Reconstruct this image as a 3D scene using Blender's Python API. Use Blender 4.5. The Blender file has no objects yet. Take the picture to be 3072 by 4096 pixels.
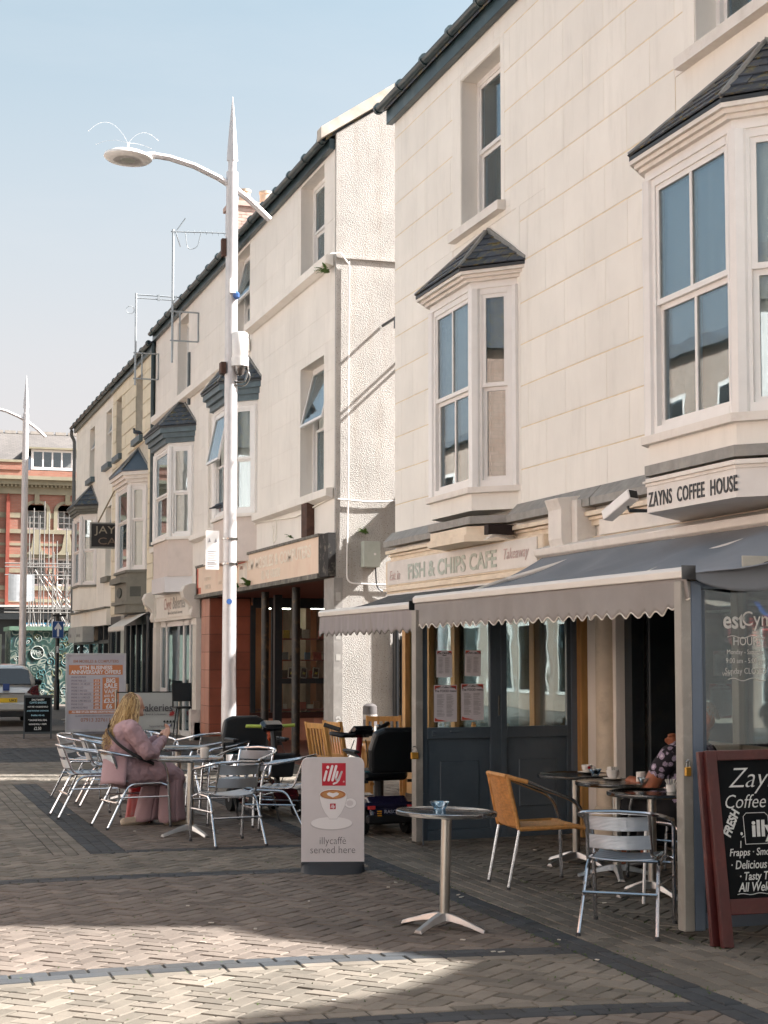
import bpy, bmesh, math, random
import numpy as np
from mathutils import Vector, Matrix, Euler
random.seed(7); rng = np.random.default_rng(7)
S = bpy.context.scene; C = S.collection
R = math.radians; PI = math.pi

# ---------------------------------------------------------------- camera, sky, sun, exposure
cam = bpy.data.cameras.new('camera'); co = bpy.data.objects.new('camera', cam); C.objects.link(co)
co.location = (0, 0, 1.68); co.rotation_euler = (R(94.0), 0, -R(17.93))
cam.sensor_fit = 'VERTICAL'; cam.sensor_height = 36.0; cam.lens = 56.25; cam.shift_y = 0.0304
cam.clip_end = 600; S.camera = co
S.render.resolution_x = 768; S.render.resolution_y = 1024
W = bpy.data.worlds.new('World'); S.world = W; W.use_nodes = True
SUN_AZ = (0.953, -0.304); SUN_EL = 42.0
wn = W.node_tree; wn.nodes.clear()
sky = wn.nodes.new('ShaderNodeTexSky'); sky.sky_type = 'NISHITA'; sky.sun_disc = False
sky.sun_elevation = R(SUN_EL); sky.sun_rotation = math.atan2(SUN_AZ[0], SUN_AZ[1])
sky.air_density = 1.0; sky.dust_density = 5.0; sky.ozone_density = 1.0
bg = wn.nodes.new('ShaderNodeBackground'); bg.inputs[1].default_value = 0.054
wo = wn.nodes.new('ShaderNodeOutputWorld')
hs = wn.nodes.new('ShaderNodeHueSaturation'); hs.inputs['Saturation'].default_value = .75; hs.inputs['Hue'].default_value = .465
wn.links.new(sky.outputs[0], hs.inputs['Color'])
wt_ = wn.nodes.new('ShaderNodeTexCoord'); wm_ = wn.nodes.new('ShaderNodeMapping'); wm_.inputs['Scale'].default_value = (1.2, 3.2, 5.5); wm_.inputs['Rotation'].default_value = (.2, .35, .5)
wz = wn.nodes.new('ShaderNodeTexNoise'); wz.inputs['Scale'].default_value = 2.2; wz.inputs['Detail'].default_value = 7; wz.inputs['Roughness'].default_value = .62
wr_ = wn.nodes.new('ShaderNodeValToRGB'); wr_.color_ramp.elements[0].position = .48; wr_.color_ramp.elements[1].position = .8; wr_.color_ramp.elements[1].color = (.12, .12, .12, 1)
wx = wn.nodes.new('ShaderNodeMix'); wx.data_type = 'RGBA'; wx.inputs[7].default_value = (4.2, 4.1, 4.1, 1)
wn.links.new(wt_.outputs['Generated'], wm_.inputs[0]); wn.links.new(wm_.outputs[0], wz.inputs['Vector']); wn.links.new(wz.outputs[0], wr_.inputs[0])
wsep = wn.nodes.new('ShaderNodeSeparateXYZ'); wn.links.new(wt_.outputs['Generated'], wsep.inputs[0])
whz = wn.nodes.new('ShaderNodeMapRange'); whz.interpolation_type = 'SMOOTHSTEP'; wn.links.new(wsep.outputs[2], whz.inputs[0])
whz.inputs[1].default_value = .0; whz.inputs[2].default_value = .48; whz.inputs[3].default_value = .92; whz.inputs[4].default_value = 0
wh = wn.nodes.new('ShaderNodeMix'); wh.data_type = 'RGBA'; wh.inputs[7].default_value = (3.4, 3.13, 3.12, 1)   # pale haze towards the horizon, all round
wn.links.new(whz.outputs[0], wh.inputs[0]); wn.links.new(wx.outputs[2], wh.inputs[6])
wn.links.new(wr_.outputs[0], wx.inputs[0]); wn.links.new(hs.outputs[0], wx.inputs[6]); wn.links.new(wh.outputs[2], bg.inputs[0]); wn.links.new(bg.outputs[0], wo.inputs[0])
sl = bpy.data.lights.new('sun', 'SUN'); sl.energy = 3.8; sl.angle = R(1.3); sl.color = (1, .975, .95)
so = bpy.data.objects.new('sun', sl); C.objects.link(so)
sd = Vector((SUN_AZ[0]*math.cos(R(SUN_EL)), SUN_AZ[1]*math.cos(R(SUN_EL)), math.sin(R(SUN_EL))))
so.rotation_euler = sd.to_track_quat('Z', 'Y').to_euler(); so.location = (30, -10, 30)
S.view_settings.view_transform = 'Standard'; S.view_settings.look = 'None'
S.view_settings.exposure = 2.28; S.view_settings.gamma = 1.0
S.view_settings.use_curve_mapping = False
S.cycles.max_bounces = 7; S.cycles.transparent_max_bounces = 12; S.cycles.diffuse_bounces = 4
S.cycles.glossy_bounces = 4; S.cycles.transmission_bounces = 5; S.cycles.caustics_reflective = False
S.cycles.caustics_refractive = False

# ---------------------------------------------------------------- materials
def nmat(name):
    m = bpy.data.materials.new(name); m.use_nodes = True; nt = m.node_tree; nt.nodes.clear()
    o = nt.nodes.new('ShaderNodeOutputMaterial'); b = nt.nodes.new('ShaderNodeBsdfPrincipled')
    nt.links.new(b.outputs[0], o.inputs[0]); return m, nt, b, o
def N(nt, t, **k):
    n = nt.nodes.new(t)
    for a, v in k.items(): setattr(n, a, v)
    return n
def srgb(c):
    if isinstance(c, str):
        c = [int(c[i:i+2], 16)/255 for i in (0, 2, 4)]
    return tuple((x/12.92 if x <= .04045 else ((x+.055)/1.055)**2.4) for x in c)
def mix(nt, fac, a, b, bt='MIX'):
    n = N(nt, 'ShaderNodeMix', data_type='RGBA', blend_type=bt)
    for i, v in ((0, fac), (6, a), (7, b)):
        if hasattr(v, 'links') or hasattr(v, 'is_linked'): nt.links.new(v, n.inputs[i])
        elif i == 0: n.inputs[0].default_value = v
        else: n.inputs[i].default_value = (*v[:3], 1)
    return n.outputs[2]
def ramp(nt, src, p0, p1, c0=(0, 0, 0), c1=(1, 1, 1)):
    n = N(nt, 'ShaderNodeValToRGB'); nt.links.new(src, n.inputs[0])
    e = n.color_ramp.elements; e[0].position = p0; e[1].position = p1
    e[0].color = (*c0, 1); e[1].color = (*c1, 1); return n.outputs[0]
def coords(nt, scale=(1, 1, 1), kind='Object', rot=(0, 0, 0)):
    tc = N(nt, 'ShaderNodeTexCoord'); mp = N(nt, 'ShaderNodeMapping')
    nt.links.new(tc.outputs[kind], mp.inputs[0]); mp.inputs['Scale'].default_value = scale
    mp.inputs['Rotation'].default_value = rot; return mp.outputs[0]
def wpos(nt, scale=(1, 1, 1)):
    g = N(nt, 'ShaderNodeNewGeometry'); mp = N(nt, 'ShaderNodeMapping')
    nt.links.new(g.outputs['Position'], mp.inputs[0]); mp.inputs['Scale'].default_value = scale; return mp.outputs[0]
def noise(nt, vec, scale, detail=4, rough=.55):
    n = N(nt, 'ShaderNodeTexNoise'); nt.links.new(vec, n.inputs['Vector'])
    n.inputs['Scale'].default_value = scale; n.inputs['Detail'].default_value = detail
    n.inputs['Roughness'].default_value = rough; return n.outputs[0]
def bump(nt, b, h, strength=.3, dist=.01):
    n = N(nt, 'ShaderNodeBump'); n.inputs['Strength'].default_value = strength
    n.inputs['Distance'].default_value = dist; nt.links.new(h, n.inputs['Height'])
    nt.links.new(n.outputs[0], b.inputs['Normal'])
MATS = {}
def M(name, col=None, rough=.6, metal=0, var=.12, ns=6., bs=0., bsc=60., emit=0, spec=.5, dirt=None, dirt_amt=.5, world=True, stretch=(1, 1, 1), rnd=0., coat=0):
    if name in MATS: return MATS[name]
    m, nt, b, o = nmat(name); c = srgb(col) if isinstance(col, str) else col
    v = wpos(nt, stretch) if world else coords(nt, stretch)
    nz = noise(nt, v, ns, 5)
    lo = tuple(x*(1-var) for x in c); hi = tuple(min(1, x*(1+var)) for x in c)
    cc = mix(nt, ramp(nt, nz, .3, .7), lo, hi)
    if rnd:
        oi = N(nt, 'ShaderNodeObjectInfo'); ma = N(nt, 'ShaderNodeMapRange')
        nt.links.new(oi.outputs['Random'], ma.inputs[0]); ma.inputs[3].default_value = 1-rnd; ma.inputs[4].default_value = 1+rnd
        cc = mix(nt, 1.0, cc, ma.outputs[0], 'MULTIPLY')
    if dirt:
        d = noise(nt, v, ns*.6+1.3, 8, .68)
        cc = mix(nt, ramp(nt, d, .52, .52+.3*(1.2-dirt_amt), (0,)*3, (dirt_amt,)*3), cc, srgb(dirt) if isinstance(dirt, str) else dirt)
    nt.links.new(cc, b.inputs['Base Color'])
    b.inputs['Roughness'].default_value = rough; b.inputs['Metallic'].default_value = metal
    b.inputs['Specular IOR Level'].default_value = spec
    if coat: b.inputs['Coat Weight'].default_value = coat; b.inputs['Coat Roughness'].default_value = .08
    if bs: bump(nt, b, noise(nt, v, bsc, 4), bs, .01)
    if emit:
        nt.links.new(cc, b.inputs['Emission Color']); b.inputs['Emission Strength'].default_value = emit
    MATS[name] = m; return m
def glass_mat(name, tint=(.9, .95, .95), refl=.06, rough=.0, mx=.9):
    m, nt, b, o = nmat(name); nt.nodes.remove(b)
    t = N(nt, 'ShaderNodeBsdfTransparent'); t.inputs[0].default_value = (*tint, 1)
    g = N(nt, 'ShaderNodeBsdfGlossy'); g.inputs['Roughness'].default_value = rough; g.inputs[0].default_value = (.82, .93, 1, 1)
    f = N(nt, 'ShaderNodeFresnel'); f.inputs[0].default_value = 1.5
    mr = N(nt, 'ShaderNodeMapRange'); nt.links.new(f.outputs[0], mr.inputs[0])
    mr.inputs[1].default_value = .0; mr.inputs[2].default_value = 1.0; mr.inputs[3].default_value = refl; mr.inputs[4].default_value = mx
    nz = noise(nt, wpos(nt), 1.3, 2); bp = N(nt, 'ShaderNodeBump'); bp.inputs['Strength'].default_value = .05; bp.inputs['Distance'].default_value = .02
    nt.links.new(nz, bp.inputs['Height']); nt.links.new(bp.outputs[0], g.inputs['Normal'])
    mx_ = N(nt, 'ShaderNodeMixShader'); nt.links.new(mr.outputs[0], mx_.inputs[0]); nt.links.new(t.outputs[0], mx_.inputs[1]); nt.links.new(g.outputs[0], mx_.inputs[2])
    nt.links.new(mx_.outputs[0], o.inputs[0]); return m

GLASS = glass_mat('window_glass', (.9, .93, .93), .08)
SHOPGLASS = glass_mat('shop_glass', (.88, .92, .91), .05)
BOWLGLASS = glass_mat('bowl_glass', (.86, .92, .94), .10, .02)
def stucco(name, col, grime='8a8272', amt=.35, joint=None):
    m, nt, b, o = nmat(name); v = wpos(nt)
    n1 = noise(nt, v, 1.1, 6, .6); n2 = noise(nt, wpos(nt, (1, 1, .18)), 5, 6, .7); n3 = noise(nt, v, 90, 3)
    c = srgb(col)
    cc = mix(nt, ramp(nt, n1, .3, .75), tuple(x*.93 for x in c), tuple(min(1, x*1.04) for x in c))
    cc = mix(nt, ramp(nt, n2, .52, .8, (0,)*3, (amt*.7,)*3), cc, srgb(grime))
    n4 = noise(nt, v, 26, 8, .75)
    cc = mix(nt, ramp(nt, n4, .69, .75, (0,)*3, (amt*1.1,)*3), cc, srgb('94795f'))
    oi = N(nt, 'ShaderNodeObjectInfo'); ma = N(nt, 'ShaderNodeMapRange')
    nt.links.new(oi.outputs['Random'], ma.inputs[0]); ma.inputs[3].default_value = .965; ma.inputs[4].default_value = 1.02
    cc = mix(nt, 1.0, cc, ma.outputs[0], 'MULTIPLY')
    nt.links.new(cc, b.inputs['Base Color']); b.inputs['Roughness'].default_value = .82
    bump(nt, b, n3, .18, .004); MATS[name] = m; return m
CREAM = stucco('cream_render', 'ece6dd', amt=.22); CREAM2 = stucco('ivory_render', 'e8e1d8'); CREAM3 = stucco('warm_ivory_render', 'efe9dd')
JOINT = M('bounce_yellow_joint', 'dfcdac', .9, var=.15)  # yellow of light bounced inside the shaded joints, put into the colour
YSTONE = stucco('yellow_stone', 'e4d9c0', '9a8a6c', .4)
JOINT2 = M('grey_joint', 'c8bfae', .9)
WHITE = M('white_upvc', 'e4e0dc', .35, var=.03, dirt='a39b8f', dirt_amt=.12)
PAINTW = M('white_painted_wood', 'ddd5cc', .5, var=.05, dirt='a38d74', dirt_amt=.3, bs=.1)
SLATE = M('grey_slate', '3a3f48', .55, var=.25, ns=14, bs=.3, bsc=50, rnd=.35, dirt='8d7a3c', dirt_amt=.75)
LEAD = M('lead_flashing', '85827d', .5, var=.2, ns=9, dirt='a59c8e', dirt_amt=.4, bs=.15, bsc=20)
DARKWOOD = M('dark_painted_wood', '22272b', .45, var=.2, dirt='5a4c3a', dirt_amt=.3)
TEALWOOD = M('faded_teal_wood', '4a5b62', .5, var=.2, dirt='2c3338', dirt_amt=.4)
GUTTER = M('green_black_gutter', '27383c', .32, var=.2, ns=3, dirt='7c8078', dirt_amt=.4, bs=.05)
NAVY = M('navy_grey_gloss_paint', '4b565f', .34, var=.1, ns=3, bs=.12, bsc=30, dirt='1f262c', dirt_amt=.3)
NAVYL = M('grey_blue_gloss_paint', '5f6b79', .38, var=.08, ns=3, bs=.14, bsc=30, dirt='3c454d', dirt_amt=.25)
GREYPOST = M('chipped_grey_paint', '8d8880', .5, var=.1, dirt='d8cfc4', dirt_amt=.35, bs=.1, bsc=30)
PINE = M('varnished_pine', 'cf9d5e', .45, var=.18, ns=4, stretch=(8, 8, .8), coat=.2)
PINED = M('weathered_pine_frame', 'b58a54', .5, var=.2, ns=4, stretch=(6, 6, .8))
BLACK = M('black_plastic', '0d0e10', .5, var=.2); BLACKV = M('black_vinyl', '0b0c0f', .42, var=.2, bs=.2, bsc=120)
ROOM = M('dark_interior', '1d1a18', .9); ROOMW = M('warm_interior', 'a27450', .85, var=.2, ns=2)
CURT = M('net_curtain', 'dedad0', .9, var=.12, ns=6, stretch=(6, 6, .6)); CURTD = M('brown_blind', '8d8980', .9, var=.15)
GREYPAINT = M('olive_grey_paint', '6b6a60', .6, var=.1)

# ---------------------------------------------------------------- mesh helpers
def tag(o, label=None, cat=None, group=None, kind=None):
    if label: o['label'] = label
    if cat: o['category'] = cat
    if group: o['group'] = group
    if kind: o['kind'] = kind
    return o
def thing(name, label, cat, loc=(0, 0, 0), rz=0, group=None):
    o = bpy.data.objects.new(name, None); C.objects.link(o); o.empty_display_size = .1
    o.location = loc; o.rotation_euler = (0, 0, rz); tag(o, label, cat, group); WL[o.name] = Vector(loc) if rz == 0 else None
    return o
WL = {}
def worldloc(o):
    v = Vector((0, 0, 0))
    while o is not None: v += o.location; o = o.parent
    return v
class MB:
    def __init__(s): s.v = []; s.f = []; s.m = []; s.cur = 0; s.T = None; s.marks = []
    def add(s, vs, fs):
        n = len(s.v); s.marks.append((n, len(s.f)))
        if s.T is not None: vs = [tuple(s.T @ Vector(p)) for p in vs]
        s.v.extend([tuple(p) for p in vs]); s.f.extend([tuple(i+n for i in f) for f in fs]); s.m.extend([s.cur]*len(fs)); return s
    def box(s, x0, x1, y0, y1, z0, z1, b=0):
        if x0 > x1: x0, x1 = x1, x0
        if y0 > y1: y0, y1 = y1, y0
        if z0 > z1: z0, z1 = z1, z0
        if b <= 0:
            return s.add([(x, y, z) for x in (x0, x1) for y in (y0, y1) for z in (z0, z1)],
                [(0, 1, 3, 2), (4, 6, 7, 5), (0, 4, 5, 1), (2, 3, 7, 6), (0, 2, 6, 4), (1, 5, 7, 3)])
        vs = []; d = {}
        for i, x in enumerate((x0, x1)):
            for j, y in enumerate((y0, y1)):
                for k, z in enumerate((z0, z1)):
                    ix = b if i == 0 else -b; iy = b if j == 0 else -b; iz = b if k == 0 else -b
                    for a, p in enumerate(((x, y+iy, z+iz), (x+ix, y, z+iz), (x+ix, y+iy, z))):
                        d[i, j, k, a] = len(vs); vs.append(p)
        q = lambda *t: tuple(d[k] for k in t)
        fs = []
        for i in (0, 1): fs.append(q((i,0,0,0),(i,1,0,0),(i,1,1,0),(i,0,1,0)))
        for j in (0, 1): fs.append(q((0,j,0,1),(1,j,0,1),(1,j,1,1),(0,j,1,1)))
        for k in (0, 1): fs.append(q((0,0,k,2),(1,0,k,2),(1,1,k,2),(0,1,k,2)))
        for i in (0, 1):
            for j in (0, 1): fs.append(q((i,j,0,0),(i,j,1,0),(i,j,1,1),(i,j,0,1)))
            for k in (0, 1): fs.append(q((i,0,k,0),(i,1,k,0),(i,1,k,2),(i,0,k,2)))
        for j in (0, 1):
            for k in (0, 1): fs.append(q((0,j,k,1),(1,j,k,1),(1,j,k,2),(0,j,k,2)))
        for i in (0, 1):
            for j in (0, 1):
                for k in (0, 1): fs.append(q((i,j,k,0),(i,j,k,1),(i,j,k,2)))
        return s.add(vs, fs)
    def prism(s, poly, axis, a, b):
        """poly: 2d points in the plane orthogonal to axis (0:x -> (y,z), 1:y -> (x,z), 2:z -> (x,y))"""
        mk = (lambda p, t: (t, p[0], p[1]), lambda p, t: (p[0], t, p[1]), lambda p, t: (p[0], p[1], t))[axis]
        n = len(poly); vs = [mk(p, a) for p in poly]+[mk(p, b) for p in poly]
        return s.add(vs, [tuple(range(n)), tuple(range(2*n-1, n-1, -1))]+[(i, (i+1) % n, n+(i+1) % n, n+i) for i in range(n)])
    def quad(s, a, b, c, d): return s.add([a, b, c, d], [(0, 1, 2, 3)])
    def tube(s, pts, r, n=8, closed=False, cap=True, sq=False):
        P = [Vector(p) for p in pts]; k = len(P); rs = r if hasattr(r, '__len__') else [r]*k
        vs = []; up = None
        for i, p in enumerate(P):
            if closed: t = P[(i+1) % k]-P[i-1]
            else: t = P[min(i+1, k-1)]-P[max(i-1, 0)]
            if t.length < 1e-9: t = Vector((0, 0, 1))
            t.normalize()
            if up is None:
                up = Vector((0, 0, 1)) if abs(t.z) < .9 else Vector((1, 0, 0))
            u = t.cross(up)
            if u.length < 1e-6: u = t.orthogonal()
            u.normalize(); w = u.cross(t).normalized(); up = w
            for j in range(n):
                a = 2*PI*(j+(.5 if sq else 0))/n; vs.append(p+(u*math.cos(a)+w*math.sin(a))*rs[i])
        fs = []
        for i in range(k if closed else k-1):
            for j in range(n):
                a = i*n+j; b = i*n+(j+1) % n; c = ((i+1) % k)*n+(j+1) % n; d = ((i+1) % k)*n+j
                fs.append((a, b, c, d))
        if cap and not closed: fs += [tuple(range(n-1, -1, -1)), tuple(range((k-1)*n, k*n))]
        return s.add(vs, fs)
    def lathe(s, prof, c=(0, 0, 0), n=24, axis=2):
        vs = []; fs = []
        for (r, z) in prof:
            for j in range(n):
                a = 2*PI*j/n; x, y = r*math.cos(a), r*math.sin(a)
                p = (x, y, z) if axis == 2 else ((z, x, y) if axis == 0 else (x, z, y)); vs.append((p[0]+c[0], p[1]+c[1], p[2]+c[2]))
        for i in range(len(prof)-1):
            for j in range(n): fs.append((i*n+j, i*n+(j+1) % n, (i+1)*n+(j+1) % n, (i+1)*n+j))
        if prof[0][0] > 1e-5: fs.append(tuple(range(n-1, -1, -1)))
        if prof[-1][0] > 1e-5: fs.append(tuple(range((len(prof)-1)*n, len(prof)*n)))
        return s.add(vs, fs)
    def grid(s, fn, nu, nv):
        vs = [fn(i/nu, j/nv) for i in range(nu+1) for j in range(nv+1)]
        return s.add(vs, [(i*(nv+1)+j, (i+1)*(nv+1)+j, (i+1)*(nv+1)+j+1, i*(nv+1)+j+1) for i in range(nu) for j in range(nv)])
    def mesh(s, name, mats, off=None, smooth=False):
        me = bpy.data.meshes.new(name); v = s.v
        if off is not None: v = [(p[0]-off[0], p[1]-off[1], p[2]-off[2]) for p in v]
        me.from_pydata(v, [], s.f)
        for m in (mats if isinstance(mats, (list, tuple)) else [mats]): me.materials.append(m)
        if any(s.m): me.polygons.foreach_set('material_index', s.m)
        if smooth: me.polygons.foreach_set('use_smooth', [True]*len(s.f))
        me.validate(); me.update(); return me
    def each(s, name, mats, parent=None, **k):
        out = []; mk = s.marks+[(len(s.v), len(s.f))]
        for (v0, f0), (v1, f1) in zip(mk, mk[1:]):
            q = MB(); q.v = s.v[v0:v1]; q.f = [tuple(i-v0 for i in f) for f in s.f[f0:f1]]; q.m = s.m[f0:f1]; out.append(q.build(name, mats, parent, **k))
        return out
    def build(s, name, mats, parent=None, world=True, smooth=False, bev=0, solid=0, sub=0, label=None, loc=None):
        off = worldloc(parent) if (parent is not None and world) else None
        me = s.mesh(name, mats, off, smooth)
        bm = bmesh.new(); bm.from_mesh(me)
        bmesh.ops.recalc_face_normals(bm, faces=bm.faces); bm.to_mesh(me); bm.free()
        o = bpy.data.objects.new(name, me); C.objects.link(o)
        if parent is not None: o.parent = parent
        if loc: o.location = loc
        if smooth: 
            try: me.set_sharp_from_angle(angle=R(38))
            except Exception: pass
        if solid: md = o.modifiers.new('s', 'SOLIDIFY'); md.thickness = solid; md.offset = 0
        if bev: md = o.modifiers.new('b', 'BEVEL'); md.width = bev; md.segments = 2; md.limit_method = 'ANGLE'; md.angle_limit = R(40)
        if sub: md = o.modifiers.new('u', 'SUBSURF'); md.levels = sub; md.render_levels = sub
        if label: o['label'] = label
        return o
def bx(name, m, parent, x0, x1, y0, y1, z0, z1, b=0, **k):
    return MB().box(x0, x1, y0, y1, z0, z1, b).build(name, m, parent, **k)
def arc(p0, p1, p2, n=6):
    p0, p1, p2 = map(Vector, (p0, p1, p2)); return [p0*(1-t)**2+p1*2*t*(1-t)+p2*t*t for t in [i/n for i in range(n+1)]]
def rounded(pts, r, n=5, closed=False):
    P = [Vector(p) for p in pts]; out = []
    k = len(P)
    for i, p in enumerate(P):
        if not closed and i in (0, k-1): out.append(p); continue
        a = P[i-1]; b = P[(i+1) % k]; d = min(r, (a-p).length*.49, (b-p).length*.49)
        out += arc(p+(a-p).normalized()*d, p, p+(b-p).normalized()*d, n)
    return out
XM = Matrix(((0, 0, -1, 0), (-1, 0, 0, 0), (0, 1, 0, 0), (0, 0, 0, 1)))   # text on a face that looks to -X
YM = Matrix(((1, 0, 0, 0), (0, 0, -1, 0), (0, 1, 0, 0), (0, 0, 0, 1)))    # text on a face that looks to -Y
def text(s, size, pos, base, m, parent, name='lettering', ext=.001, off=0., align='LEFT', shear=0, sx=1., space=1., rot=0, world=True, wscale=1.):
    cu = bpy.data.curves.new(name, 'FONT'); cu.body = s; cu.size = size; cu.extrude = ext; cu.offset = off
    cu.align_x = align; cu.shear = shear; cu.space_character = space; cu.resolution_u = 3
    o = bpy.data.objects.new('tmp', cu); C.objects.link(o)
    dg = bpy.context.evaluated_depsgraph_get(); me = bpy.data.meshes.new_from_object(o.evaluated_get(dg))
    bpy.data.objects.remove(o); bpy.data.curves.remove(cu)
    T = Matrix.Translation(Vector(pos)-(worldloc(parent) if world and parent is not None else Vector((0, 0, 0)))) @ base @ Matrix.Rotation(rot, 4, 'Z') @ Matrix.Diagonal((sx, 1, 1, 1))
    me.transform(T); me.materials.clear(); me.materials.append(m); me.name = name
    ob = bpy.data.objects.new(name, me); C.objects.link(ob); ob.parent = parent; return ob
def struct(o): o['kind'] = 'structure'; return o
# ---------------------------------------------------------------- ground and paving
def paver_mat(name, c0, c1, moss=.25):
    m, nt, b, o = nmat(name); v = wpos(nt)
    at = N(nt, 'ShaderNodeAttribute', attribute_name='rnd')
    cc = mix(nt, at.outputs['Fac'], srgb(c0), srgb(c1))
    g = noise(nt, v, 170, 3, .7); cc = mix(nt, ramp(nt, g, .35, .7, (.75,)*3, (1.2,)*3), cc, cc)
    cc = mix(nt, .5, cc, ramp(nt, g, .3, .75, (.55,)*3, (1.25,)*3), 'MULTIPLY')
    st = noise(nt, v, 1.6, 8, .65); cc = mix(nt, ramp(nt, st, .42, .75, (0,)*3, (.5,)*3), cc, srgb('4a443d'))
    st2 = noise(nt, v, 7, 5, .7); cc = mix(nt, ramp(nt, st2, .66, .74, (0,)*3, (.35,)*3), cc, srgb('2e2b28'))
    vg_ = N(nt, 'ShaderNodeTexVoronoi'); nt.links.new(v, vg_.inputs['Vector']); vg_.inputs['Scale'].default_value = 5.5
    cc = mix(nt, ramp(nt, vg_.outputs[0], .085, .11, (.55,)*3, (0,)*3), cc, srgb('262422'))
    sp3 = noise(nt, v, .55, 6, .7); cc = mix(nt, ramp(nt, sp3, .5, .68, (0,)*3, (.45,)*3), cc, srgb('3a352f'))
    nt.links.new(cc, b.inputs['Base Color']); b.inputs['Roughness'].default_value = .78; b.inputs['Specular IOR Level'].default_value = .35
    bump(nt, b, g, .5, .004); return m
PAV = [paver_mat('tan_paver', '655f55', '857c70'), paver_mat('red_brown_paver', '61574f', '7c7167'), paver_mat('charcoal_paver', '34373a', '44474a')]
def ground_mat():
    m, nt, b, o = nmat('far_paving'); v = wpos(nt)
    br = N(nt, 'ShaderNodeTexBrick'); nt.links.new(v, br.inputs[0]); br.inputs['Scale'].default_value = 5
    br.inputs['Color1'].default_value = (*srgb('6e645a'), 1); br.inputs['Color2'].default_value = (*srgb('7d736b'), 1); br.inputs['Mortar'].default_value = (*srgb('443f3a'), 1)
    br.inputs['Mortar Size'].default_value = .02
    st = noise(nt, v, .7, 8, .65); cc = mix(nt, ramp(nt, st, .4, .8, (0,)*3, (.6,)*3), br.outputs[0], srgb('4c4741'))
    nt.links.new(cc, b.inputs['Base Color']); b.inputs['Roughness'].default_value = .8; return m
MOSS = M('sandy_moss_joint', '25231d', .95, var=.3, ns=3, dirt='33401c', dirt_amt=.7)
gm = MB(); gm.quad((-150, -60, -.012), (150, -60, -.012), (150, 300, -.012), (-150, 300, -.012))
ground = struct(gm.build('ground', ground_mat()))
pavement = MB(); pavement.quad((-6, 3, -.007), (9.6, 3, -.007), (9.6, 36.6, -.007), (-6, 36.6, -.007))
pavement = struct(pavement.build('pavement', MOSS))
def clip(poly, ax, v, keep_less):
    out = []; n = len(poly)
    for i in range(n):
        a, b = poly[i], poly[(i+1) % n]; ia = (a[ax] <= v) == keep_less; ib = (b[ax] <= v) == keep_less
        if ia: out.append(a)
        if ia != ib:
            t = (v-a[ax])/(b[ax]-a[ax]); out.append((a[0]+t*(b[0]-a[0]), a[1]+t*(b[1]-a[1])))
    return out
def area(p): return abs(sum(p[i][0]*p[(i+1) % len(p)][1]-p[(i+1) % len(p)][0]*p[i][1] for i in range(len(p)))/2)
def gwarp(x, y):
    k = min(1, max(0, (16-y)/6)) if x < 3.9 else 0
    u = 3.9-x
    return k*(.19*u-.045*u*u) if x < 3.9 else 0
PIECES = []   # (polygon in world xy, material)
def region(x0, x1, y0, y1, mat, pat):
    g = .005; x0i, x1i, y0i, y1i = x0+g, x1-g, y0+g, y1-g; polys = []
    if pat == 'H':
        c, s = math.cos(R(45)), math.sin(R(45)); w = .103
        cx, cy = (x0+x1)/2, (y0+y1)/2; rad = math.hypot(x1-x0, y1-y0)/2+.3; nn = int(rad/w)+2
        ox, oy = round((cx*c+cy*s)/w), round((-cx*s+cy*c)/w)
        for i in range(ox-nn, ox+nn):
            for j in range(oy-nn, oy+nn):
                k = (i-j) % 4
                if k == 0: r = (i*w, (i+2)*w, j*w, (j+1)*w)
                elif k == 3: r = (i*w, (i+1)*w, j*w, (j+2)*w)
                else: continue
                q = [(r[0]+g, r[2]+g), (r[1]-g, r[2]+g), (r[1]-g, r[3]-g), (r[0]+g, r[3]-g)]
                polys.append([(a*c-b*s, a*s+b*c) for a, b in q])
    else:
        L, w = .205, .103
        along = 1 if pat == 'Y' else 0
        A0, A1, B0, B1 = (y0, y1, x0, x1) if along else (x0, x1, y0, y1)
        rows = max(1, round((B1-B0)/w)); w = (B1-B0)/rows
        for rI in range(rows):
            a = A0-(rI % 2)*L/2
            while a < A1:
                q = (a+g, a+L-g, B0+rI*w+g, B0+(rI+1)*w-g)
                P = [(q[0], q[2]), (q[1], q[2]), (q[1], q[3]), (q[0], q[3])]
                polys.append([(p[1], p[0]) for p in P] if along else P); a += L
    for p in polys:
        xs = [a[0] for a in p]; ys = [a[1] for a in p]
        if max(xs) < x0i or min(xs) > x1i or max(ys) < y0i or min(ys) > y1i: continue
        for ax, v, kl in ((0, x0i, False), (0, x1i, True), (1, y0i, False), (1, y1i, True)):
            p = clip(p, ax, v, kl)
            if len(p) < 3: break
        if len(p) < 3 or area(p) < .0005: continue
        p = [(a, b+gwarp(a, b)) for a, b in p]
        mx = sum(a[0] for a in p)/len(p); my = sum(a[1] for a in p)/len(p)
        if mx < .075*my-1.2 or mx > my*.62+1.0: continue
        PIECES.append((p, mat))
XL = -1.4
region(XL, 3.87, 4.6, 6.86, 1, 'H'); region(XL, 3.87, 6.86, 7.07, 2, 'X'); region(XL, 3.87, 7.07, 7.17, 0, 'X')
region(XL, 3.87, 7.17, 8.28, 0, 'H'); region(XL, 3.87, 8.28, 8.38, 0, 'X'); region(XL, 3.87, 8.38, 8.6, 2, 'X')
region(XL, 3.87, 8.6, 12.08, 1, 'H'); region(XL, 3.87, 12.08, 12.3, 2, 'X'); region(XL, 3.87, 12.3, 13.72, 0, 'H')
region(1.86, 3.87, 13.72, 13.9, 2, 'X'); region(2.17, 3.87, 13.9, 21.5, 1, 'H'); region(1.86, 2.17, 13.9, 21.5, 2, 'Y')
region(1.55, 1.86, 13.72, 21.5, 0, 'Y'); region(XL, 1.55, 13.72, 21.5, 0, 'H')
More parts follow.
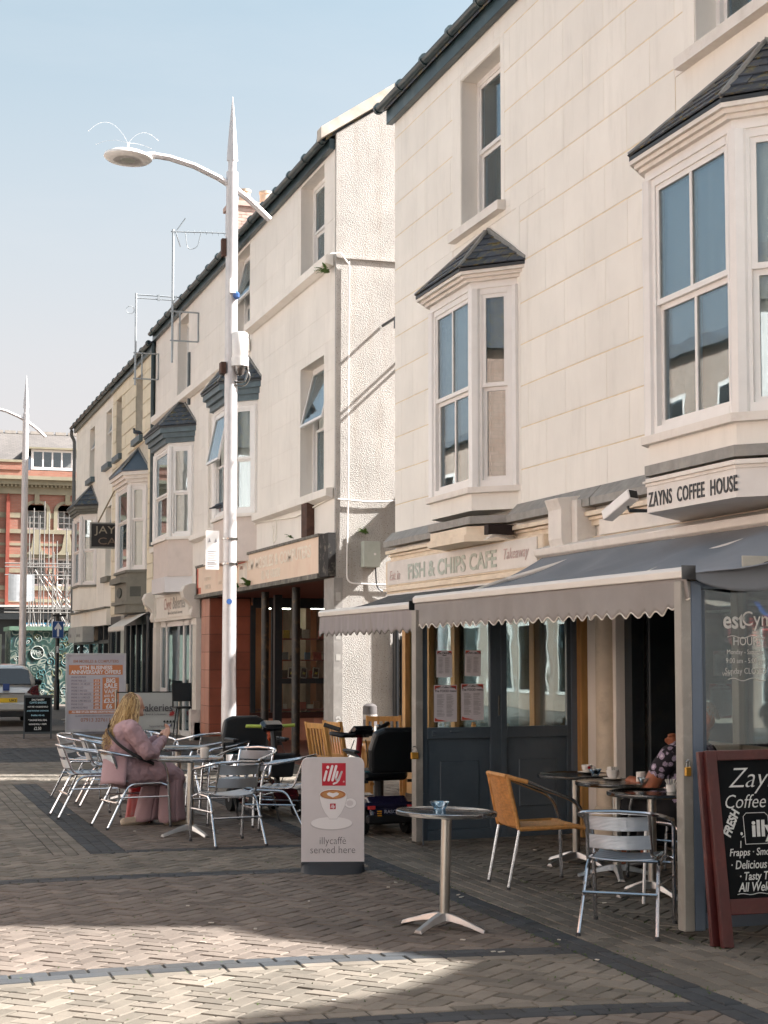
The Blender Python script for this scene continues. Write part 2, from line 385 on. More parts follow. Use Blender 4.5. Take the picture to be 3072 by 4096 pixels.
region(3.87, 4.08, 4.6, 21.5, 2, 'Y'); region(4.08, 4.7, 4.6, 21.5, 0, 'Y'); region(4.7, 6.35, 4.6, 21.9, 0, 'H'); region(6.35, 7.6, 19.2, 21.88, 0, 'H')
region(XL, 4.7, 21.5, 25.8, 0, 'H'); region(4.7, 6.5, 21.9, 25.8, 0, 'H'); region(XL, 6.5, 25.8, 29.8, 2, 'H'); region(XL, 6.5, 29.8, 35.0, 1, 'H')
PIECES.sort(key=lambda t: -area(t[0])/(((t[0][0][0])**2+(t[0][0][1])**2)) if (t[0][0][1] > 6.35 and .085*t[0][0][1] < t[0][0][0] < .58*t[0][0][1]) else 1)
vs, fs, ms, rn = [], [], [], []
def paver_geo(p, top):
    n = len(p); cx = sum(a[0] for a in p)/n; cy = sum(a[1] for a in p)/n; tx, ty = random.gauss(0, .005), random.gauss(0, .005)
    b = .006
    def ins(a): d = math.hypot(a[0]-cx, a[1]-cy)+1e-6; return (a[0]+(cx-a[0])*b/d, a[1]+(cy-a[1])*b/d)
    z = lambda a: top+tx*(a[0]-cx)+ty*(a[1]-cy)
    v = [(*ins(a), z(a)) for a in p]+[(*a, z(a)-.005) for a in p]+[(*a, -.02) for a in p]
    f = [tuple(range(n))]+[(n+i, n+(i+1) % n, (i+1) % n, i) for i in range(n)]+[(2*n+i, 2*n+(i+1) % n, n+(i+1) % n, n+i) for i in range(n)]
    return v, f
for idx, (p, mt) in enumerate(PIECES):
    if sum(p[i][0]*p[(i+1) % len(p)][1]-p[(i+1) % len(p)][0]*p[i][1] for i in range(len(p))) < 0: p = p[::-1]
    v, f = paver_geo(p, random.gauss(0, .0014)); r = random.random()
    if idx < 300:
        me = bpy.data.meshes.new('paver'); me.from_pydata(v, [], f); me.materials.append(PAV[mt])
        a = me.attributes.new('rnd', 'FLOAT', 'FACE'); a.data.foreach_set('value', [r]*len(f))
        o = bpy.data.objects.new('paver', me); C.objects.link(o); o.parent = pavement
    else:
        n = len(vs); vs += v; fs += [tuple(i+n for i in q) for q in f]; ms += [mt]*len(f); rn += [r]*len(f)
me = bpy.data.meshes.new('paver'); me.from_pydata(vs, [], fs)
for m in PAV: me.materials.append(m)
me.polygons.foreach_set('material_index', ms)
a = me.attributes.new('rnd', 'FLOAT', 'FACE'); a.data.foreach_set('value', rn)
o = bpy.data.objects.new('paver', me); C.objects.link(o); o.parent = pavement; o['kind'] = 'stuff'
print('pavers', len(PIECES))
# weeds in the joints, cigarette ends and paper scraps on the paving
mb = MB()
for k in range(420):
    y = random.uniform(6.6, 14); x = random.uniform(.08*y, min(6, .55*y))
    if random.random() < .6: x = random.choice([3.86, 4.08, 4.7])+random.gauss(0, .02); y = random.uniform(7, 12)
    for q in range(4):
        a = random.uniform(0, 6.28); l = random.uniform(.006, .016); dx, dy = math.cos(a)*l, math.sin(a)*l
        mb.add([(x-dy*.3, y+dx*.3, 0), (x+dy*.3, y-dx*.3, 0), (x+dx, y+dy, random.uniform(.005, .012))], [(0, 1, 2)])
tag(mb.build('moss_tufts', M('moss_green', '42561f', .8, var=.3)), kind='stuff')
mb = MB()
for k in range(60):
    y = random.uniform(7, 22); x = random.uniform(.12*y, min(6, .5*y)); a = random.uniform(0, 3.14); l = random.uniform(.008, .022); w = random.uniform(.004, .01)
    mb.T = Matrix.Translation((x, y, .004)) @ Matrix.Rotation(a, 4, 'Z'); mb.box(-l, l, -w, w, -.002, .003)
tag(mb.build('litter_scraps', M('litter_white', 'b9b2a6', .8, var=.3, ns=2)), kind='stuff')
# ---------------------------------------------------------------- facade helpers (street facades lie in the plane x = F and look to -x)
F = 6.35
def sub_rect(r, h):
    y0, y1, z0, z1 = r; a0, a1, b0, b1 = h
    if a1 <= y0 or a0 >= y1 or b1 <= z0 or b0 >= z1: return [r]
    out = []
    if b0 > z0: out.append((y0, y1, z0, b0))
    if b1 < z1: out.append((y0, y1, b1, z1))
    m0, m1 = max(z0, b0), min(z1, b1)
    if a0 > y0: out.append((y0, a0, m0, m1))
    if a1 < y1: out.append((a1, y1, m0, m1))
    return out
def wall(name, m, parent, x0, x1, y0, y1, z0, z1, openings=(), label=None):
    ys = sorted({y0, y1}|{min(max(v, y0), y1) for o in openings for v in o[:2]}); mb = MB()
    for a, b in zip(ys, ys[1:]):
        cuts = sorted([(o[2], o[3]) for o in openings if o[0] < b-1e-6 and o[1] > a+1e-6]); z = z0
        for c0, c1 in cuts:
            if c0 > z: mb.box(x0, x1, a, b, z, c0)
            z = max(z, c1)
        if z < z1: mb.box(x0, x1, a, b, z, z1)
    return mb.build(name, m, parent, label=label)
def blocks(parent, m, x, y0, y1, z0, z1, openings, bw, bh, proud=.008, gap=.012, zoff=0, bev=.004, jag=0, name='stone'):
    cache = {}; base = worldloc(parent); gv = gap*.45; n = int((z1-z0)/bh)+2; cnt = 0
    for r in range(-1, n):
        a0, a1 = zoff+z0+r*bh, zoff+z0+(r+1)*bh; y = y0-(bw/2 if r % 2 else 0)
        while y < y1:
            rects = [(max(y, y0)+gv/2, min(y+bw, y1)-gv/2, max(a0, z0)+gap/2, min(a1, z1)-gap/2)]; y += bw
            for h in openings: rects = [q for rr in rects for q in sub_rect(rr, h)]
            for q in rects:
                w, h = q[1]-q[0], q[3]-q[2]
                if w < .05 or h < .05: continue
                key = (round(w, 3), round(h, 3))
                if key not in cache:
                    me = MB().box(-proud, .004, -w/2, w/2, -h/2, h/2, bev).mesh(name, m); cache[key] = me
                if cnt < 298:
                    o = bpy.data.objects.new(name, cache[key]); C.objects.link(o); o.parent = parent
                    o.location = Vector((x-random.uniform(0, jag), (q[0]+q[1])/2, (q[2]+q[3])/2))-base; cnt += 1
                else: blocks.extra.append((x, q, proud, bev))
    if blocks.extra:
        mb = MB()
        for xx, q, pr, bv in blocks.extra: mb.box(xx-pr, xx+.004, q[0], q[1], q[2], q[3], bv)
        o = mb.build(name, m, parent); o['kind'] = 'stuff'; blocks.extra = []
    return cnt
blocks.extra = []
def basis(o, left, right):
    u = (Vector(right)-Vector(left)); w = u.length; u.normalize(); v = Vector((0, 0, 1)); n = u.cross(v)
    return Matrix(((u.x, v.x, n.x, o[0]), (u.y, v.y, n.y, o[1]), (u.z, v.z, n.z, o[2]), (0, 0, 0, 1))), w
def window(parent, T, w, h, mf=None, split=(.5,), cols=(1,), fr=.06, bar=.035, glass=None, curt=None, dep=.07, back=.14, open_top=0, sash=True, cname='curtain', pull=0, order='f'):
    """T maps (u right, v up, n outward). rows from top: split = heights fractions of the row boundaries from the top"""
    mf = mf or WHITE; glass = glass or GLASS
    mb = MB(); mb.T = T
    mb.box(0, fr, 0, h, -dep, 0); mb.box(w-fr, w, 0, h, -dep, 0); mb.box(fr, w-fr, 0, fr*1.2, -dep, .003); mb.box(fr, w-fr, h-fr, h, -dep, .003)
    ys = [h-fr]+[h-fr-(h-2.2*fr)*s for s in split if s < 1]+[fr*1.2]
    frame_boxes = []; panes = []
    for r in range(len(ys)-1):
        t, b = ys[r], ys[r+1]; nn = -.012-(.03 if (sash and r > 0) else 0)
        off = open_top if (r == 0 and open_top) else 0
        s = .042
        if r == 0 and open_top: panes.append((r, t, b, nn)); continue
        mb.box(fr, w-fr, t-s, t, nn-.03, nn); mb.box(fr, w-fr, b, b+s, nn-.03, nn+.004)
        mb.box(fr, fr+s, b+s, t-s, nn-.03, nn); mb.box(w-fr-s, w-fr, b+s, t-s, nn-.03, nn)
        nc = cols[min(r, len(cols)-1)]
        for c in range(1, nc):
            x = fr+s+(w-2*fr-2*s)*c/nc; mb.box(x-bar/2, x+bar/2, b+s, t-s, nn-.025, nn-.002)
        panes.append((r, t, b, nn))
    wf = mb.build('window', mf, parent)
    for r, t, b, nn in panes:
        s = .042
        if r == 0 and open_top:
            ww = w-2*fr; hh = t-b; Th = T @ Matrix.Translation((fr, t, -.01)) @ Matrix.Rotation(-open_top, 4, 'X')
            m2 = MB(); m2.T = Th
            m2.box(0, ww, -s, 0, -.02, .02); m2.box(0, ww, -hh, -hh+s, -.02, .02); m2.box(0, s, -hh+s, -s, -.02, .02); m2.box(ww-s, ww, -hh+s, -s, -.02, .02)
            m2.build('casement', mf, wf)
            m2 = MB(); m2.T = Th; m2.box(s, ww-s, -hh+s, -s, -.004, .004); m2.build('pane', glass, wf)
            continue
        nc = cols[min(r, len(cols)-1)]
        for c in range(nc):
            xa = fr+s+(w-2*fr-2*s)*c/nc+(bar/2 if c else 0); xb = fr+s+(w-2*fr-2*s)*(c+1)/nc-(bar/2 if c < nc-1 else 0)
            m2 = MB(); m2.T = T; m2.box(xa, xb, b+s, t-s, nn-.018, nn-.012); m2.build('pane', glass, wf)
    if curt:
        m2 = MB(); m2.T = T; z1 = h-fr; z0 = fr+pull*h; n = max(8, int(w/.05))
        def fn(i, j): return (fr+(w-2*fr)*i, z0+(z1-z0)*j, -back+.018*math.sin(i*n*1.9+math.sin(i*7)*2)*(1-.4*j))
        m2.grid(fn, n*3, 1); m2.build(cname, curt, wf, smooth=True)
    return wf
def plan(d, yr, yl, o=0, F_=None):
    f = F if F_ is None else F_; k = .4142*o
    return [(f, yr-k-o), (f-d-o, yr+d-k), (f-d-o, yl+k), (f, yl+d+k+o)]
def slate_face(roof, a, b, c, d_, rows, sw, m=None, th=.012):
    """a,b eaves left/right seen from outside, c,d_ top right / top left; lays overlapping slates as objects"""
    a, b, c, d_ = map(Vector, (a, b, c, d_)); u = (b-a).normalized(); n = (b-a).cross(d_-a if (d_-a).length > .01 else c-a).normalized(); v = n.cross(u)
    def L(p): q = p-a; return (q.dot(u), q.dot(v))
    poly = [L(a), L(b), L(c), L(d_)]
    if (Vector(poly[2])-Vector(poly[3])).length < .01: poly = poly[:3]
    H = max(p[1] for p in poly); rh = H/rows; x0 = min(p[0] for p in poly); x1 = max(p[0] for p in poly); base = worldloc(roof)
    for r in range(rows):
        x = x0-(sw/2 if r % 2 else 0)
        while x < x1:
            q = [(x+.003, r*rh), (x+sw-.003, r*rh), (x+sw-.003, (r+1)*rh+.02), (x+.003, (r+1)*rh+.02)]; x += sw
            P = q
            n_ = len(poly); sgn = 1 if sum(poly[i][0]*poly[(i+1) % n_][1]-poly[(i+1) % n_][0]*poly[i][1] for i in range(n_)) > 0 else -1
            for i in range(n_):
                e0, e1 = Vector(poly[i]), Vector(poly[(i+1) % n_]); ed = e1-e0; nr = Vector((-ed.y, ed.x))*sgn
                if nr.length < 1e-6: continue
                out = []
                for k in range(len(P)):
                    A, B = Vector(P[k]), Vector(P[(k+1) % len(P)]); da, db = (A-e0).dot(nr), (B-e0).dot(nr)
                    if da >= 0: out.append(tuple(A))
                    if da*db < 0: out.append(tuple(A+(B-A)*(da/(da-db))))
                P = out
                if len(P) < 3: break
            if len(P) < 3 or area(P) < .0006: continue
            mb = MB(); hh = random.uniform(0, .004)
            up = [a+u*p[0]+v*p[1]+n*(th+hh+.012*(1-(p[1]-r*rh)/rh)) for p in P]; dn = [p-n*th for p in up]; k = len(P)
            mb.add(up+dn, [tuple(range(k)), tuple(range(2*k-1, k-1, -1))]+[(i, (i+1) % k, k+(i+1) % k, k+i) for i in range(k)])
            mb.build('slate', m or SLATE, roof)
def bay(parent, yr, yl, d, z0, z1, zapr, zroof, style='sash', rows=5, sw=.26, glassc=None, hood=None, hoodh=.12, sill_m=None, apr_m=None, cols=(1, 2), split=(.5,), apron_d=None, cur=(CURT, CURT), apex=None, roofm=None, ov=.17, open_top=0, ridge=.02, side_cols=1):
    fr_pl = plan(d, yr, yl)
    P = [(F, yl+d), (F-d, yl), (F-d, yr+d), (F, yr)]   # left to right seen from the street
    facs = [(P[0], P[1], 1), (P[1], P[2], 2), (P[2], P[3], 1)]
    posts = MB()
    for p in P[1:3]:
        posts.lathe([(.075, z0), (.075, z1)], (p[0]+.03, p[1], 0), 8)
    posts.box(F-.04, F+.0, yr-.05, yr+.04, z0, z1); posts.box(F-.04, F, yl+d-.04, yl+d+.05, z0, z1)
    posts.each('corner_post', WHITE, parent)
    for i, (l, r, k) in enumerate(facs):
        T, w = basis((l[0], l[1], z0), (l[0], l[1], 0), (r[0], r[1], 0))
        g = .05; T2 = T @ Matrix.Translation((g, 0, 0))
        nc = cols[1] if k == 2 else side_cols
        window(parent, T2, w-2*g, z1-z0, split=split, cols=(nc,), curt=cur[0] if k == 2 else cur[1], back=.1, open_top=open_top if (k == 2 and open_top) else 0)
    mb = MB(); mb.prism(plan(d, yr, yl, .07), 2, z0-.06, z0); mb.build('sill', sill_m or PAINTW, parent)
    ad = apron_d or 0
    mb = MB(); mb.prism(plan(d, yr, yl, .015+ad), 2, zapr, z0-.06); mb.build('apron', apr_m or CREAM, parent)
    mb = MB(); mb.prism(plan(d, yr, yl, .02), 2, z1, z1+.07); mb.build('window_head', WHITE, parent)
    # hood / fascia under the eaves
    hm = hood or PAINTW; steps = 3; mb = MB()
    for s in range(steps):
        mb.prism(plan(d, yr, yl, .03+ov*.75*(s+1)/steps), 2, z1+.07+hoodh*s/steps, z1+.07+hoodh*(s+1)/steps)
    mb.build('eaves_moulding', hm, parent)
    ze = z1+.07+hoodh; E_ = plan(d, yr, yl, ov); ym = apex or (yr+yl+d)/2
    A1 = (F-ridge, ym-.04, zroof); A2 = (F-ridge, ym+.04, zroof)
    rf = MB(); vs = [(x, y, ze) for x, y in E_]+[(x, y, ze+.03) for x, y in E_]+[A1, A2]
    rf.add(vs, [(0, 1, 2, 3), (0, 4, 5, 1), (1, 5, 6, 2), (2, 6, 7, 3), (4, 8, 5), (5, 8, 9, 6), (6, 9, 7), (0, 3, 7, 9, 8, 4)])
    rf = rf.build('bay_roof', roofm or DARKWOOD, parent)
    e = [(x, y, ze+.03) for x, y in E_]
    if not roofm:
        slate_face(rf, e[1], e[0], A1, A1, rows, sw); slate_face(rf, e[2], e[1], A1, A2, rows, sw); slate_face(rf, e[3], e[2], A2, A2, rows, sw)
    fl = MB()
    for q, w_ in ((e[0], A1), (e[3], A2)):
        fl.tube([Vector(q)+Vector((0.01, 0, .03)), Vector(w_)+Vector((0.01, 0, .04))], .035, 4, sq=True)
    for q, w_ in ((e[1], A1), (e[2], A2)): fl.tube([Vector(q)+Vector((0, 0, .02)), Vector(w_)+Vector((-.01, 0, .03))], .022, 5)
    fl.build('lead_flashing', LEAD, parent)
def gutter(parent, y0, y1, z, x=None, step=.9, r=.062):
    x = x or F-.16; mb = MB()
    n = 8; vs = []
    for y in (y0, y1):
        for rr in (r, r-.006):
            for j in range(n+1): a = PI+PI*j/n; vs.append((x+rr*math.cos(a), y, z+rr*math.sin(a)))
    k = n+1; f = []
    for j in range(n): f += [(j, j+1, 2*k+j+1, 2*k+j), (k+j, 3*k+j, 3*k+j+1, k+j+1)]
    f += [(0, 2*k, 3*k, k), (n, k+n, 3*k+n, 2*k+n)]
    f += [(j, k+j, k+j+1, j+1) for j in range(n)]+[(2*k+j, 2*k+j+1, 3*k+j+1, 3*k+j) for j in range(n)]
    mb.add(vs, f); g = mb.build('gutter', GUTTER, parent, smooth=True)
    y = y0+.15
    while y < y1:
        m2 = MB(); m2.T = Matrix.Translation((x, y, z)) @ Matrix.Rotation(PI/2, 4, 'X')
        m2.lathe([(r+.004, -.03), (r+.012, -.03), (r+.012, .03), (r+.004, .03)], (0, 0, 0), 14); m2.build('gutter_bracket', GUTTER, g); y += step
def roof(parent, y0, y1, ze, zr, depth, m=None, tile=True, lip=.14):
    x0 = F-lip; xr = F+depth/2; mb = MB(); t = .06
    mb.add([(x0, y0, ze), (x0, y1, ze), (xr, y1, zr), (xr, y0, zr), (F+depth+lip, y0, ze), (F+depth+lip, y1, ze),
            (x0, y0, ze+t), (x0, y1, ze+t), (xr, y1, zr+t), (xr, y0, zr+t), (F+depth+lip, y0, ze+t), (F+depth+lip, y1, ze+t)],
           [(0, 1, 2, 3), (3, 2, 5, 4), (6, 9, 8, 7), (9, 10, 11, 8), (0, 6, 7, 1), (4, 5, 11, 10), (0, 3, 9, 6), (3, 4, 10, 9), (1, 7, 8, 2), (2, 8, 11, 5)])
    return mb.build('roof', m or SLATE, parent)

# ---------------------------------------------------------------- the coffee house building
B = thing('cafe_building', 'cream rendered corner building housing the coffee house and fish and chips cafe', 'building', (F, 14, 0))
WO = [(15.56, 16.75, 6.5, 8.22), (10.15, 11.35, 6.62, 8.22)]
BAYO = [(15.3, 17.0, 3.45, 5.5), (9.5, 11.35, 3.35, 5.3)]
wall('wall', CREAM, B, F, F+.25, 8.55, 19.15, 2.45, 8.66, WO+BAYO)
blk = [(15.05, 17.22, 3.1, 6.32), (8.8, 11.7, 3.1, 6.5), (15.45, 17.03, 6.4, 8.3), (10.0, 11.55, 6.45, 8.3)]
wall('joint_bed', JOINT, B, F-.003, F-.0005, 8.55, 19.15, 3.14, 8.6, blk)
nb = blocks(B, CREAM, F, 8.55, 19.15, 3.14, 8.6, blk, .9, .43, proud=.007, gap=.011)
print('blocks', nb)
# plain render bands round the openings
mb = MB()
for (y0, y1, z0, z1) in ((17.03, 17.22, 3.14, 6.32), (15.05, 15.15, 3.14, 6.32), (16.76, 17.03, 6.4, 8.3), (15.45, 15.55, 6.4, 8.3), (11.36, 11.55, 6.6, 8.3), (15.56, 16.75, 8.23, 8.3)):
    mb.box(F-.009, F+.002, y0, y1, z0, z1)
mb.each('window_surround', CREAM, B)
for y0, y1, z0, z1, mm in ((19.15, 19.4, 0, 0, 0),): pass
wall('side_wall', CREAM, B, F+.25, F+5, 18.9, 19.15, 2.45, 8.66)
bx('side_wall', CREAM, B, F+.25, F+5, 8.55, 8.8, 0, 8.66); bx('rear_wall', CREAM, B, F+4.8, F+5, 8.8, 18.9, 0, 8.66)
bx('side_wall', CREAM, B, F+1.7, F+4.8, 18.9, 19.15, 0, 2.45)
ab = thing('alley_beam', 'unseen beam across the alley, placed for its shadow band on the terrace gable', 'beam', (F+1.15, 20.5, 3.5)); bx('beam', DARKWOOD, ab, F+1.1, F+1.2, 19.16, 21.85, 3.5, 4.15)  # out of view, added to cast the shadow band on the gable
for x_, z_ in ((F+1.0, 5.9), (F+.7, 6.45), (F+1.05, 6.05)): MB().tube([(x_, 19.16, z_), (x_, 21.85, z_)], .022, 6).build('tie_rod', DARKWOOD, ab)
bx('shadow_post', DARKWOOD, ab, F+.96, F+1.04, 21.76, 21.85, 0, 1.95)  # unseen post added to shade the foot of the gable
bx('rod_bracket', DARKWOOD, B, F+.0, F+.1, 19.15, 19.22, 5.85, 6.0)
mb = MB(); mb.prism([(F, 8.66), (F+5, 8.66), (F+2.5, 10.3)], 1, 8.56, 8.8); mb.prism([(F, 8.66), (F+5, 8.66), (F+2.5, 10.3)], 1, 18.9, 19.14); mb.each('gable', CREAM, B)
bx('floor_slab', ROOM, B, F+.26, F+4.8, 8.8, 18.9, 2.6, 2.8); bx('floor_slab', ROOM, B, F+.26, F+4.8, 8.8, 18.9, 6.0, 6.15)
bx('room_partition', M('room_plaster', '8d857a', .9), B, F+2.6, F+2.7, 8.8, 18.9, 2.8, 8.3)
roof(B, 8.5, 19.2, 8.66, 10.45, 5)
bx('fascia_board', GUTTER, B, F-.1, F-.012, 8.5, 19.22, 8.5, 8.7, .006)
gutter(B, 8.4, 19.38, 8.75)
# upper windows
for (y0, y1, z0, z1) in WO:
    T, w = basis((F+.19, y1, z0), (0, y1, 0), (0, y0, 0))
    window(B, T, w, z1-z0, split=(.5,), cols=(1, 1), curt=CURTD, back=.2)
    mb = MB(); mb.prism([(F-.1, z0-.12), (F-.1, z0-.02), (F+.2, z0+.01), (F+.2, z0-.12)], 1, y0-.13, y1+.2); mb.build('sill', PAINTW, B)
bay(B, 15.15, 16.76, .36, 3.42, 5.51, 3.18, 6.24, rows=5, sw=.27, cols=(1, 2), side_cols=1, apex=15.95, hoodh=.1, ov=.17, cur=(CURT, CURTD))
bay(B, 9.0, 10.95, .66, 3.34, 5.33, 3.1, 6.24, rows=6, sw=.3, cols=(1, 2), side_cols=1, hoodh=.1, ov=.13, apex=10.3, cur=(CURT, CURT))
# lead-covered cornice, timber mouldings and fascia boards of the two shops
mb = MB()
for y0, y1 in ((11.85, 13.12), (13.14, 15.1), (17.25, 19.2)):
    mb.prism([(F-.01, 3.22), (F-.03, 3.22), (F-.15, 3.1), (F-.15, 3.03), (F-.01, 3.03)], 1, y0, y1)
mb.each('lead_cornice', LEAD, B)
mb = MB()
for yr, yl, d in ((15.15, 16.76, .36), (9.0, 10.95, .66)):
    mb.prism(plan(d, yr, yl, .045), 2, 3.04, 3.12)
mb.each('lead_cornice', LEAD, B)
mb = MB(); mb.prism(plan(.66, 9.0, 10.95, .04), 2, 2.96, 3.02); mb.prism(plan(.66, 9.0, 10.95, .06), 2, 2.985, 3.0)
mb.build('moulding', PAINTW, B)
zs = MB(); zs.prism(plan(.66, 9.0, 10.95, .03), 2, 2.76, 2.96); zs = zs.build('sign_board', M('white_sign', 'd9d3cd', .5, var=.04, dirt='a8957c', dirt_amt=.3), B, label='white canted sign board reading ZAYNS COFFEE HOUSE')
text('ZAYNS  COFFEE  HOUSE', .155, (F-.66-.034, 10.93, 2.805), XM, M('sign_black', '23262a', .6, dirt='cfc8c0', dirt_amt=.35, ns=30), zs, off=.002, sx=.72, ext=.002, space=1.08)
cb = MB(); cb.prism(plan(.36, 15.25, 16.7, .07), 2, 2.86, 2.93); cb.prism(plan(.36, 15.25, 16.7, .04), 2, 2.93, 3.02); cb.build('corbel_box', M('cream_paint_wood', 'dccbb4', .5, var=.08, dirt='9c7350', dirt_amt=.35), B)
CW = MATS['cream_paint_wood']
bx('broken_end', M('dark_hole', '2b1f1a', .9, bs=.4, bsc=30), B, F-.38, F-.1, 15.02, 15.14, 2.9, 3.0)  # solid dark box standing for the hole in the broken corbel
mb = MB()
for k in range(7): mb.T = Matrix.Translation((F-.3+.03*k, 15.06+.01*k, 2.88+.012*(k % 4))) @ Matrix.Rotation(.25*(k-3)*.4, 4, 'Y') @ Matrix.Rotation(.3, 4, 'Z'); mb.box(-.12, .1, -.03, .03, -.006, .006)
mb.each('splintered_board', PAINTW, B)
mb = MB()   # upper timber frieze
for (z0, z1, x) in ((2.86, 3.0, .05), (2.91, 2.935, .08), (2.945, 2.985, .12)): mb.box(F-x, F-.004, 11.8, 19.2, z0, z1)
for (z0, z1, x) in ((2.42, 2.47, .1), (2.47, 2.5, .15), (2.5, 2.53, .11)): mb.box(F-x, F-.004, 13.6, 19.2, z0, z1)
mb.each('moulding', CW, B)
bx('fascia_panel', PAINTW, B, F-.07, F-.006, 11.3, 13.1, 2.76, 2.9)
bx('frieze', CW, B, F-.04, F-.003, 8.7, 13.3, 2.46, 2.76)
# fish and chips sign
fs_ = bx('sign_frame', CW, B, F-.1, F-.002, 14.3, 19.25, 2.53, 2.86, .01)
sg = bx('sign_board', M('faded_sign', 'cfc9c2', .3, var=.06, ns=3, dirt='e6e0da', dirt_amt=.5), B, F-.112, F-.1, 14.42, 19.14, 2.555, 2.84, label='faded fish and chips cafe sign board under crinkled film')
tg = M('faded_green_letters', 'b0b7ab', .6, var=.1, dirt='cfc9c2', dirt_amt=.7, ns=9); tr = M('faded_red_letters', 'c4a8a2', .6, dirt='cfc9c2', dirt_amt=.5, ns=12)
text('Eat in', .17, (F-.116, 19.05, 2.61), XM, tr, sg, shear=.2, sx=1.1)
text('FISH & CHIPS CAFE', .25, (F-.116, 18.35, 2.6), XM, tg, sg, off=.006, sx=1.38)
text('Takeaway', .16, (F-.116, 15.3, 2.66), XM, tr, sg, shear=.3, sx=1.05)
# console bracket between the shops
cs = MB(); cs.prism([(F, 2.58), (F-.26, 2.6), (F-.3, 2.75), (F-.3, 3.02), (F-.34, 3.12), (F, 3.16)], 1, 13.42, 13.72); cs.box(F-.2, F, 13.3, 13.42, 2.6, 3.1)
cs.build('console_bracket', PAINTW, B, bev=.01)
# ground floor: pilaster, half column, plinths
mb = MB(); mb.box(F-.06, F+.3, 12.82, 13.4, .0, 2.46); mb.each('pilaster', CREAM2, B, bev=.008)
mb = MB(); mb.lathe([(.15, 0), (.15, .3), (.11, .35), (.105, 2.2), (.13, 2.3), (.13, 2.46)], (F-.06, 12.98, 0), 20); mb.build('half_column', M('cream_gloss', 'c9bba6', .4, var=.1, dirt='6e5d48', dirt_amt=.4), B, smooth=True)
# open dark doorway of the coffee house
mb = MB(); mb.box(F+.02, F+.14, 12.66, 12.8, 0, 2.4); mb.box(F+.02, F+.14, 11.55, 11.66, 0, 2.4); mb.box(F+.02, F+.14, 11.66, 12.66, 2.3, 2.46); mb.each('door_frame', DARKWOOD, B)
mb = MB(); mb.box(F+.15, F+.95, 12.58, 12.64, .05, 2.28); mb.build('open_door', DARKWOOD, B, bev=.01)
for (y0, y1) in ((11.66, 12.66),): pass
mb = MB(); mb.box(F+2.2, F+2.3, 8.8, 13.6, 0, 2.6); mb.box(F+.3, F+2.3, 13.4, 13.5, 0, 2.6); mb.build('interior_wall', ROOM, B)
pm = M('picture_board', '3a3833', .7, var=.3, ns=9)
pf = bx('picture_panel', pm, B, F+2.12, F+2.18, 12.0, 13.0, 1.2, 1.75)
pr = bx('notice', M('notice_dark', '28241f', .7), B, F+2.12, F+2.18, 12.5, 13.1, .9, 1.12)
text('PRS', .1, (F+2.115, 12.95, .97), XM, M('dim_red_text', '5e2f24', .7), pr)
nt_ = bx('notice', M('notice_pale', '5d5a52', .7), B, F+2.12, F+2.18, 11.6, 12.3, 1.95, 2.15); text('C', .16, (F+2.115, 12.0, 1.98), XM, BLACK, nt_)
# glazed grey doors of the coffee house front beyond the doorway
GD = M('warm_grey_doors', '6a6359', .5, var=.1, dirt='4a443c', dirt_amt=.3)
mb = MB()
for y in (11.5, 10.85, 10.2, 9.55, 8.9): mb.box(F-.02, F+.08, y-.05, y+.05, 0, 2.46)
for y0, y1 in ((10.9, 11.45), (10.25, 10.8), (9.6, 10.15), (8.95, 9.5)): mb.box(F, F+.06, y0, y1, 0, 1.0); mb.box(F, F+.06, y0, y1, 2.2, 2.46)
mb.each('shop_door', GD, B, bev=.006)
for y0, y1 in ((10.9, 11.45), (10.25, 10.8), (9.6, 10.15), (8.95, 9.5)): bx('pane', SHOPGLASS, B, F+.025, F+.032, y0, y1, 1.0, 2.2)
led = M('red_led', 'd84a3a', .5, emit=.9); ledb = M('blue_led', '3c7fd8', .5, emit=.8)
ns = bx('sign_backing', BLACK, B, F+.11, F+.12, 10.3, 11.25, 1.72, 2.0, label='small unlit backing of the red dotted cafe light')
mb = MB()
def dots(poly, n, r=.007):
    P = [Vector((0, p[0], p[1])) for p in poly]; L = [(P[i+1]-P[i]).length for i in range(len(P)-1)]; tot = sum(L)
    for k in range(n):
        t = tot*k/(n-1); i = 0
        while i < len(L)-1 and t > L[i]: t -= L[i]; i += 1
        q = P[i]+(P[i+1]-P[i])*(t/L[i]); mb.box(F+.1, F+.11, q.y-r, q.y+r, q.z-r, q.z+r)
dots([(11.0, 1.93), (11.06, 1.97), (11.13, 1.95), (11.15, 1.86), (11.13, 1.78), (11.06, 1.75), (11.0, 1.79)], 20)
dots([(10.92, 1.75), (10.82, 1.97), (10.72, 1.75)], 18); dots([(10.86, 1.83), (10.78, 1.83)], 5)
dots([(10.64, 1.75), (10.64, 1.97), (10.48, 1.97)], 16); dots([(10.64, 1.87), (10.52, 1.87)], 5)
mb.build('cafe_lights', led, ns)
mb = MB(); dots([(10.3+.45*t, 2.08-.12*math.sin(t*PI)) for t in np.linspace(0, 1, 12)], 24); mb.build('arc_lights', ledb, ns)
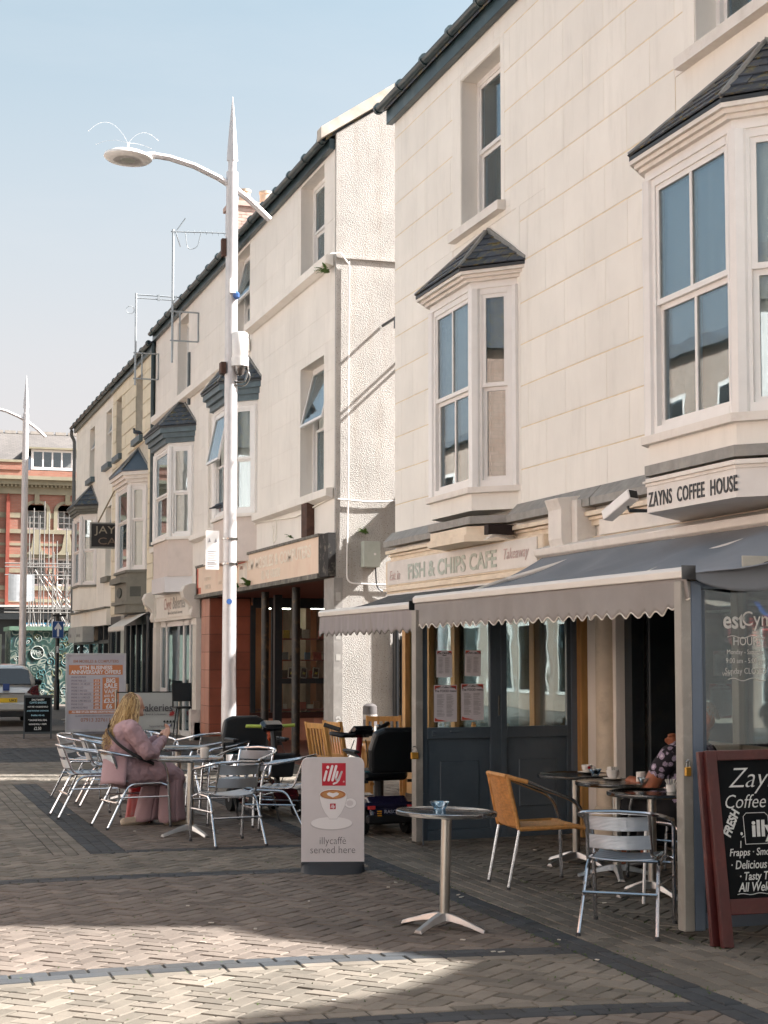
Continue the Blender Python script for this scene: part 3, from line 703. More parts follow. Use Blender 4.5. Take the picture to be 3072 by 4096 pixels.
# fish cafe glazing: pine frames, sills, glass, room behind
G0 = 13.62; PY = [18.75, 17.88, 17.02, 15.86, 14.76, 13.66]
mb = MB()
for y in PY: mb.box(F-.03, F+.09, y-.06, y+.06, .0, 2.42)
for a, b in zip(PY[1:], PY): mb.box(F-.015, F+.07, a+.06, b-.06, .0, .62); mb.box(F-.03, F+.09, a+.06, b-.06, .62, .7); mb.box(F, F+.06, a+.06, b-.06, 2.3, 2.42)
mb.box(F+.09, F+1.6, 18.7, 18.78, 0, .62); mb.box(F+1.6, F+1.7, 18.69, 18.81, 0, 2.42); mb.box(F+.09, F+1.6, 18.7, 18.78, 2.3, 2.42)
mb.each('window_frame', PINED, B, bev=.006)
for a, b in zip(PY[1:], PY): bx('pane', SHOPGLASS, B, F+.028, F+.034, a+.06, b-.06, .7, 2.3)
bx('pane', SHOPGLASS, B, F+.09, F+1.6, 18.735, 18.741, .62, 2.3)
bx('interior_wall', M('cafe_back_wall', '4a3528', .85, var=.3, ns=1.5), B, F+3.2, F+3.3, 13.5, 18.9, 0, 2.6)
bx('interior_floor', M('cafe_floor', '4b4239', .6), B, F+.3, F+4.8, 8.8, 18.9, .0, .02)
bn = MB()
for k in range(7):
    y = 14.0+.34*k; z = 2.1-.12*math.sin((k % 4+.5)*PI/4); bn.add([(F+.35, y-.09, z), (F+.35, y+.09, z), (F+.35, y, z-.22)], [(0, 1, 2)])
bn.each('bunting_flag', M('bunting_white', 'c9c8be', .8), B, solid=.003)
# white curtain and scroll ironwork inside
mb = MB()
for k in range(4):
    y = 14.1+.55*k; sp = [(F+.22, y+.13*math.cos(a)*(1-a/16), .95+.13*math.sin(a)*(1-a/16)) for a in np.linspace(0, 10, 34)]
    mb.tube(sp, .007, 5); mb.tube([(F+.22, y-.16, .7), (F+.22, y-.16, 1.7)], .008, 5)
mb.each('scroll_ironwork', M('brass', 'a07a3e', .35, metal=.8), B)
for y, z0, z1, cc, mt in ((14.0, 1.35, 1.75, .3, 'd9cdb9'), (13.85, 1.05, 1.3, .22, '67c25a'), (13.8, 1.95, 2.25, .25, 'c98ea0'), (13.9, .75, .98, .3, 'c9c4ba')):
    bx('poster', M('poster_'+mt, mt, .6, var=.25, ns=14), B, F+.045, F+.05, y, y+cc, z0, z1)
# awning cassette of the coffee house and of the fish cafe
ac = MB(); ac.prism([(F-.02, 2.52), (F-.2, 2.56), (F-.3, 2.62), (F-.31, 2.68), (F-.1, 2.74), (F-.02, 2.74)], 1, 8.62, 14.05)
# alley side gate-height wall is left out; chimney of this building is hidden behind the eaves
A = thing('awning', 'large grey fabric awning with scalloped valance over the coffee house tables', 'awning', (F, 11, 2.6), group=None)
ac.build('cassette', PAINTW, A, bev=.008)
def awning(root, ya0, ya1, yb0, yb1, xb, zb, xa, za, m, vm, trim, bar_m, scal=.15, drop=.2, sag=.05, curl=True, edge=True, wr=0.0, taper=0):
    def fn(i, j):
        ya = ya0+(ya1-ya0)*j; yb = yb0+(yb1-yb0)*j
        y = ya+(yb-ya)*i; x = xa+(xb-xa)*i; z = za+(zb-za)*i-sag*math.sin(PI*i)*(1+1.2*math.cos(j*PI)**8)+wr*(math.sin(j*31+i*9)*.25+.35*math.sin(j*13-i*5)*(1-i)+.2*math.sin(j*47+i*14))*math.sin(PI*i)+.006*math.sin(j*60+5*i)*math.sin(PI*i)
        return (x, y, z)
    mb = MB(); mb.grid(fn, 18, 60); cv = mb.build('canopy', m, root, smooth=True, solid=.004)
    b = MB(); b.prism([(xb-.03, zb-.025), (xb-.035, zb+.02), (xb-.01, zb+.045), (xb+.03, zb+.035), (xb+.035, zb-.02)], 1, yb0, yb1); b.build('front_bar', bar_m, root, bev=.006)
    ec = MB(); ec.box(xb-.045, xb+.045, yb0-.012, yb0, zb-.035, zb+.05); ec.build('bar_cap', BLACK, root)
    n = int((yb1-yb0)/scal)*8
    def bot(t): 
        y = yb0+(yb1-yb0)*t; d = drop+.018*math.cos(2*PI*(y-yb0)/scal)
        c = max(0, 1-(y-yb0)/.45) if curl else 0
        return y, d*(1-.45*c*c), c
    def vf(i, j):
        y, d, c = bot(i); x = xb-.012-.012*math.sin(y*5.3)*j-.006*math.sin(y*23)*j
        return (x+.03*c*c*j, y, zb-.02-d*j)
    v = MB(); v.grid(vf, n, 6); v.build('valance', vm, root, smooth=True, solid=.003)
    t = MB(); t.tube([(vf(i/n, 1)[0], vf(i/n, 1)[1], vf(i/n, 1)[2]) for i in range(n+1)], .006, 4); t.build('piping', trim, root, smooth=True)
    return cv
AWF = M('grey_awning_fabric', '7a7d82', .8, var=.08, ns=2, bs=.2, bsc=220, dirt='878b92', dirt_amt=.35); AWV = M('taupe_valance_fabric', '8c8784', .85, var=.07, ns=3, bs=.2, bsc=200, dirt='a09a92', dirt_amt=.3)
AWW = M('white_piping', 'd8d2c8', .7); AWB = M('white_aluminium_bar', 'd6d0c8', .3, var=.03)
awning(A, 8.3, 13.95, 8.62, 13.65, 4.72, 2.17, F-.22, 2.62, AWF, AWV, AWW, AWB, scal=.165, drop=.215, sag=.045, wr=.05)
sd_ = MB()
def sfn(i, j):
    x = 4.74+(F-.25-4.74)*i; return (x, 8.62-.05*i-.28*i*0+.02*math.sin(i*9)*j, 2.17+.45*i-.045*math.sin(PI*i)*2.2-(.02+.16*math.sin(PI*min(1, i*1.05))**.8)*j)
sd_.grid(sfn, 20, 6); sd_.build('canopy_flap', AWF, A, smooth=True, solid=.004)
arms = MB()
for y in (9.6, 12.9): arms.tube([(F-.15, y, 2.6), (5.5, y+.5, 2.36), (4.76, y, 2.15)], .022, 6)
arms.each('folding_arm', AWB, A)
for y in (9.9, 11.3): bx('support_strap', AWB, A, F-.28, F-.24, y, y+.05, 2.5, 2.6)
A2 = thing('awning', 'smaller weathered dark grey awning over the wooden table, mould stained valance', 'awning', (F, 16, 2.4))
AWF2 = M('mouldy_canvas', '4e4f50', .95, var=.25, ns=10, bs=.5, bsc=60, dirt='8f9086', dirt_amt=.5); AWV2 = M('stained_valance', '928c8c', .9, var=.08, ns=3, stretch=(1, 3, .5), dirt='7c7a5c', dirt_amt=.45)
awning(A2, 13.7, 18.9, 13.72, 16.82, 4.72, 2.12, F-.15, 2.42, AWF2, AWV2, M('grey_edge', '6f6c64', .9), AWB, scal=.19, drop=.2, sag=.01, curl=False)
c2 = MB(); c2.box(F-.2, F-.02, 13.75, 18.95, 2.37, 2.43); c2.build('cassette', PAINTW, A2, bev=.01)
# security camera on the fascia
cc = thing('security_camera', 'white box security camera fixed beside the coffee house sign', 'security camera', (F-.5, 11.6, 2.9))
m2 = MB(); m2.T = Matrix.Translation((F-.42, 11.75, 2.98)) @ Matrix.Rotation(R(-25), 4, 'X') @ Matrix.Rotation(R(12), 4, 'Z'); m2.box(-.05, .05, -.02, .36, -.045, .045); m2.build('camera_housing', WHITE, cc, bev=.01)
m2 = MB(); m2.T = Matrix.Translation((F-.42, 11.75, 2.98)) @ Matrix.Rotation(R(-25), 4, 'X') @ Matrix.Rotation(R(12), 4, 'Z'); m2.box(-.04, .04, -.024, -.018, -.035, .035); m2.build('lens_cover', BLACK, cc)
m2 = MB(); m2.tube([(F-.42, 11.85, 2.93), (F-.42, 11.8, 2.86), (F-.06, 11.72, 2.86)], .016, 6); m2.build('camera_bracket', DARKWOOD, cc)

# ---------------------------------------------------------------- glazed wooden screens of the terrace
SC = thing('terrace_screen', 'dark blue folding screen with menus taped to its glass', 'screen', (4.75, 13.6, 0))
T, w = basis((4.72, 13.56, 0.03), (4.72, 13.56, 0), (6.33, 13.7, 0))
def TB(name, m, root, T, *b, bev=.004, par=None, **k):
    mb = MB(); mb.T = T; mb.box(*b); return mb.build(name, m, par or root, bev=bev, **k)
TB('post', GREYPOST, SC, T, -.05, .02, 0, 2.05, -.06, .035)
half = (w-.12)/2
for k in range(2):
    u0 = .02+k*(half+.05); u1 = u0+half
    mb = MB(); mb.T = T; s = .06
    mb.box(u0, u0+s, 0, 2.05, -.045, 0); mb.box(u1-s, u1, 0, 2.05, -.045, 0); mb.box(u0+s, u1-s, 1.99, 2.05, -.045, 0)
    mb.box(u0+s, u1-s, .9, 1.0, -.045, .002); mb.box(u0+s, u1-s, 0, .09, -.045, .002); mb.box(u0+s, u1-s, .09, .9, -.035, -.025)
    mb.build('screen_leaf', NAVY, SC, bev=.005)
    mb = MB(); mb.T = T; mb.box(u0+s+.13, u1-s-.11, .27, .7, -.03, -.012, .006); mb.build('raised_panel', NAVY, SC)
    TB('pane', SHOPGLASS, SC, T, u0+s, u1-s, 1.0, 1.99, -.025, -.019, bev=0)
TB('frame_post', NAVY, SC, T, .02+half, .07+half, 0, 2.05, -.05, -.004); TB('frame_post', NAVYL, SC, T, w-.07, w, 0, 2.3, -.05, .01)
TB('hinge', M('steel_hinge', '6d6a66', .4, metal=.7), SC, T, .045+half-.008, .045+half+.008, 1.1, 1.28, -.004, .008)
mb = MB(); mb.T = T; mb.tube(rounded([(.3, .965, .004), (.3, .965, .035), (.42, .965, .035), (.42, .965, .004)], .02), .006, 6); mb.build('handle', NAVY, SC)
TB('latch', NAVY, SC, T, .12, .16, .93, .97, 0, .015); 
mb = MB(); mb.T = T; mb.box(.0, .035, .05, .42, 0, .03); mb.tube([(.018, .3, .035), (.018, -.06, .035)], .008, 6); mb.build('drop_bolt', NAVY, SC)
pk = thing('padlock', 'brass padlock hanging on the dark blue folding screen edge', 'padlock', (4.66, 13.5, .8))
mb = MB(); mb.box(4.62, 4.69, 13.49, 13.52, .76, .82, .006); mb.build('lock_body', M('brass_lock', 'b98a3c', .35, metal=.6), pk)
mb = MB(); mb.tube(rounded([(4.635, 13.505, .82), (4.635, 13.505, .87), (4.675, 13.505, .87), (4.675, 13.505, .82)], .02), .005, 6); mb.build('shackle', M('steel', '9a9a98', .25, metal=1), pk)
# menus taped to the glass
inkm = M('menu_ink', '6d6668', .8); redm = M('menu_red', 'c2503f', .7)
PAPER = M('laminated_paper', 'd3cdd0', .35, var=.03)
def menu(u, v, wd, ht, label, head, foot=False, rot=0.):
    me_ = thing('menu_sheet', label, 'menu', tuple(T @ Vector((u, v, .0))))
    Tm = T @ Matrix.Translation((u, v, -.013)) @ Matrix.Rotation(rot, 4, 'Z')
    mb = MB(); mb.T = Tm; mb.box(0, wd, 0, ht, 0, .003); mb.build('paper', PAPER, me_)
    mb = MB(); mb.T = Tm; 
    def blob(cx, cy, sx, sy): mb.add([(cx, cy, .0035), (cx+sx, cy, .0035), (cx+sx*.55, cy+sy*.4, .0035), (cx+sx*.25, cy+sy*.55, .0035), (cx, cy+sy, .0035)], [(0, 1, 2, 3, 4) if sx*sy > 0 else (4, 3, 2, 1, 0)])
    blob(.005, ht-.005, wd*.3, -ht*.13); blob(wd-.005, ht-.005, -wd*.3, -ht*.13)
    if foot: blob(.005, .005, wd*.55, ht*.1)
    mb.build('red_flourish', redm, me_)
    mb = MB(); mb.T = Tm
    rr = random.Random(int(u*1000))
    for c in (0, 1):
        x0 = wd*(.12+.42*c); y = ht*.74
        while y > ht*.14:
            l = wd*rr.uniform(.2, .34); mb.box(x0, x0+l, y, y+ht*.006, .003, .0038); y -= ht*rr.choice([.018, .018, .03])
    mb.build('print', inkm, me_)
    bk = MATS.get('ink_black') or M('ink_black', '26242a', .7)
    t0 = Tm @ Matrix.Translation((wd*.5, ht*.86, .0035))
    for s_, yy, sz in head:
        tx = text(s_, sz, (0, 0, 0), Matrix.Identity(4), bk, me_, name='heading', world=False, align='CENTER', ext=.0003, off=.0006)
        tx.data.transform(Matrix.Translation(-worldloc(me_)) @ Tm @ Matrix.Translation((wd*.5, ht*yy, .0035)))
FH = [("Zayn's Coffee House", .915, .024), ('The FOOD menu', .81, .03)]
menu(.15, 1.03+.02, .225, .33, 'food menu sheet with red corners, lower left of four taped menus', FH, True)
menu(.42, 1.03+.03, .225, .33, 'food menu sheet with red corners, lower right of four taped menus', FH, True)
menu(.175, 1.45, .155, .24, 'drinks menu sheet taped directly above the lower left food menu', [('The DRINKS', .86, .026), ('menu', .8, .018)])
menu(.455, 1.46, .16, .235, 'drinks menu sheet taped above the lower right food menu', [('DRINKS MENU', .86, .024)], rot=-.02)
# near side screen
S2 = thing('terrace_screen', 'grey blue glazed screen with opening hours, standing behind the red framed board', 'screen', (4.75, 8.7, 0))
bx('post', GREYPOST, S2, 4.69, 4.76, 8.66, 8.75, .03, 2.13, .006)
bx('frame_post', NAVYL, S2, 4.76, 4.835, 8.665, 8.745, .03, 2.13, .004)
mb = MB(); mb.box(4.835, 6.33, 8.68, 8.74, 2.085, 2.14); mb.box(4.835, 6.33, 8.675, 8.745, .98, 1.06); mb.box(4.835, 6.33, 8.68, 8.74, .04, .13); mb.box(6.27, 6.33, 8.68, 8.74, .13, 2.085); mb.box(4.86, 6.27, 8.7, 8.72, .13, .98)
mb.each('frame_rail', NAVYL, S2, bev=.004)
mb = MB(); mb.box(4.84, 4.87, 8.69, 8.73, .13, 2.08); mb.build('glazing_bead', NAVY, S2, bev=.003)
bx('pane', SHOPGLASS, S2, 4.87, 6.27, 8.708, 8.714, 1.06, 2.085)
VIN = M('white_vinyl', 'c3c0b8', .7)
for s_, z, sz, x in (('HOURS', 1.74, .075, 5.17), ('Monday - Saturday', 1.685, .042, 5.155), ('9:00 am - 5:00 pm', 1.63, .046, 5.155), ('Sunday CLOSED', 1.565, .052, 5.155)):
    text(s_, sz, (x, 8.705, z), YM, VIN, S2, align='CENTER', sx=.82)
text('est', .15, (5.0, 8.705, 1.845), YM, VIN, S2, off=.003, sx=.85); text('Cymru', .13, (5.13, 8.705, 1.86), YM, VIN, S2, sx=.9)
text('Cymru', .13, (5.2, 8.655, 2.17), YM, BLACK, S2, shear=.5); text('WiFi', .035, (4.99, 8.705, 1.55), YM, VIN, S2)
bx('name_board', M('cream_board', 'a8a295', .6), S2, 5.12, 6.3, 8.66, 8.675, 2.145, 2.29)
mb = MB()
for z in (1.79, 1.53): mb.tube([(5.03+.26*t, 8.704, z+.008*math.sin(t*12)) for t in np.linspace(0, 1, 20)], .003, 4)
mb.each('scroll_ornament', VIN, S2)
pk = thing('padlock', 'brass padlock hanging on the post near the cups', 'padlock', (4.7, 8.6, .8))
mb = MB(); mb.box(4.695, 4.735, 8.635, 8.655, .955, 1.01, .005); mb.build('lock_body', MATS['brass_lock'], pk)
mb = MB(); mb.tube(rounded([(4.705, 8.645, 1.01), (4.705, 8.645, 1.05), (4.725, 8.645, 1.05), (4.725, 8.645, 1.01)], .012), .004, 6); mb.build('shackle', MATS['steel'], pk)
# ---------------------------------------------------------------- pebble-dashed terrace with the phone shop and the bakery
def pebble_mat():
    m, nt, b, o = nmat('pebbledash'); v = wpos(nt)
    vo = N(nt, 'ShaderNodeTexVoronoi', feature='F1'); nt.links.new(v, vo.inputs['Vector']); vo.inputs['Scale'].default_value = 70
    n = noise(nt, v, 14, 6, .7); n0 = noise(nt, v, 2, 5, .6); n5 = noise(nt, v, 60, 3, .6)
    cc = mix(nt, ramp(nt, n0, .3, .7), srgb('a5a19b'), srgb('b8b3ad'))
    cc = mix(nt, ramp(nt, n5, .6, .66, (0,)*3, (.9,)*3), cc, srgb('5e5349'))
    cc = mix(nt, ramp(nt, n, .62, .78, (0,)*3, (.4,)*3), cc, srgb('9d8b78')); n7 = noise(nt, wpos(nt, (2.2, 1, .25)), 3, 7, .7); cc = mix(nt, ramp(nt, n7, .5, .72, (0,)*3, (.5,)*3), cc, srgb('97897a'))
    nt.links.new(cc, b.inputs['Base Color']); b.inputs['Roughness'].default_value = .9
    bump(nt, b, vo.outputs[0], .8, .007); return m
PEB = pebble_mat(); CREAMB = stucco('pale_cream_render', 'e9e2d9', '978b7b', .3)
T2 = thing('terrace_building', 'cream three storey terrace with pebble dashed gable, phone shop and bakery below', 'building', (F, 29, 0))
Z2 = 9.12; GY = 21.92
W2 = [(22.5, 23.85, 7.46, 8.98), (27.35, 28.65, 7.2, 8.98), (33.0, 34.25, 7.3, 8.9), (22.5, 23.85, 4.08, 6.1)]
B2O = [(26.95, 28.6, 4.1, 6.1), (32.6, 34.8, 4.1, 6.1)]
wall('wall', CREAMB, T2, F, F+.25, GY+.01, 37.0, 2.9, Z2, W2+B2O)
ledge_z = lambda y: 7.4
blk = [(a-.12, b+.12, c-.1, d+.1) for a, b, c, d in W2]+[(26.6, 29.0, 3.9, 7.0), (32.2, 35.2, 3.9, 7.0)]+[(22, 37.1, 7.02, 7.3)]
blocks(T2, CREAMB, F, GY+.05, 37.0, 4.05, 8.9, blk, .95, .44, proud=.004, gap=.006, bev=.002)
bx('gable_wall', PEB, T2, F+.0, F+7, GY-.06, GY+.01, 0, 4.0); 
g = MB(); g.prism([(F, 0), (F+.0, Z2+.12), (F+3.5, 11.6), (F+7, Z2+.12), (F+7, 0)], 1, GY-.055, GY+.005)
bpy.data.objects.remove(bpy.data.objects['gable_wall']); g.build('gable_wall', PEB, T2)
bx('floor_band', PEB, T2, F, F+7, GY-.085, GY-.055, 7.40, 7.43); 
g = MB(); g.prism([(F-.25, Z2+.0), (F-.25, Z2+.17), (F+3.5, 11.85), (F+3.5, 11.65)], 1, GY-.13, GY+.1); g.build('verge', M('verge_mortar', 'b9b0a4', .9, var=.2, dirt='8a7c4e', dirt_amt=.4), T2)
roof(T2, GY, 37.05, Z2+.02, 11.75, 7)
bx('rear_wall', CREAMB, T2, F+6.8, F+7, GY+.01, 37, 0, Z2); bx('party_wall', CREAMB, T2, F+.25, F+6.8, 36.8, 37, 0, Z2)
bx('fascia_board', GUTTER, T2, F-.09, F-.01, GY+.0, 37.0, Z2-.1, Z2+.05)
gutter(T2, GY+.02, 36.9, Z2+.06)
# string courses: upper ledge steps down beyond the second window, lower ledge runs round the bays
mb = MB(); mb.prism([(F-.02, 7.3), (F-.14, 7.34), (F-.14, 7.46), (F-.02, 7.47)], 1, GY+.02, 27.2)
mb.each('string_course', CREAMB, T2)
mb = MB(); mb.prism([(F-.02, 7.02), (F-.13, 7.06), (F-.13, 7.2), (F-.02, 7.22)], 1, 27.2, 36.9); mb.each('string_course', CREAMB, T2)
mb = MB(); mb.prism([(F-.02, 3.92), (F-.12, 3.96), (F-.12, 4.07), (F-.02, 4.08)], 1, GY+.02, 26.6); mb.each('string_course', CREAMB, T2)
mb = MB(); mb.prism([(F-.02, 4.0), (F-.12, 4.04), (F-.12, 4.15), (F-.02, 4.16)], 1, 35.1, 36.95); mb.prism([(F-.02, 3.95), (F-.12, 4.0), (F-.12, 4.1), (F-.02, 4.11)], 1, 29.1, 32.2); mb.each('string_course', CREAMB, T2)
mb = MB(); mb.box(F-.06, F, 30.62, 30.98, 3.4, 7.02); mb.each('flat_pier', CREAMB, T2, bev=.01)
for i, (y0, y1, z0, z1) in enumerate(W2):
    T, w = basis((F+.2, y1, z0), (0, y1, 0), (0, y0, 0))
    window(T2, T, w, z1-z0, split=(.5 if i != 3 else .47,), cols=(1, 1), curt=CURT if i != 1 else CURTD, back=.09, open_top=R(14) if i in (1, 3) else 0)
    if i == 3: pass
    else: continue
bay(T2, 26.75, 28.4, .39, 4.12, 6.0, 3.3, 7.2, rows=6, sw=.24, cols=(1, 1), hood=TEALWOOD, hoodh=.3, ov=.24, sill_m=CREAMB, apr_m=M('pinkish_render', 'd0c2b9', .8, var=.04, dirt='9c8f80', dirt_amt=.2), split=(.5,), open_top=R(12), apex=28.0)
bay(T2, 32.4, 34.55, .42, 4.12, 6.0, 3.3, 7.1, rows=6, sw=.26, cols=(1, 1), hood=TEALWOOD, hoodh=.3, ov=.24, sill_m=CREAMB, apr_m=MATS['pinkish_render'], split=(.52,), apex=33.6, cur=(CURT, M('white_blind', 'dedbd8', .8)))
mb = MB(); mb.prism(plan(.42, 32.5, 34.45, .06), 2, 2.98, 3.3); mb.each('bay_base', M('white_cladding', 'cdcaca', .4, var=.03), T2)
bx('ledge_shelf', PAINTW, T2, F-.4, F-.005, 27.6, 29.3, 3.34, 3.46)
# phone shop: fascia, recessed window, tiled piers, iron columns
PS = 'terrace'
om = M('sun_bleached_orange_sign', 'e2c9b3', .45, var=.06, ns=1.2, dirt='c07a5c', dirt_amt=.35, stretch=(1, 1, .5))
fb = MB(); fb.box(F-.11, F+.1, 22.36, 31.35, 2.86, 3.4); fb = fb.build('fascia', om, T2, label='sun bleached orange fascia reading BM MOBILES & COMPUTERS')
mb = MB(); mb.box(F-.14, F+.1, 22.3, 31.4, 3.4, 3.44); mb.box(F-.15, F+.1, 22.3, 31.4, 2.79, 2.86); mb.box(F-.125, F+.1, 31.35, 31.4, 2.86, 3.4)
mb.each('fascia_trim', M('rotten_grey_trim', '6a665e', .9, var=.4, ns=8, bs=.8, bsc=25, dirt='b9b0a2', dirt_amt=.5), fb)
mb = MB(); mb.box(F-.116, F-.004, GY-.08, 22.36, 2.8, 3.42); mb.build('fascia_end', M('peeling_black', '24211f', .8, var=.4, ns=8, dirt='9f9688', dirt_amt=.55), fb)
wt = M('bleached_letters', 'e8dccb', .6, var=.05, dirt='dcb79a', dirt_amt=.55, ns=9); rt = M('red_sign_patch', 'c4604c', .5, var=.12)
text('BM MOBILES & COMPUTERS', .26, (F-.113, 26.9, 3.13), XM, wt, fb, off=.006, sx=1.28)
text('01745 608830', .2, (F-.113, 25.9, 2.93), XM, wt, fb, off=.005, sx=1.1)
mb = MB(); mb.box(F-.113, F-.109, 27.1, 28.3, 3.28, 3.39); mb.box(F-.113, F-.109, 30.95, 31.33, 2.88, 3.0); mb.box(F-.113, F-.109, 31.2, 31.34, 2.88, 3.38); mb.each('red_patch', rt, fb)
lb = bx('notice', M('pale_notice', 'd6cec2', .6), fb, F-.118, F-.112, 26.95, 27.55, 2.93, 3.27); text('APPLE', .09, (F-.12, 27.5, 3.17), XM, M('brown_letters', '9c6d5a', .7), lb, sx=1.2)
text('WE SELL & REPAIRS', .08, (F-.115, 28.7, 3.22), XM, M('brown_letters2', 'a5654f', .7), fb, sx=1.5); text('LAPTOPS', .12, (F-.115, 30.6, 3.1), XM, wt, fb, sx=1.3); text('TABLETS', .12, (F-.115, 30.6, 2.95), XM, wt, fb, sx=1.3); text('ACCESSORIES', .1, (F-.115, 29.3, 2.99), XM, wt, fb, sx=1.3)
TILE = M('terracotta_tile', '8e4f3c', .38, var=.18, ns=3, rnd=.16, dirt='6d3a2d', dirt_amt=.4, bs=.08, bsc=20)
TILEL = M('pale_terracotta_tile', 'b07a66', .35, var=.12, ns=3, rnd=.12)
GR = M('tile_grout', '4a3a33', .9)
def tiles_y(parent, x0, x1, y, z0, z1, w, h, m=TILE):     # tiles on a face that looks to -y
    nx = max(1, round((x1-x0)/w)); nz = max(1, round((z1-z0)/h)); w = (x1-x0)/nx; h = (z1-z0)/nz
    me = MB().box(.004, w-.004, -.012, 0, .004, h-.004, .003).mesh('tile', m); b = worldloc(parent)
    for i in range(nx):
        for k in range(nz):
            o = bpy.data.objects.new('tile', me); C.objects.link(o); o.parent = parent; o.location = Vector((x0+i*w, y, z0+k*h))-b
def tiles_x(parent, x, y0, y1, z0, z1, w, h, m=TILE):
    ny = max(1, round((y1-y0)/w)); nz = max(1, round((z1-z0)/h)); w = (y1-y0)/ny; h = (z1-z0)/nz
    me = MB().box(-.012, 0, .004, w-.004, .004, h-.004, .003).mesh('tile', m); b = worldloc(parent)
    for i in range(ny):
        for k in range(nz):
            o = bpy.data.objects.new('tile', me); C.objects.link(o); o.parent = parent; o.location = Vector((x, y0+i*w, z0+k*h))-b
YW = 30.6
pr_ = bx('tiled_pier', GR, T2, F, F+.82, YW, 31.4, 0, 2.8); tiles_y(pr_, F, F+.8, YW, 0, 2.78, .27, .33); tiles_x(pr_, F, YW, 31.38, 0, 2.78, .4, .33, TILEL)
dd = bx('tiled_dado', GR, T2, F+.86, F+2.9, YW, YW+.15, 0, .46); tiles_y(dd, F+.86, F+2.9, YW, 0, .45, .42, .45, TILEL)
bx('window_sill', M('dark_red_wood', '3a1c16', .5), T2, F+.84, F+2.9, YW-.06, YW+.12, .46, .56)
shopw = MB()
for x in (F+.86, F+1.28, F+2.86): shopw.box(x-.05, x+.05, YW-.02, YW+.06, .56, 2.65)
shopw.box(F+.86, F+2.9, YW-.02, YW+.06, 2.6, 2.8); shopw.box(F+1.28, F+2.86, YW-.02, YW+.06, 1.12, 1.22)
shopw.each('window_frame', DARKWOOD, T2, bev=.005)
bx('pane', SHOPGLASS, T2, F+.91, F+1.23, YW+.02, YW+.026, .56, 2.6); bx('pane', SHOPGLASS, T2, F+1.33, F+2.81, YW+.02, YW+.026, .56, 1.12); bx('pane', SHOPGLASS, T2, F+1.33, F+2.81, YW+.02, YW+.026, 1.22, 2.6)
bx('shop_back_wall', M('orange_shop_wall', 'b9764f', .8, var=.15, ns=1.5), T2, F+.3, F+6.5, 33.5, 33.6, 0, 2.85)
bx('shop_ceiling', M('red_ceiling_boards', '7a4232', .7), T2, F+.02, F+6.7, GY+.1, 36.8, 2.8, 2.85)
bx('shop_side_wall', M('shop_side', '8b6f5b', .8), T2, F+2.95, F+3.05, GY+.1, 33.5, 0, 2.8)
bx('red_floor', M('red_floor_tile', '6d3c30', .45, var=.2, ns=5), T2, F+.02, F+2.95, GY+.1, 33.4, 0, .012)
bx('display_shelf', M('red_shelf', '8c3b33', .5), T2, F+1.0, F+2.85, YW+.12, YW+.5, .58, .62)
RS = MATS['red_shelf']
for z in (1.2, 1.56, 1.98): bx('display_shelf', RS, T2, F+1.3, F+2.85, YW+.15, YW+.45, z, z+.03)
tl = M('tube_light', 'fff4e0', .5, emit=7.0)
bx('ceiling_light', tl, T2, F+1.5, F+1.95, YW+1.3, YW+1.36, 2.62, 2.66); bx('ceiling_light', tl, T2, F+2.3, F+2.8, YW+1.0, YW+1.06, 2.62, 2.66)
stock = thing('phone_display', 'row of boxed phones and gadgets on red shelves behind the shop glass', 'phone display', (F+2, YW+.3, 1.23))
cl = ['2a2b30', 'd9d6cf', '3b7fb0', 'c0473c', 'd6d2c6', '8d5a3b', '9ec7c4', '1c1d22', 'e0b93d', '6f7f8d']
k = 0
for z in (.62, 1.23, 1.59, 2.01):
    x = F+1.36
    while x < F+2.78:
        w_ = random.uniform(.06, .16); h_ = random.uniform(.08, .24) if z > .7 else random.uniform(.08, .2)
        if random.random() < .72: bx('product_box', M('box_'+cl[k % 10], cl[k % 10], .5, var=.2, ns=30), stock, x, x+w_, YW+.2, YW+.28, z, z+h_)
        x += w_+random.uniform(.02, .08); k += 1
for i, x in enumerate((F+1.6, F+1.85, F+2.1, F+2.35)):
    mb = MB(); mb.T = Matrix.Translation((x, YW+.14, 1.23)) @ Matrix.Rotation(R(-12), 4, 'X') @ Matrix.Rotation(R(8), 4, 'Y'); mb.box(0, .13, 0, .02, 0, .22); mb.build('phone_box', M('box_d9d6cf', 'd9d6cf'), stock)
    mb = MB(); mb.T = Matrix.Translation((x, YW+.14, 1.23)) @ Matrix.Rotation(R(-12), 4, 'X') @ Matrix.Rotation(R(8), 4, 'Y'); mb.box(.015, .115, -.003, 0, .02, .2); mb.build('phone_screen', BLACK, stock)
    mb = MB(); mb.T = Matrix.Translation((x, YW+.135, 1.23)) @ Matrix.Rotation(R(-12), 4, 'X') @ Matrix.Rotation(R(8), 4, 'Y'); mb.add([(.04, -.006, .08), (.09, -.006, .08), (.1, -.006, .13), (.065, -.006, .11), (.05, -.006, .14)], [(0, 1, 2, 3, 4)]); mb.build('yellow_star', M('yellow_tag', 'd9cf3a', .6), stock, solid=.002)
COLM = M('rust_flecked_black_iron', '26231f', .5, var=.3, ns=8, dirt='8d6a3e', dirt_amt=.5, bs=.25, bsc=30)
for y in (25.65, 27.8):
    mb = MB(); mb.lathe([(.085, 0), (.085, .05), (.07, .06), (.07, 2.8)], (F+.42, y, 0), 18); mb.build('iron_column', COLM, T2, smooth=True)
bx('door_post', DARKWOOD, T2, F+.9, F+1.04, 29.0, 29.14, 0, 2.8)
bx('corner_board', M('grey_paint_panel', '8c8883', .6, var=.12, dirt='c4bfb7', dirt_amt=.4), T2, F-.03, F+.1, GY-.07, 22.36, .45, 2.78); bx('corner_base', TILEL, T2, F-.04, F+.1, GY-.08, 22.36, 0, .45)
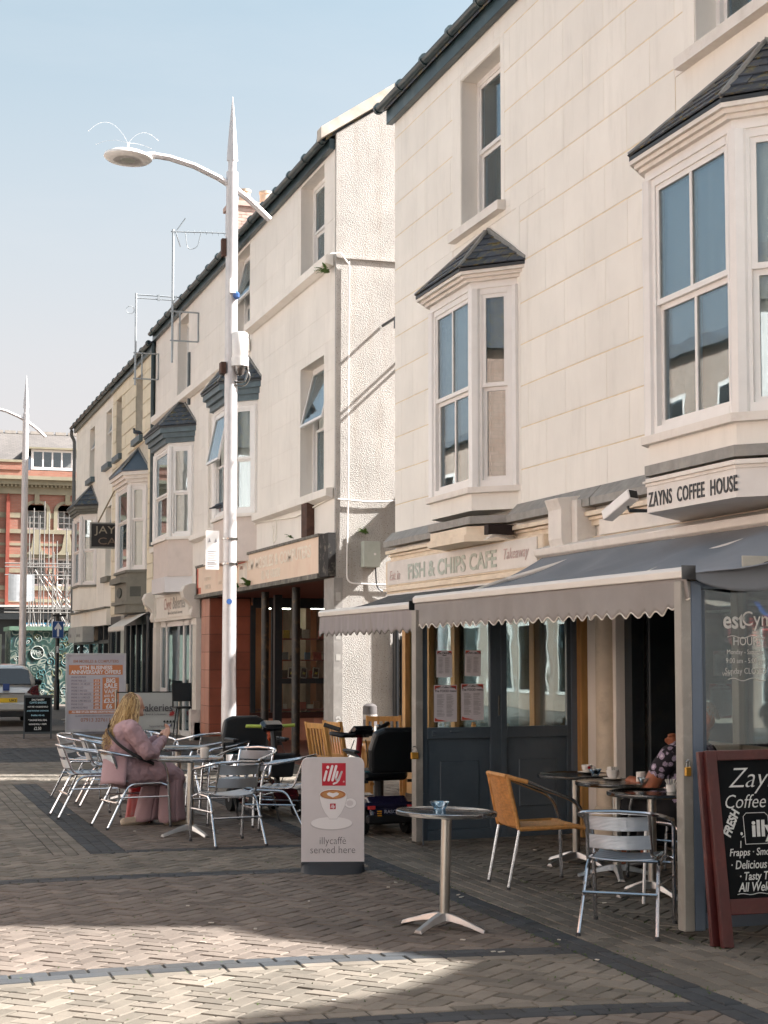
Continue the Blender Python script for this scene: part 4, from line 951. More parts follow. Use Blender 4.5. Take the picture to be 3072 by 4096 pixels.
bx('inner_wall', PEB, T2, F+.12, F+2.95, GY+.02, GY+.12, 0, 2.8)
for z, s_ in ((2.45, .12), (2.25, .1), (1.9, .05), (1.6, .09)):
    bx('stencil_mark', M('stencil_white', 'aaa6a0', .7), T2, F+.0, F+.07, GY-.073, GY-.07, z, z+s_)
pw = M('paw_white', 'b9b6b1', .7); mb = MB()
for cx, cz, r in ((F+.035, .72, .035), (F+.015, .79, .013), (F+.03, .8, .013), (F+.05, .8, .013), (F+.065, .78, .012)): mb.prism([(cx+r*math.cos(a), cz+r*1.3*math.sin(a)) for a in np.linspace(0, 2*PI, 10)[:-1]], 1, GY-.0735, GY-.07)
mb.build('paw_print', pw, T2)
# cable, meter box and downpipe on the gable
mb = MB(); mb.tube(rounded([(F+.18, GY-.1, 7.35), (F+.17, GY-.1, 4.0), (F+.15, GY-.1, 2.7), (F+.9, GY-.1, 2.68)], .12), .012, 5); mb.tube([(F+.02, GY-.1, 3.9), (F+.5, GY-.1, 3.87), (F+.95, GY-.1, 3.9)], .014, 5); mb.tube([(F-.1, GY-.1, 7.44), (F+.05, GY-.11, 7.46), (F+.18, GY-.1, 7.3)], .012, 5)
mb.each('cable', WHITE, T2, smooth=True)
mb = MB(); mb.tube(rounded([(F+.58, GY-.1, 2.95), (F+.6, GY-.1, 2.62), (F+.95, GY-.1, 2.5)], .1), .012, 5); mb.each('cable', BLACK, T2)
mb = MB(); mb.box(F+.37, F+.62, GY-.22, GY-.06, 2.93, 3.3); mb.build('meter_box', M('pale_green_box', 'b4b8ae', .5, var=.05, dirt='7f8a6c', dirt_amt=.25), T2, bev=.01)
bx('knob', WHITE, T2, F+.52, F+.55, GY-.235, GY-.22, 3.1, 3.13)
mb = MB(); mb.tube([(F+.88, GY-.12, 0), (F+.88, GY-.12, 2.45)], .045, 12); mb.build('downpipe', M('gloss_black_pipe', '14171a', .3), T2, smooth=True)
mb = MB(); mb.box(F-.12, F-.005, 23.0, 23.32, 3.45, 3.95); mb.build('rusty_bracket', M('rusty_brown', '4c3328', .8, var=.4, ns=10), T2)
mb = MB(); mb.tube([(F-.02, 22.2, 3.93), (F-.03, 24, 3.82), (F-.03, 26.4, 3.93), (F-.04, 29.3, 3.9)], .012, 5); mb.tube([(F-.03, 25.2, 3.86), (F-.03, 25.25, 3.55), (F-.03, 25.4, 3.5), (F-.03, 25.45, 3.8)], .008, 4); mb.each('cable', CREAM3, T2, smooth=True)
bx('wall_plate', M('aged_metal', '5f6668', .5, metal=.4), T2, F-.05, F, 32.75, 32.85, 6.9, 8.0)
# chimney
ch = thing('chimney_stack', 'pale red brick chimney stack with two clay pots above the gutter', 'chimney', (F+2.1, 36.4, 10.4))
CB = M('pale_pink_brick', 'c9ac9f', .85, var=.12, rnd=.12, bs=.2)
MB().box(F+1.62, F+2.6, 36.2, 36.9, 9.8, 12.2).build('stack_core', JOINT2, ch)
me_c = MB().box(-.105, .105, -.012, .1, -.034, .034, .004).mesh('brick', CB)
me_c2 = MB().box(-.012, .1, -.105, .105, -.034, .034, .004).mesh('brick', CB)
for r in range(24):
    for i in range(5):
        x = F+1.73+.225*i+(.1 if r % 2 else 0)
        if x < F+2.6:
            o = bpy.data.objects.new('brick', me_c); C.objects.link(o); o.parent = ch; o.location = Vector((x, 36.2, 10.4+.078*r))-worldloc(ch)
    for i in range(3):
        o = bpy.data.objects.new('brick', me_c2); C.objects.link(o); o.parent = ch; o.location = Vector((F+1.62, 36.32+.22*i, 10.4+.078*r))-worldloc(ch)
mb = MB(); mb.box(F+1.56, F+2.66, 36.14, 36.96, 12.2, 12.32); mb.build('chimney_cap', CB, ch, bev=.01)
for x in (F+2.0, F+2.5):
    mb = MB(); mb.lathe([(.14, 12.3), (.13, 12.62), (.15, 12.64), (.15, 12.7), (.1, 12.7), (.1, 12.5)], (x, 36.55, 0), 20); mb.build('chimney_pot', M('cream_clay_pot', 'cdb9a3', .8, var=.1), ch, smooth=True)

# bakery shopfront
BK = M('cream_shopfront_paint', 'd8d1c6', .45, var=.04, dirt='a3988a', dirt_amt=.2)
mb = MB()
for y in (31.62, 36.25):
    mb.box(F-.1, F+.1, y-.17, y+.17, 0, 2.42); mb.box(F-.13, F+.1, y-.2, y+.2, 0, .35)
    for q in (-.1, -.03, .04, .11): mb.box(F-.115, F-.1, y+q-.015, y+q+.015, .45, 2.3)
mb.each('pilaster', BK, T2)
def scroll(y0, y1):
    prof = [(F, 2.42), (F-.16, 2.42), (F-.2, 2.5), (F-.17, 2.62), (F-.24, 2.72), (F-.34, 2.82), (F-.38, 2.95), (F-.33, 3.06), (F-.22, 3.1), (F, 3.12)]
    mb = MB(); mb.prism(prof, 1, y0, y1); mb.build('scroll_bracket', BK, T2, bev=.015)
scroll(31.5, 31.78); scroll(36.1, 36.4)
sb_ = bx('bakery_fascia', BK, T2, F-.13, F+.1, 31.8, 36.1, 2.42, 3.05, label='cream bakery fascia lettered Clwyd Bakeries')
mb = MB(); mb.box(F-.15, F-.13, 32.0, 35.9, 2.95, 2.98); mb.box(F-.15, F-.13, 32.0, 35.9, 2.48, 2.51); mb.box(F-.15, F-.13, 35.9, 35.93, 2.48, 2.98); mb.box(F-.15, F-.13, 31.97, 32.0, 2.48, 2.98); mb.each('panel_moulding', BK, sb_)
ry = M('faded_rose_letters', 'b98f87', .6, dirt='d8d1c6', dirt_amt=.4); gy = M('faded_grey_letters', 'a39f99', .6, dirt='d8d1c6', dirt_amt=.3)
text('Clwyd', .36, (F-.135, 34.9, 2.66), XM, ry, sb_, sx=.95, off=-.002); text('Bakeries', .36, (F-.135, 33.85, 2.66), XM, gy, sb_, sx=1.15, off=.003); text('Bakers of Quality Bread & Confectionery', .09, (F-.135, 34.4, 2.55), XM, gy, sb_, sx=1.1)
bx('bakery_wall', CREAMB, T2, F-.02, F+.1, 31.4, 37, 3.05, 3.0+.0001+.25) if False else None
mb = MB()
for y in (31.85, 32.6, 33.3, 35.3, 36.0): mb.box(F-.0, F+.08, y-.05, y+.05, 0, 2.42)
mb.box(F, F+.08, 31.9, 35.95, 2.3, 2.42); mb.box(F, F+.08, 31.9, 33.25, 0, .12); mb.box(F+.01, F+.07, 33.35, 35.25, 0, .1)
mb.box(F+.01, F+.07, 35.35, 35.95, 0, .95)
mb.each('window_frame', WHITE, T2)
for a, b in ((31.9, 32.55), (32.65, 33.25), (33.35, 35.25), (35.35, 35.95)): bx('pane', SHOPGLASS, T2, F+.03, F+.036, a, b, .1 if b < 35.5 else .95, 2.3)
bx('bakery_back', M('bakery_interior', '9a8f7f', .8, var=.4, ns=1.4), T2, F+2.2, F+2.3, 31.6, 36.8, 0, 2.8)
ctr = bx('bakery_counter', M('counter_white', 'c6c2b8', .5), T2, F+.7, F+1.2, 32, 35.4, .0, 1.0)
bx('curb_box', M('white_block', 'c9c4bb', .7, var=.1, dirt='4a4640', dirt_amt=.4), T2, F-.2, F-.01, 31.42, 31.6, 0, .6)

# downpipes
mb = MB(); mb.tube([(F-.06, 37.05, 4.2), (F-.06, 37.05, 9.0)], .05, 10); mb.build('downpipe', GUTTER, T2, smooth=True)

# ---------------------------------------------------------------- yellow stone house with the cafe
T3 = thing('stone_house', 'yellow stone fronted terrace house with a bay over a small striped shop awning', 'building', (F, 40.5, 0))
W3 = [(38.75, 39.8, 7.05, 8.6), (42.1, 43.1, 7.0, 8.55)]; B3O = [(38.2, 40.6, 3.8, 5.8)]
wall('wall', JOINT2, T3, F, F+.25, 37.1, 43.75, 2.7, 8.95, W3+B3O)
blocks(T3, YSTONE, F, 37.1, 43.75, 2.75, 8.9, [(a-.0, b+.0, c, d) for a, b, c, d in W3]+[(37.9, 40.9, 3.0, 6.85)], .62, .36, proud=.015, gap=.014, jag=.012, bev=.012)
for (y0, y1, z0, z1) in W3:
    T, w = basis((F+.2, y1, z0), (0, y1, 0), (0, y0, 0)); window(T3, T, w, z1-z0, curt=CURT, back=.1)
    bx('sill', TEALWOOD, T3, F-.12, F+.15, y0-.12, y1+.12, z0-.16, z0-.01)
bay(T3, 38.05, 40.3, .38, 3.72, 5.75, 3.55, 6.75, rows=4, sw=.3, cols=(1, 1), hood=PAINTW, hoodh=.26, ov=.2, sill_m=GREYPAINT, apr_m=GREYPAINT, roofm=M('sheet_lead_roof', '48525c', .5, var=.1), split=(.4,))
mb = MB(); mb.prism(plan(.5, 38.1, 40.3, .05), 2, 3.42, 3.56); mb.prism(plan(.36, 38.1, 40.3, .05), 2, 2.98, 3.42); mb.prism(plan(.45, 38.1, 40.3, .05), 2, 2.9, 2.98); mb.prism(plan(.42, 38.1, 40.3, .0), 2, 2.7, 2.9); mb.each('bay_base', GREYPAINT, T3)
for (l, r) in (((F-.42, 39.75), (F-.42, 38.95)),):
    T, w = basis((l[0], l[1], 3.2), (l[0], l[1], 0), (r[0], r[1], 0)); 
mb = MB()
for cy_, wd in ((39.5, .7),):
    mb.prism([(cy_+wd/2*math.cos(a)*(.85 if abs(math.sin(a)) > .7 else 1), 3.2+.13*math.sin(a)) for a in np.linspace(0, 2*PI, 16)[:-1]], 0, F-.44, F-.4)
mb.build('carved_plaque', M('dark_carving', '4a4c46', .8, bs=1.0, bsc=22), T3)
T, w = basis((F-.39, 38.46, 3.08), (F-.39, 38.46, 0), (F-.03, 38.1, 0)); mb = MB(); mb.T = T; mb.box(.1, .42, 0, .24, 0, .03); mb.build('carved_plaque', MATS['dark_carving'], T3)
# small white scalloped awning and black framed cafe windows
sa = MB(); sa.grid(lambda i, j: (F-.1-.5*i, 37.5+2.6*j, 2.66-.3*i), 2, 24); sa.grid(lambda i, j: (F-.6, 37.5+2.6*j, 2.36-(.1+.025*math.cos(j*90))*i), 1, 70); sa.build('shop_awning', M('white_awning_cloth', 'd5d0c6', .8, var=.05), T3, solid=.006)
mb = MB()
for y in (37.5, 38.4, 39.3, 40.2, 41.0, 42.6, 43.6): mb.box(F-.02, F+.1, y-.07, y+.07, 0, 2.7)
mb.box(F-.02, F+.1, 37.5, 43.6, 2.42, 2.7); mb.box(F, F+.08, 37.5, 41.0, 0, .45)
mb.each('window_frame', DARKWOOD, T3)
for a, b in ((37.57, 38.33), (38.47, 39.23), (39.37, 40.13), (40.27, 40.93), (42.67, 43.53)): bx('pane', SHOPGLASS, T3, F+.03, F+.036, a, b, .45, 2.42)
bx('shop_back', M('cafe3_interior', '4d463e', .8, var=.5, ns=1.5), T3, F+1.2, F+1.3, 37.3, 43.7, 0, 2.7); bx('glazed_brick_pier', M('grey_glazed_brick', '8c8b85', .3, var=.1), T3, F-.04, F+.1, 41.15, 41.75, 0, 2.7)
bx('door', M('dark_door', '1b2024', .4), T3, F+.3, F+.35, 41.8, 42.5, 0, 2.3)
mb = MB(); mb.tube([(F-.06, 37.35, 0), (F-.06, 37.35, 2.6)], .05, 8); mb.build('downpipe', DARKWOOD, T3)
# ---------------------------------------------------------------- last house of the row
T4 = thing('end_house', 'cream end of terrace house with projecting unlit cafe sign and box signs', 'building', (F, 48, 0))
W4 = [(44.05, 45.1, 7.0, 8.5), (47.5, 48.6, 6.95, 8.48), (43.95, 45.0, 3.85, 5.8)]
wall('wall', CREAM3, T4, F, F+.25, 43.75, 51.85, 2.5, 8.95, W4+[(47.0, 48.9, 3.8, 5.75)])
blocks(T4, CREAM3, F, 43.8, 51.8, 3.4, 8.85, [(a-.05, b+.05, c-.1, d+.05) for a, b, c, d in W4]+[(46.7, 49.4, 3.2, 6.8)], .9, .43, proud=.004, gap=.006, bev=.002)
for i, (y0, y1, z0, z1) in enumerate(W4):
    T, w = basis((F+.2, y1, z0), (0, y1, 0), (0, y0, 0)); window(T4, T, w, z1-z0, curt=CURT, back=.09, open_top=R(16) if i < 3 else 0, split=(.42,))
    bx('sill', TEALWOOD if i < 2 else GREYPAINT, T4, F-.12, F+.15, y0-.12, y1+.12, z0-.16, z0-.01)
bay(T4, 46.8, 48.8, .42, 3.72, 5.72, 3.0, 6.7, rows=4, sw=.3, cols=(1, 1), hood=M('olive_fascia_wood', '5d5f58', .6, var=.2), hoodh=.22, ov=.2, sill_m=GREYPAINT, apr_m=CREAM3, split=(.5,))
bx('shop_fascia', CREAM3, T4, F-.12, F, 43.8, 51.8, 2.5, 2.95); bx('cornice', GREYPAINT, T4, F-.18, F, 43.8, 51.8, 2.95, 3.0)
for y0, y1, s_ in ((46.2, 47.9, 'barber shop'), (48.0, 49.6, 'Nailed')):
    q = bx('box_sign', M('grey_box_sign', 'a3a39e', .4), T4, F-.45, F-.13, y0, y1, 2.05, 2.5); text(s_, .18, (F-.455, y1-.3, 2.2), XM, M('sign_grey_text', '7d7d7a', .5), q)
mb = MB()
for y in (43.95, 45.0, 46.1, 48.0, 50.2, 51.7): mb.box(F-.02, F+.1, y-.07, y+.07, 0, 2.5)
mb.box(F-.02, F+.1, 43.95, 51.7, 2.0, 2.1); mb.each('window_frame', DARKWOOD, T4)
for a, b in ((45.07, 46.03), (46.17, 47.93), (48.07, 50.13), (50.27, 51.63)): bx('pane', SHOPGLASS, T4, F+.03, F+.036, a, b, .3, 2.0)
bx('shop_back', M('shop4_interior', '5b574f', .8, var=.5, ns=1.4), T4, F+1.2, F+1.3, 44, 51.5, 0, 2.5)
roof(T3, 37.05, 43.75, 8.95, 11.5, 7); roof(T4, 43.75, 51.95, 8.95, 11.5, 7)
bx('rear_wall', CREAM3, T4, F+.25, F+7, 51.6, 51.85, 0, 8.95); g = MB(); g.prism([(F, 8.95), (F+7, 8.95), (F+3.5, 11.4)], 1, 51.6, 51.84); g.build('gable', CREAM3, T4)
bx('rear_wall', CREAM3, T3, F+6.8, F+7, 37.1, 51.6, 0, 8.95)
bx('fascia_board', GUTTER, T3, F-.09, F-.02, 37.1, 43.75, 8.82, 9.0); bx('fascia_board', GREYPAINT, T4, F-.09, F-.02, 43.75, 51.85, 8.82, 9.0)
gutter(T3, 37.0, 43.75, 9.0); gutter(T4, 43.76, 52.0, 9.0)
mb = MB(); mb.tube(rounded([(F-.16, 51.85, 8.9), (F-.16, 51.95, 8.75), (F-.05, 52.0, 8.6), (F-.05, 52.0, 2.5)], .1), .055, 10); mb.build('downpipe', M('grey_downpipe', '5b5f60', .5), T4, smooth=True)
js = thing('hanging_sign', "dark unlit box sign reading JAY'S CAFE projecting past the yellow stone bay", 'sign', (5.8, 41.07, 4.7))
js_ = MB(); js_.box(5.4, F-.02, 41.0, 41.14, 4.4, 5.06); js_.build('sign_case', M('sign_case_grey', '8d8c85', .5), js)
bx('sign_face', M('dark_sign_face', '26211f', .5, var=.3, ns=8), js, 5.43, F-.06, 40.99, 41.0, 4.44, 5.02)
nm = M('dead_neon', 'a79a84', .5); text("JAY'S", .27, (5.52, 40.985, 4.78), YM, nm, js, sx=1.25); text('CAFE', .25, (5.58, 40.985, 4.5), YM, M('dead_neon_red', '7f6a58', .5), js, sx=1.4)
mb = MB(); mb.tube([(5.6, 41.07, 5.06), (5.98, 40.7, 5.9), (6.3, 40.5, 6.3)], .02, 5); mb.build('stay_cable', M('rope', '8a7c62', .8), js)
# television aerials fixed to the fascia
def aerial(y, zt, label, yagi):
    a = thing('tv_aerial', label, 'aerial', (F-.5, y, 8.6)); gm_ = M('galvanised_steel', 'a3a8aa', .4, metal=.5)
    mb = MB(); mb.tube([(F-.55, y, 7.6 if yagi else 7.9), (F-.55, y, zt)], .025, 6); mb.build('mast', gm_, a)
    mb = MB()
    for z in (8.05, 8.65): mb.tube([(F-.6, y-.02, z), (F-.02, y-.02, z)], .02, 4, sq=True)
    for x in (F-.4, F-.02): mb.tube([(x, y-.02, 8.05), (x, y-.02, 8.65)], .02, 4, sq=True)
    mb.build('bracket', gm_, a)
    mb = MB()
    if yagi:
        mb.tube([(F-.6, y, zt-.05), (F+.9, y-.3, zt-.05)], .014, 5)
        for k in range(10): x = F-.25+.12*k; mb.tube([(x, y-.12-.02*k, zt-.05-.06), (x, y-.0-.02*k, zt-.05+.06)], .006, 4)
        mb.tube([(F-.4, y, zt-.35), (F-.5, y, zt-.05), (F-.3, y, zt+.25)], .012, 4); mb.tube(rounded([(F-.3, y, zt-.05), (F-.25, y, zt-.4), (F-.05, y, zt-.35), (F+.02, y, zt-.05)], .1), .008, 4)
    else:
        mb.tube([(F-.55, y, zt-.03), (F+.85, y, zt-.03)], .016, 4); mb.tube([(F-.55, y, zt-.11), (F+.85, y, zt-.11)], .012, 4)
        for k in range(3): mb.box(F-.05+.4*k, F-.0+.4*k, y-.02, y+.02, zt-.14, zt)
        mb.tube([(F-.68+.09*math.cos(a), y, zt-.4+.09*math.sin(a)) for a in np.linspace(0, 2*PI, 17)[:-1]], .007, 4, closed=True)
    mb.build('dipole', gm_, a)
aerial(31.9, 10.35, 'tall aerial mast with finned yagi head fixed above the gutter', True)
aerial(36.6, 10.05, 'shorter aerial mast with a long twin bar arm beside the downpipe', False)
# ferns and tufts growing from the masonry
def fern(pos, n, l, label, col='4f6b2c'):
    t = thing('fern', label, 'plant', pos); mb = MB(); rr = random.Random(n*7+int(pos[1]*10))
    for k in range(n):
        a = rr.uniform(0, 2*PI); e = rr.uniform(.1, 1.1); d = Vector((math.cos(a)*math.cos(e)*.6-.35, math.sin(a)*math.cos(e), math.sin(e))); L_ = l*rr.uniform(.6, 1.2)
        side = d.cross(Vector((0, 0, 1))).normalized(); P = Vector(pos)
        for s in range(8):
            t0 = s/8; p = P+d*L_*t0+Vector((0, 0, -L_*.5*t0*t0)); w_ = L_*.22*(1-t0)+.004
            for q in (-1, 1): mb.add([p, p+side*q*w_+d*w_*.4, p+d*L_/9], [(0, 1, 2)])
    mb.build('fronds', M('fern_green', col, .7, var=.3, ns=20), t)
fern((F-.13, 26.75, 2.86), 14, .3, 'green fern growing from the rotten fascia above the iron column')
fern((F-.13, 27.6, 2.86), 10, .26, 'smaller fern on the crumbling edge of the orange fascia')
fern((F+.42, GY-.12, 3.42), 40, .16, 'dark green tuft of moss growing above the meter box', '3d4f22')
fern((F-.1, 22.0, 7.2), 16, .22, 'yellowed weed growing out of the gable corner ledge', '9a8a4a')
fern((F-.2, 23.6, 3.46), 7, .14, 'thin weed on top of the orange shop fascia')
# ---------------------------------------------------------------- far red brick building across the street
def brick_tex(name, c1, c2, mo, sc=1., ax='Y'):
    m, nt, b, o = nmat(name); g = N(nt, 'ShaderNodeNewGeometry'); sp = N(nt, 'ShaderNodeSeparateXYZ'); nt.links.new(g.outputs['Position'], sp.inputs[0])
    cb = N(nt, 'ShaderNodeCombineXYZ'); nt.links.new(sp.outputs['X' if ax == 'Y' else 'Y'], cb.inputs[0]); nt.links.new(sp.outputs['Z'], cb.inputs[1])
    br = N(nt, 'ShaderNodeTexBrick'); nt.links.new(cb.outputs[0], br.inputs[0]); br.inputs['Scale'].default_value = sc
    br.inputs['Brick Width'].default_value = .225; br.inputs['Row Height'].default_value = .075; br.inputs['Mortar Size'].default_value = .008
    br.inputs['Color1'].default_value = (*srgb(c1), 1); br.inputs['Color2'].default_value = (*srgb(c2), 1); br.inputs['Mortar'].default_value = (*srgb(mo), 1)
    nz = noise(nt, wpos(nt), .8, 6); cc = mix(nt, .55, br.outputs[0], ramp(nt, nz, .3, .75, (.75,)*3, (1.15,)*3), 'MULTIPLY')
    nt.links.new(cc, b.inputs['Base Color']); b.inputs['Roughness'].default_value = .85; bump(nt, b, br.outputs['Fac'], -.3, .005); MATS[name] = m; return m
RB = brick_tex('red_brick', '92604f', 'a06f5d', '8d7468'); SAND = M('weathered_sandstone', '8f8873', .85, var=.12, ns=1.2, dirt='5a5644', dirt_amt=.45)
D = thing('brick_building', 'large red brick building with stone bands and arched windows across the far street', 'building', (6, 75, 0))
YB = 75
AW = [(6.95, 7.85, 7.45, 8.6), (8.35, 9.25, 7.45, 8.6), (9.8, 10.7, 7.45, 8.6), (3.2, 4.1, 7.45, 8.6), (4.6, 5.5, 7.45, 8.6)]
LW = [(a, b, 4.85, 6.15) for a, b, _, _ in AW]
def ywall(name, m, parent, x0, x1, y0, y1, z0, z1, ops):
    xs = sorted({x0, x1}|{v for o in ops for v in o[:2]}); mb = MB()
    for a, b in zip(xs, xs[1:]):
        cuts = sorted([(o[2], o[3]) for o in ops if o[0] < b-1e-6 and o[1] > a+1e-6]); z = z0
        for c0, c1 in cuts:
            if c0 > z: mb.box(a, b, y0, y1, z, c0)
            z = max(z, c1)
        if z < z1: mb.box(a, b, y0, y1, z, z1)
    return mb.build(name, m, parent)
ywall('wall', RB, D, -14, 22, YB, YB+.4, 3.3, 10.2, AW+LW)
for z0, z1, p in ((9.72, 9.88, .55), (9.5, 9.72, .38), (9.08, 9.5, .1), (7.98, 8.22, .03), (7.26, 7.45, .12), (6.7, 6.82, .03), (6.15, 6.3, .04), (5.45, 5.65, .03), (4.65, 4.85, .1), (4.1, 4.25, .03)):
    segs = [(-14, 22)] if not (4.85 < (z0+z1)/2 < 6.15 or 7.45 < (z0+z1)/2 < 8.6) else None
    if segs is None:
        e = sorted(AW); xs_ = [-14]+[v for o in e for v in (o[0]-.14, o[1]+.14)]+[22]; segs = list(zip(xs_[::2], xs_[1::2]))
    mb = MB()
    for a, b in segs: mb.box(a, b, YB-p, YB+.02, z0, z1)
    mb.build('stone_band', SAND, D)
for k in range(90):
    x = 3.5+.09*k*1
    if k % 2 == 0: bx('dentil', SAND, D, x, x+.09, YB-.3, YB-.1, 9.4, 9.5)
for (a, b, z0, z1) in AW:
    mb = MB(); n = 9; cx = (a+b)/2; r = (b-a)/2
    for i in range(n):
        t0, t1 = PI*i/n, PI*(i+1)/n; f = lambda rr, t: (cx+rr*math.cos(t), z1-.25+rr*.75*math.sin(t))
        p0, p1, p2, p3 = f(r, t0), f(r, t1), f(r+.17, t1), f(r+.17, t0); mb.prism([p0, p1, p2, p3], 1, YB-.07, YB+.1)
    mb.box(a-.17, a, YB-.07, YB+.1, z0, z1-.25); mb.box(b, b+.17, YB-.07, YB+.1, z0, z1-.25)
    mb.box(cx-.11, cx+.11, YB-.14, YB+.1, z1+.02, z1+.5); mb.build('stone_surround', SAND, D)
    mb = MB(); nn = [(a, z1-.25), (a, z1+.01), (cx, z1+.01), (b, z1+.01), (b, z1-.25)]+[(cx+r*math.cos(t), z1-.25+r*.75*math.sin(t)) for t in np.linspace(.05, PI-.05, 12)]
    mb.prism(nn, 1, YB+.02, YB+.38); mb.build('arch_infill', RB, D)
for ops, arch in ((AW, 1), (LW, 0)):
    for (a, b, z0, z1) in ops:
        T, w = basis((a, YB+.2, z0), (a, YB, 0), (b, YB, 0)); wf = window(D, T, w, z1-z0, split=(1.0,), cols=(3,), fr=.05, bar=.03, curt=None)
        mb = MB(); 
        for q in (.28, .52, .76): mb.box(a+.1, b-.1, YB+.18, YB+.195, z0+(z1-z0)*q-.015, z0+(z1-z0)*q+.015)
        mb.build('glazing_bar', WHITE, wf)
for (a, b, z0, z1) in LW:   # scrolled stone pediments between the floors
    cx = (a+b)/2; pr = [(cx-.62, 6.3)]+[(cx-.62+.42*math.sin(t), 6.3+.5*(1-math.cos(t))) for t in np.linspace(0, PI/2, 6)]+[(cx-.16, 7.1), (cx-.12, 7.26), (cx+.12, 7.26), (cx+.16, 7.1)]+[(cx+.62-.42*math.sin(t), 6.3+.5*(1-math.cos(t))) for t in np.linspace(PI/2, 0, 6)]+[(cx+.62, 6.3)]
    MB().prism(pr, 1, YB-.12, YB).build('scrolled_pediment', SAND, D)
for x in (6.1, 3.6): 
    mb = MB(); mb.box(x-.08, x+.08, YB-.2, YB, 3.86, 8.9); mb.prism([(x-.08, 8.9), (x+.08, 8.9), (x, 9.1)], 1, YB-.2, YB); mb.build('brick_pilaster', M('dark_red_brick', '8a4536', .8), D)
bx('brick_parapet', RB, D, -14, 6.7, YB-.05, YB+.3, 10.2, 10.55); bx('parapet_coping', SAND, D, -14, 6.78, YB-.1, YB+.35, 10.55, 10.66)
SLF = brick_tex('pale_slate_roof', '5f5b58', '6a6561', '504d4a', 1.)
mb = MB(); mb.add([(-14, YB+.3, 10.2), (22, YB+.3, 10.2), (22, YB+3.6, 12.4), (-14, YB+3.6, 12.4), (-14, YB+7, 10.2), (22, YB+7, 10.2)], [(0, 1, 2, 3), (3, 2, 5, 4), (0, 3, 4), (1, 5, 2)]); mb.build('slate_roof', SLF, D)
for k in range(26): bx('ridge_tile', M('ridge_clay', '9a938b', .8), D, -1+.6*k, -.5+.6*k, YB+3.5, YB+3.7, 12.36, 12.5)
T, w = basis((7.15, YB+.35, 10.28), (7.15, YB, 0), (9.1, YB, 0)); window(D, T, w, .95, split=(1.0,), cols=(4,), fr=.07, bar=.07)
bx('dormer_cheek', M('dormer_lead', '4d5a68', .5), D, 6.75, 7.14, YB+.36, YB+2.2, 10.2, 10.9); bx('dormer_roof', SAND, D, 6.9, 9.6, YB+.2, YB+2.8, 11.24, 11.32)
bx('shop_fascia', M('black_fascia', '1d2224', .5), D, -14, 22, YB-.5, YB, 3.3, 3.86); bx('shop_band', M('pale_steel', 'b9b9b4', .5), D, -14, 22, YB-.6, YB, 3.86, 3.95)
bx('shop_front', M('dark_shopfront', '2c3032', .4), D, -14, 22, YB-.1, YB, 0, 3.3)
bs_ = bx('blue_sign', M('blue_shop_sign', '2b6a86', .5), D, 6.7, 9.3, YB-.65, YB-.5, 2.75, 3.15); text('OPEN DOORS', .42, (6.9, YB-.66, 2.8), YM, M('sign_white', 'e8e8e4', .5), bs_, off=.01)
bx('rear_wall', RB, D, -14, 22, YB+6.8, YB+7, 0, 10.2)
# scaffolding
sc = thing('scaffolding', 'steel tube scaffolding with a white banner in front of the brick building', 'scaffolding', (8, 70, 0))
ST = M('scaffold_tube', '7f7d79', .5, metal=.3)
def pole(a, b, r=.028, name='scaffold_pole'): MB().tube([a, b], r, 6).build(name, ST, sc)
for x, zt in ((6.62, 7.6), (6.8, 8.0), (7.05, 7.7), (7.25, 8.3), (7.45, 7.8), (7.62, 6.9), (7.8, 6.6), (8.2, 7.2), (8.55, 7.0), (8.9, 7.2)): pole((x, 70, 0), (x, 70, zt))
for z in (3.65, 3.5, 5.1, 5.45, 5.6): pole((5.6, 69.9, z), (9.4, 69.9, z), name='ledger_tube')
for y in (70.05, 71.2):
    for x0, z0, x1, z1 in ((7.0, 5.4, 9.2, 1.6), (7.3, 5.2, 9.6, 2.5), (6.7, 5.4, 7.3, 1.0), (8.3, 5.4, 7.5, 1.0), (7.6, 5.3, 9.0, .3), (8.7, 5.4, 8.0, 1.0), (7.0, 2.2, 9.0, 5.3)): pole((x0, y, z0), (x1, y, z1), name='brace_tube')
for x in (6.8, 7.25, 7.8, 8.4, 9.0): pole((x, 71.2, 0), (x, 71.2, 6.2))
mb = MB(); mb.grid(lambda i, j: (5.75+1.1*i, 69.8-.05*math.sin(i*5), 4.0+1.15*j-.05*math.sin(i*3)), 10, 4); bn_ = mb.build('banner', M('white_banner', '9fa3a5', .6), sc, solid=.01)
for s_, z in (('UNITED', 4.45), ('FOR', 4.32), ('EVENTS', 4.18)): text(s_, .13, (6.35, 69.7, z), YM, M('banner_text', '8d9ba3', .6), bn_)
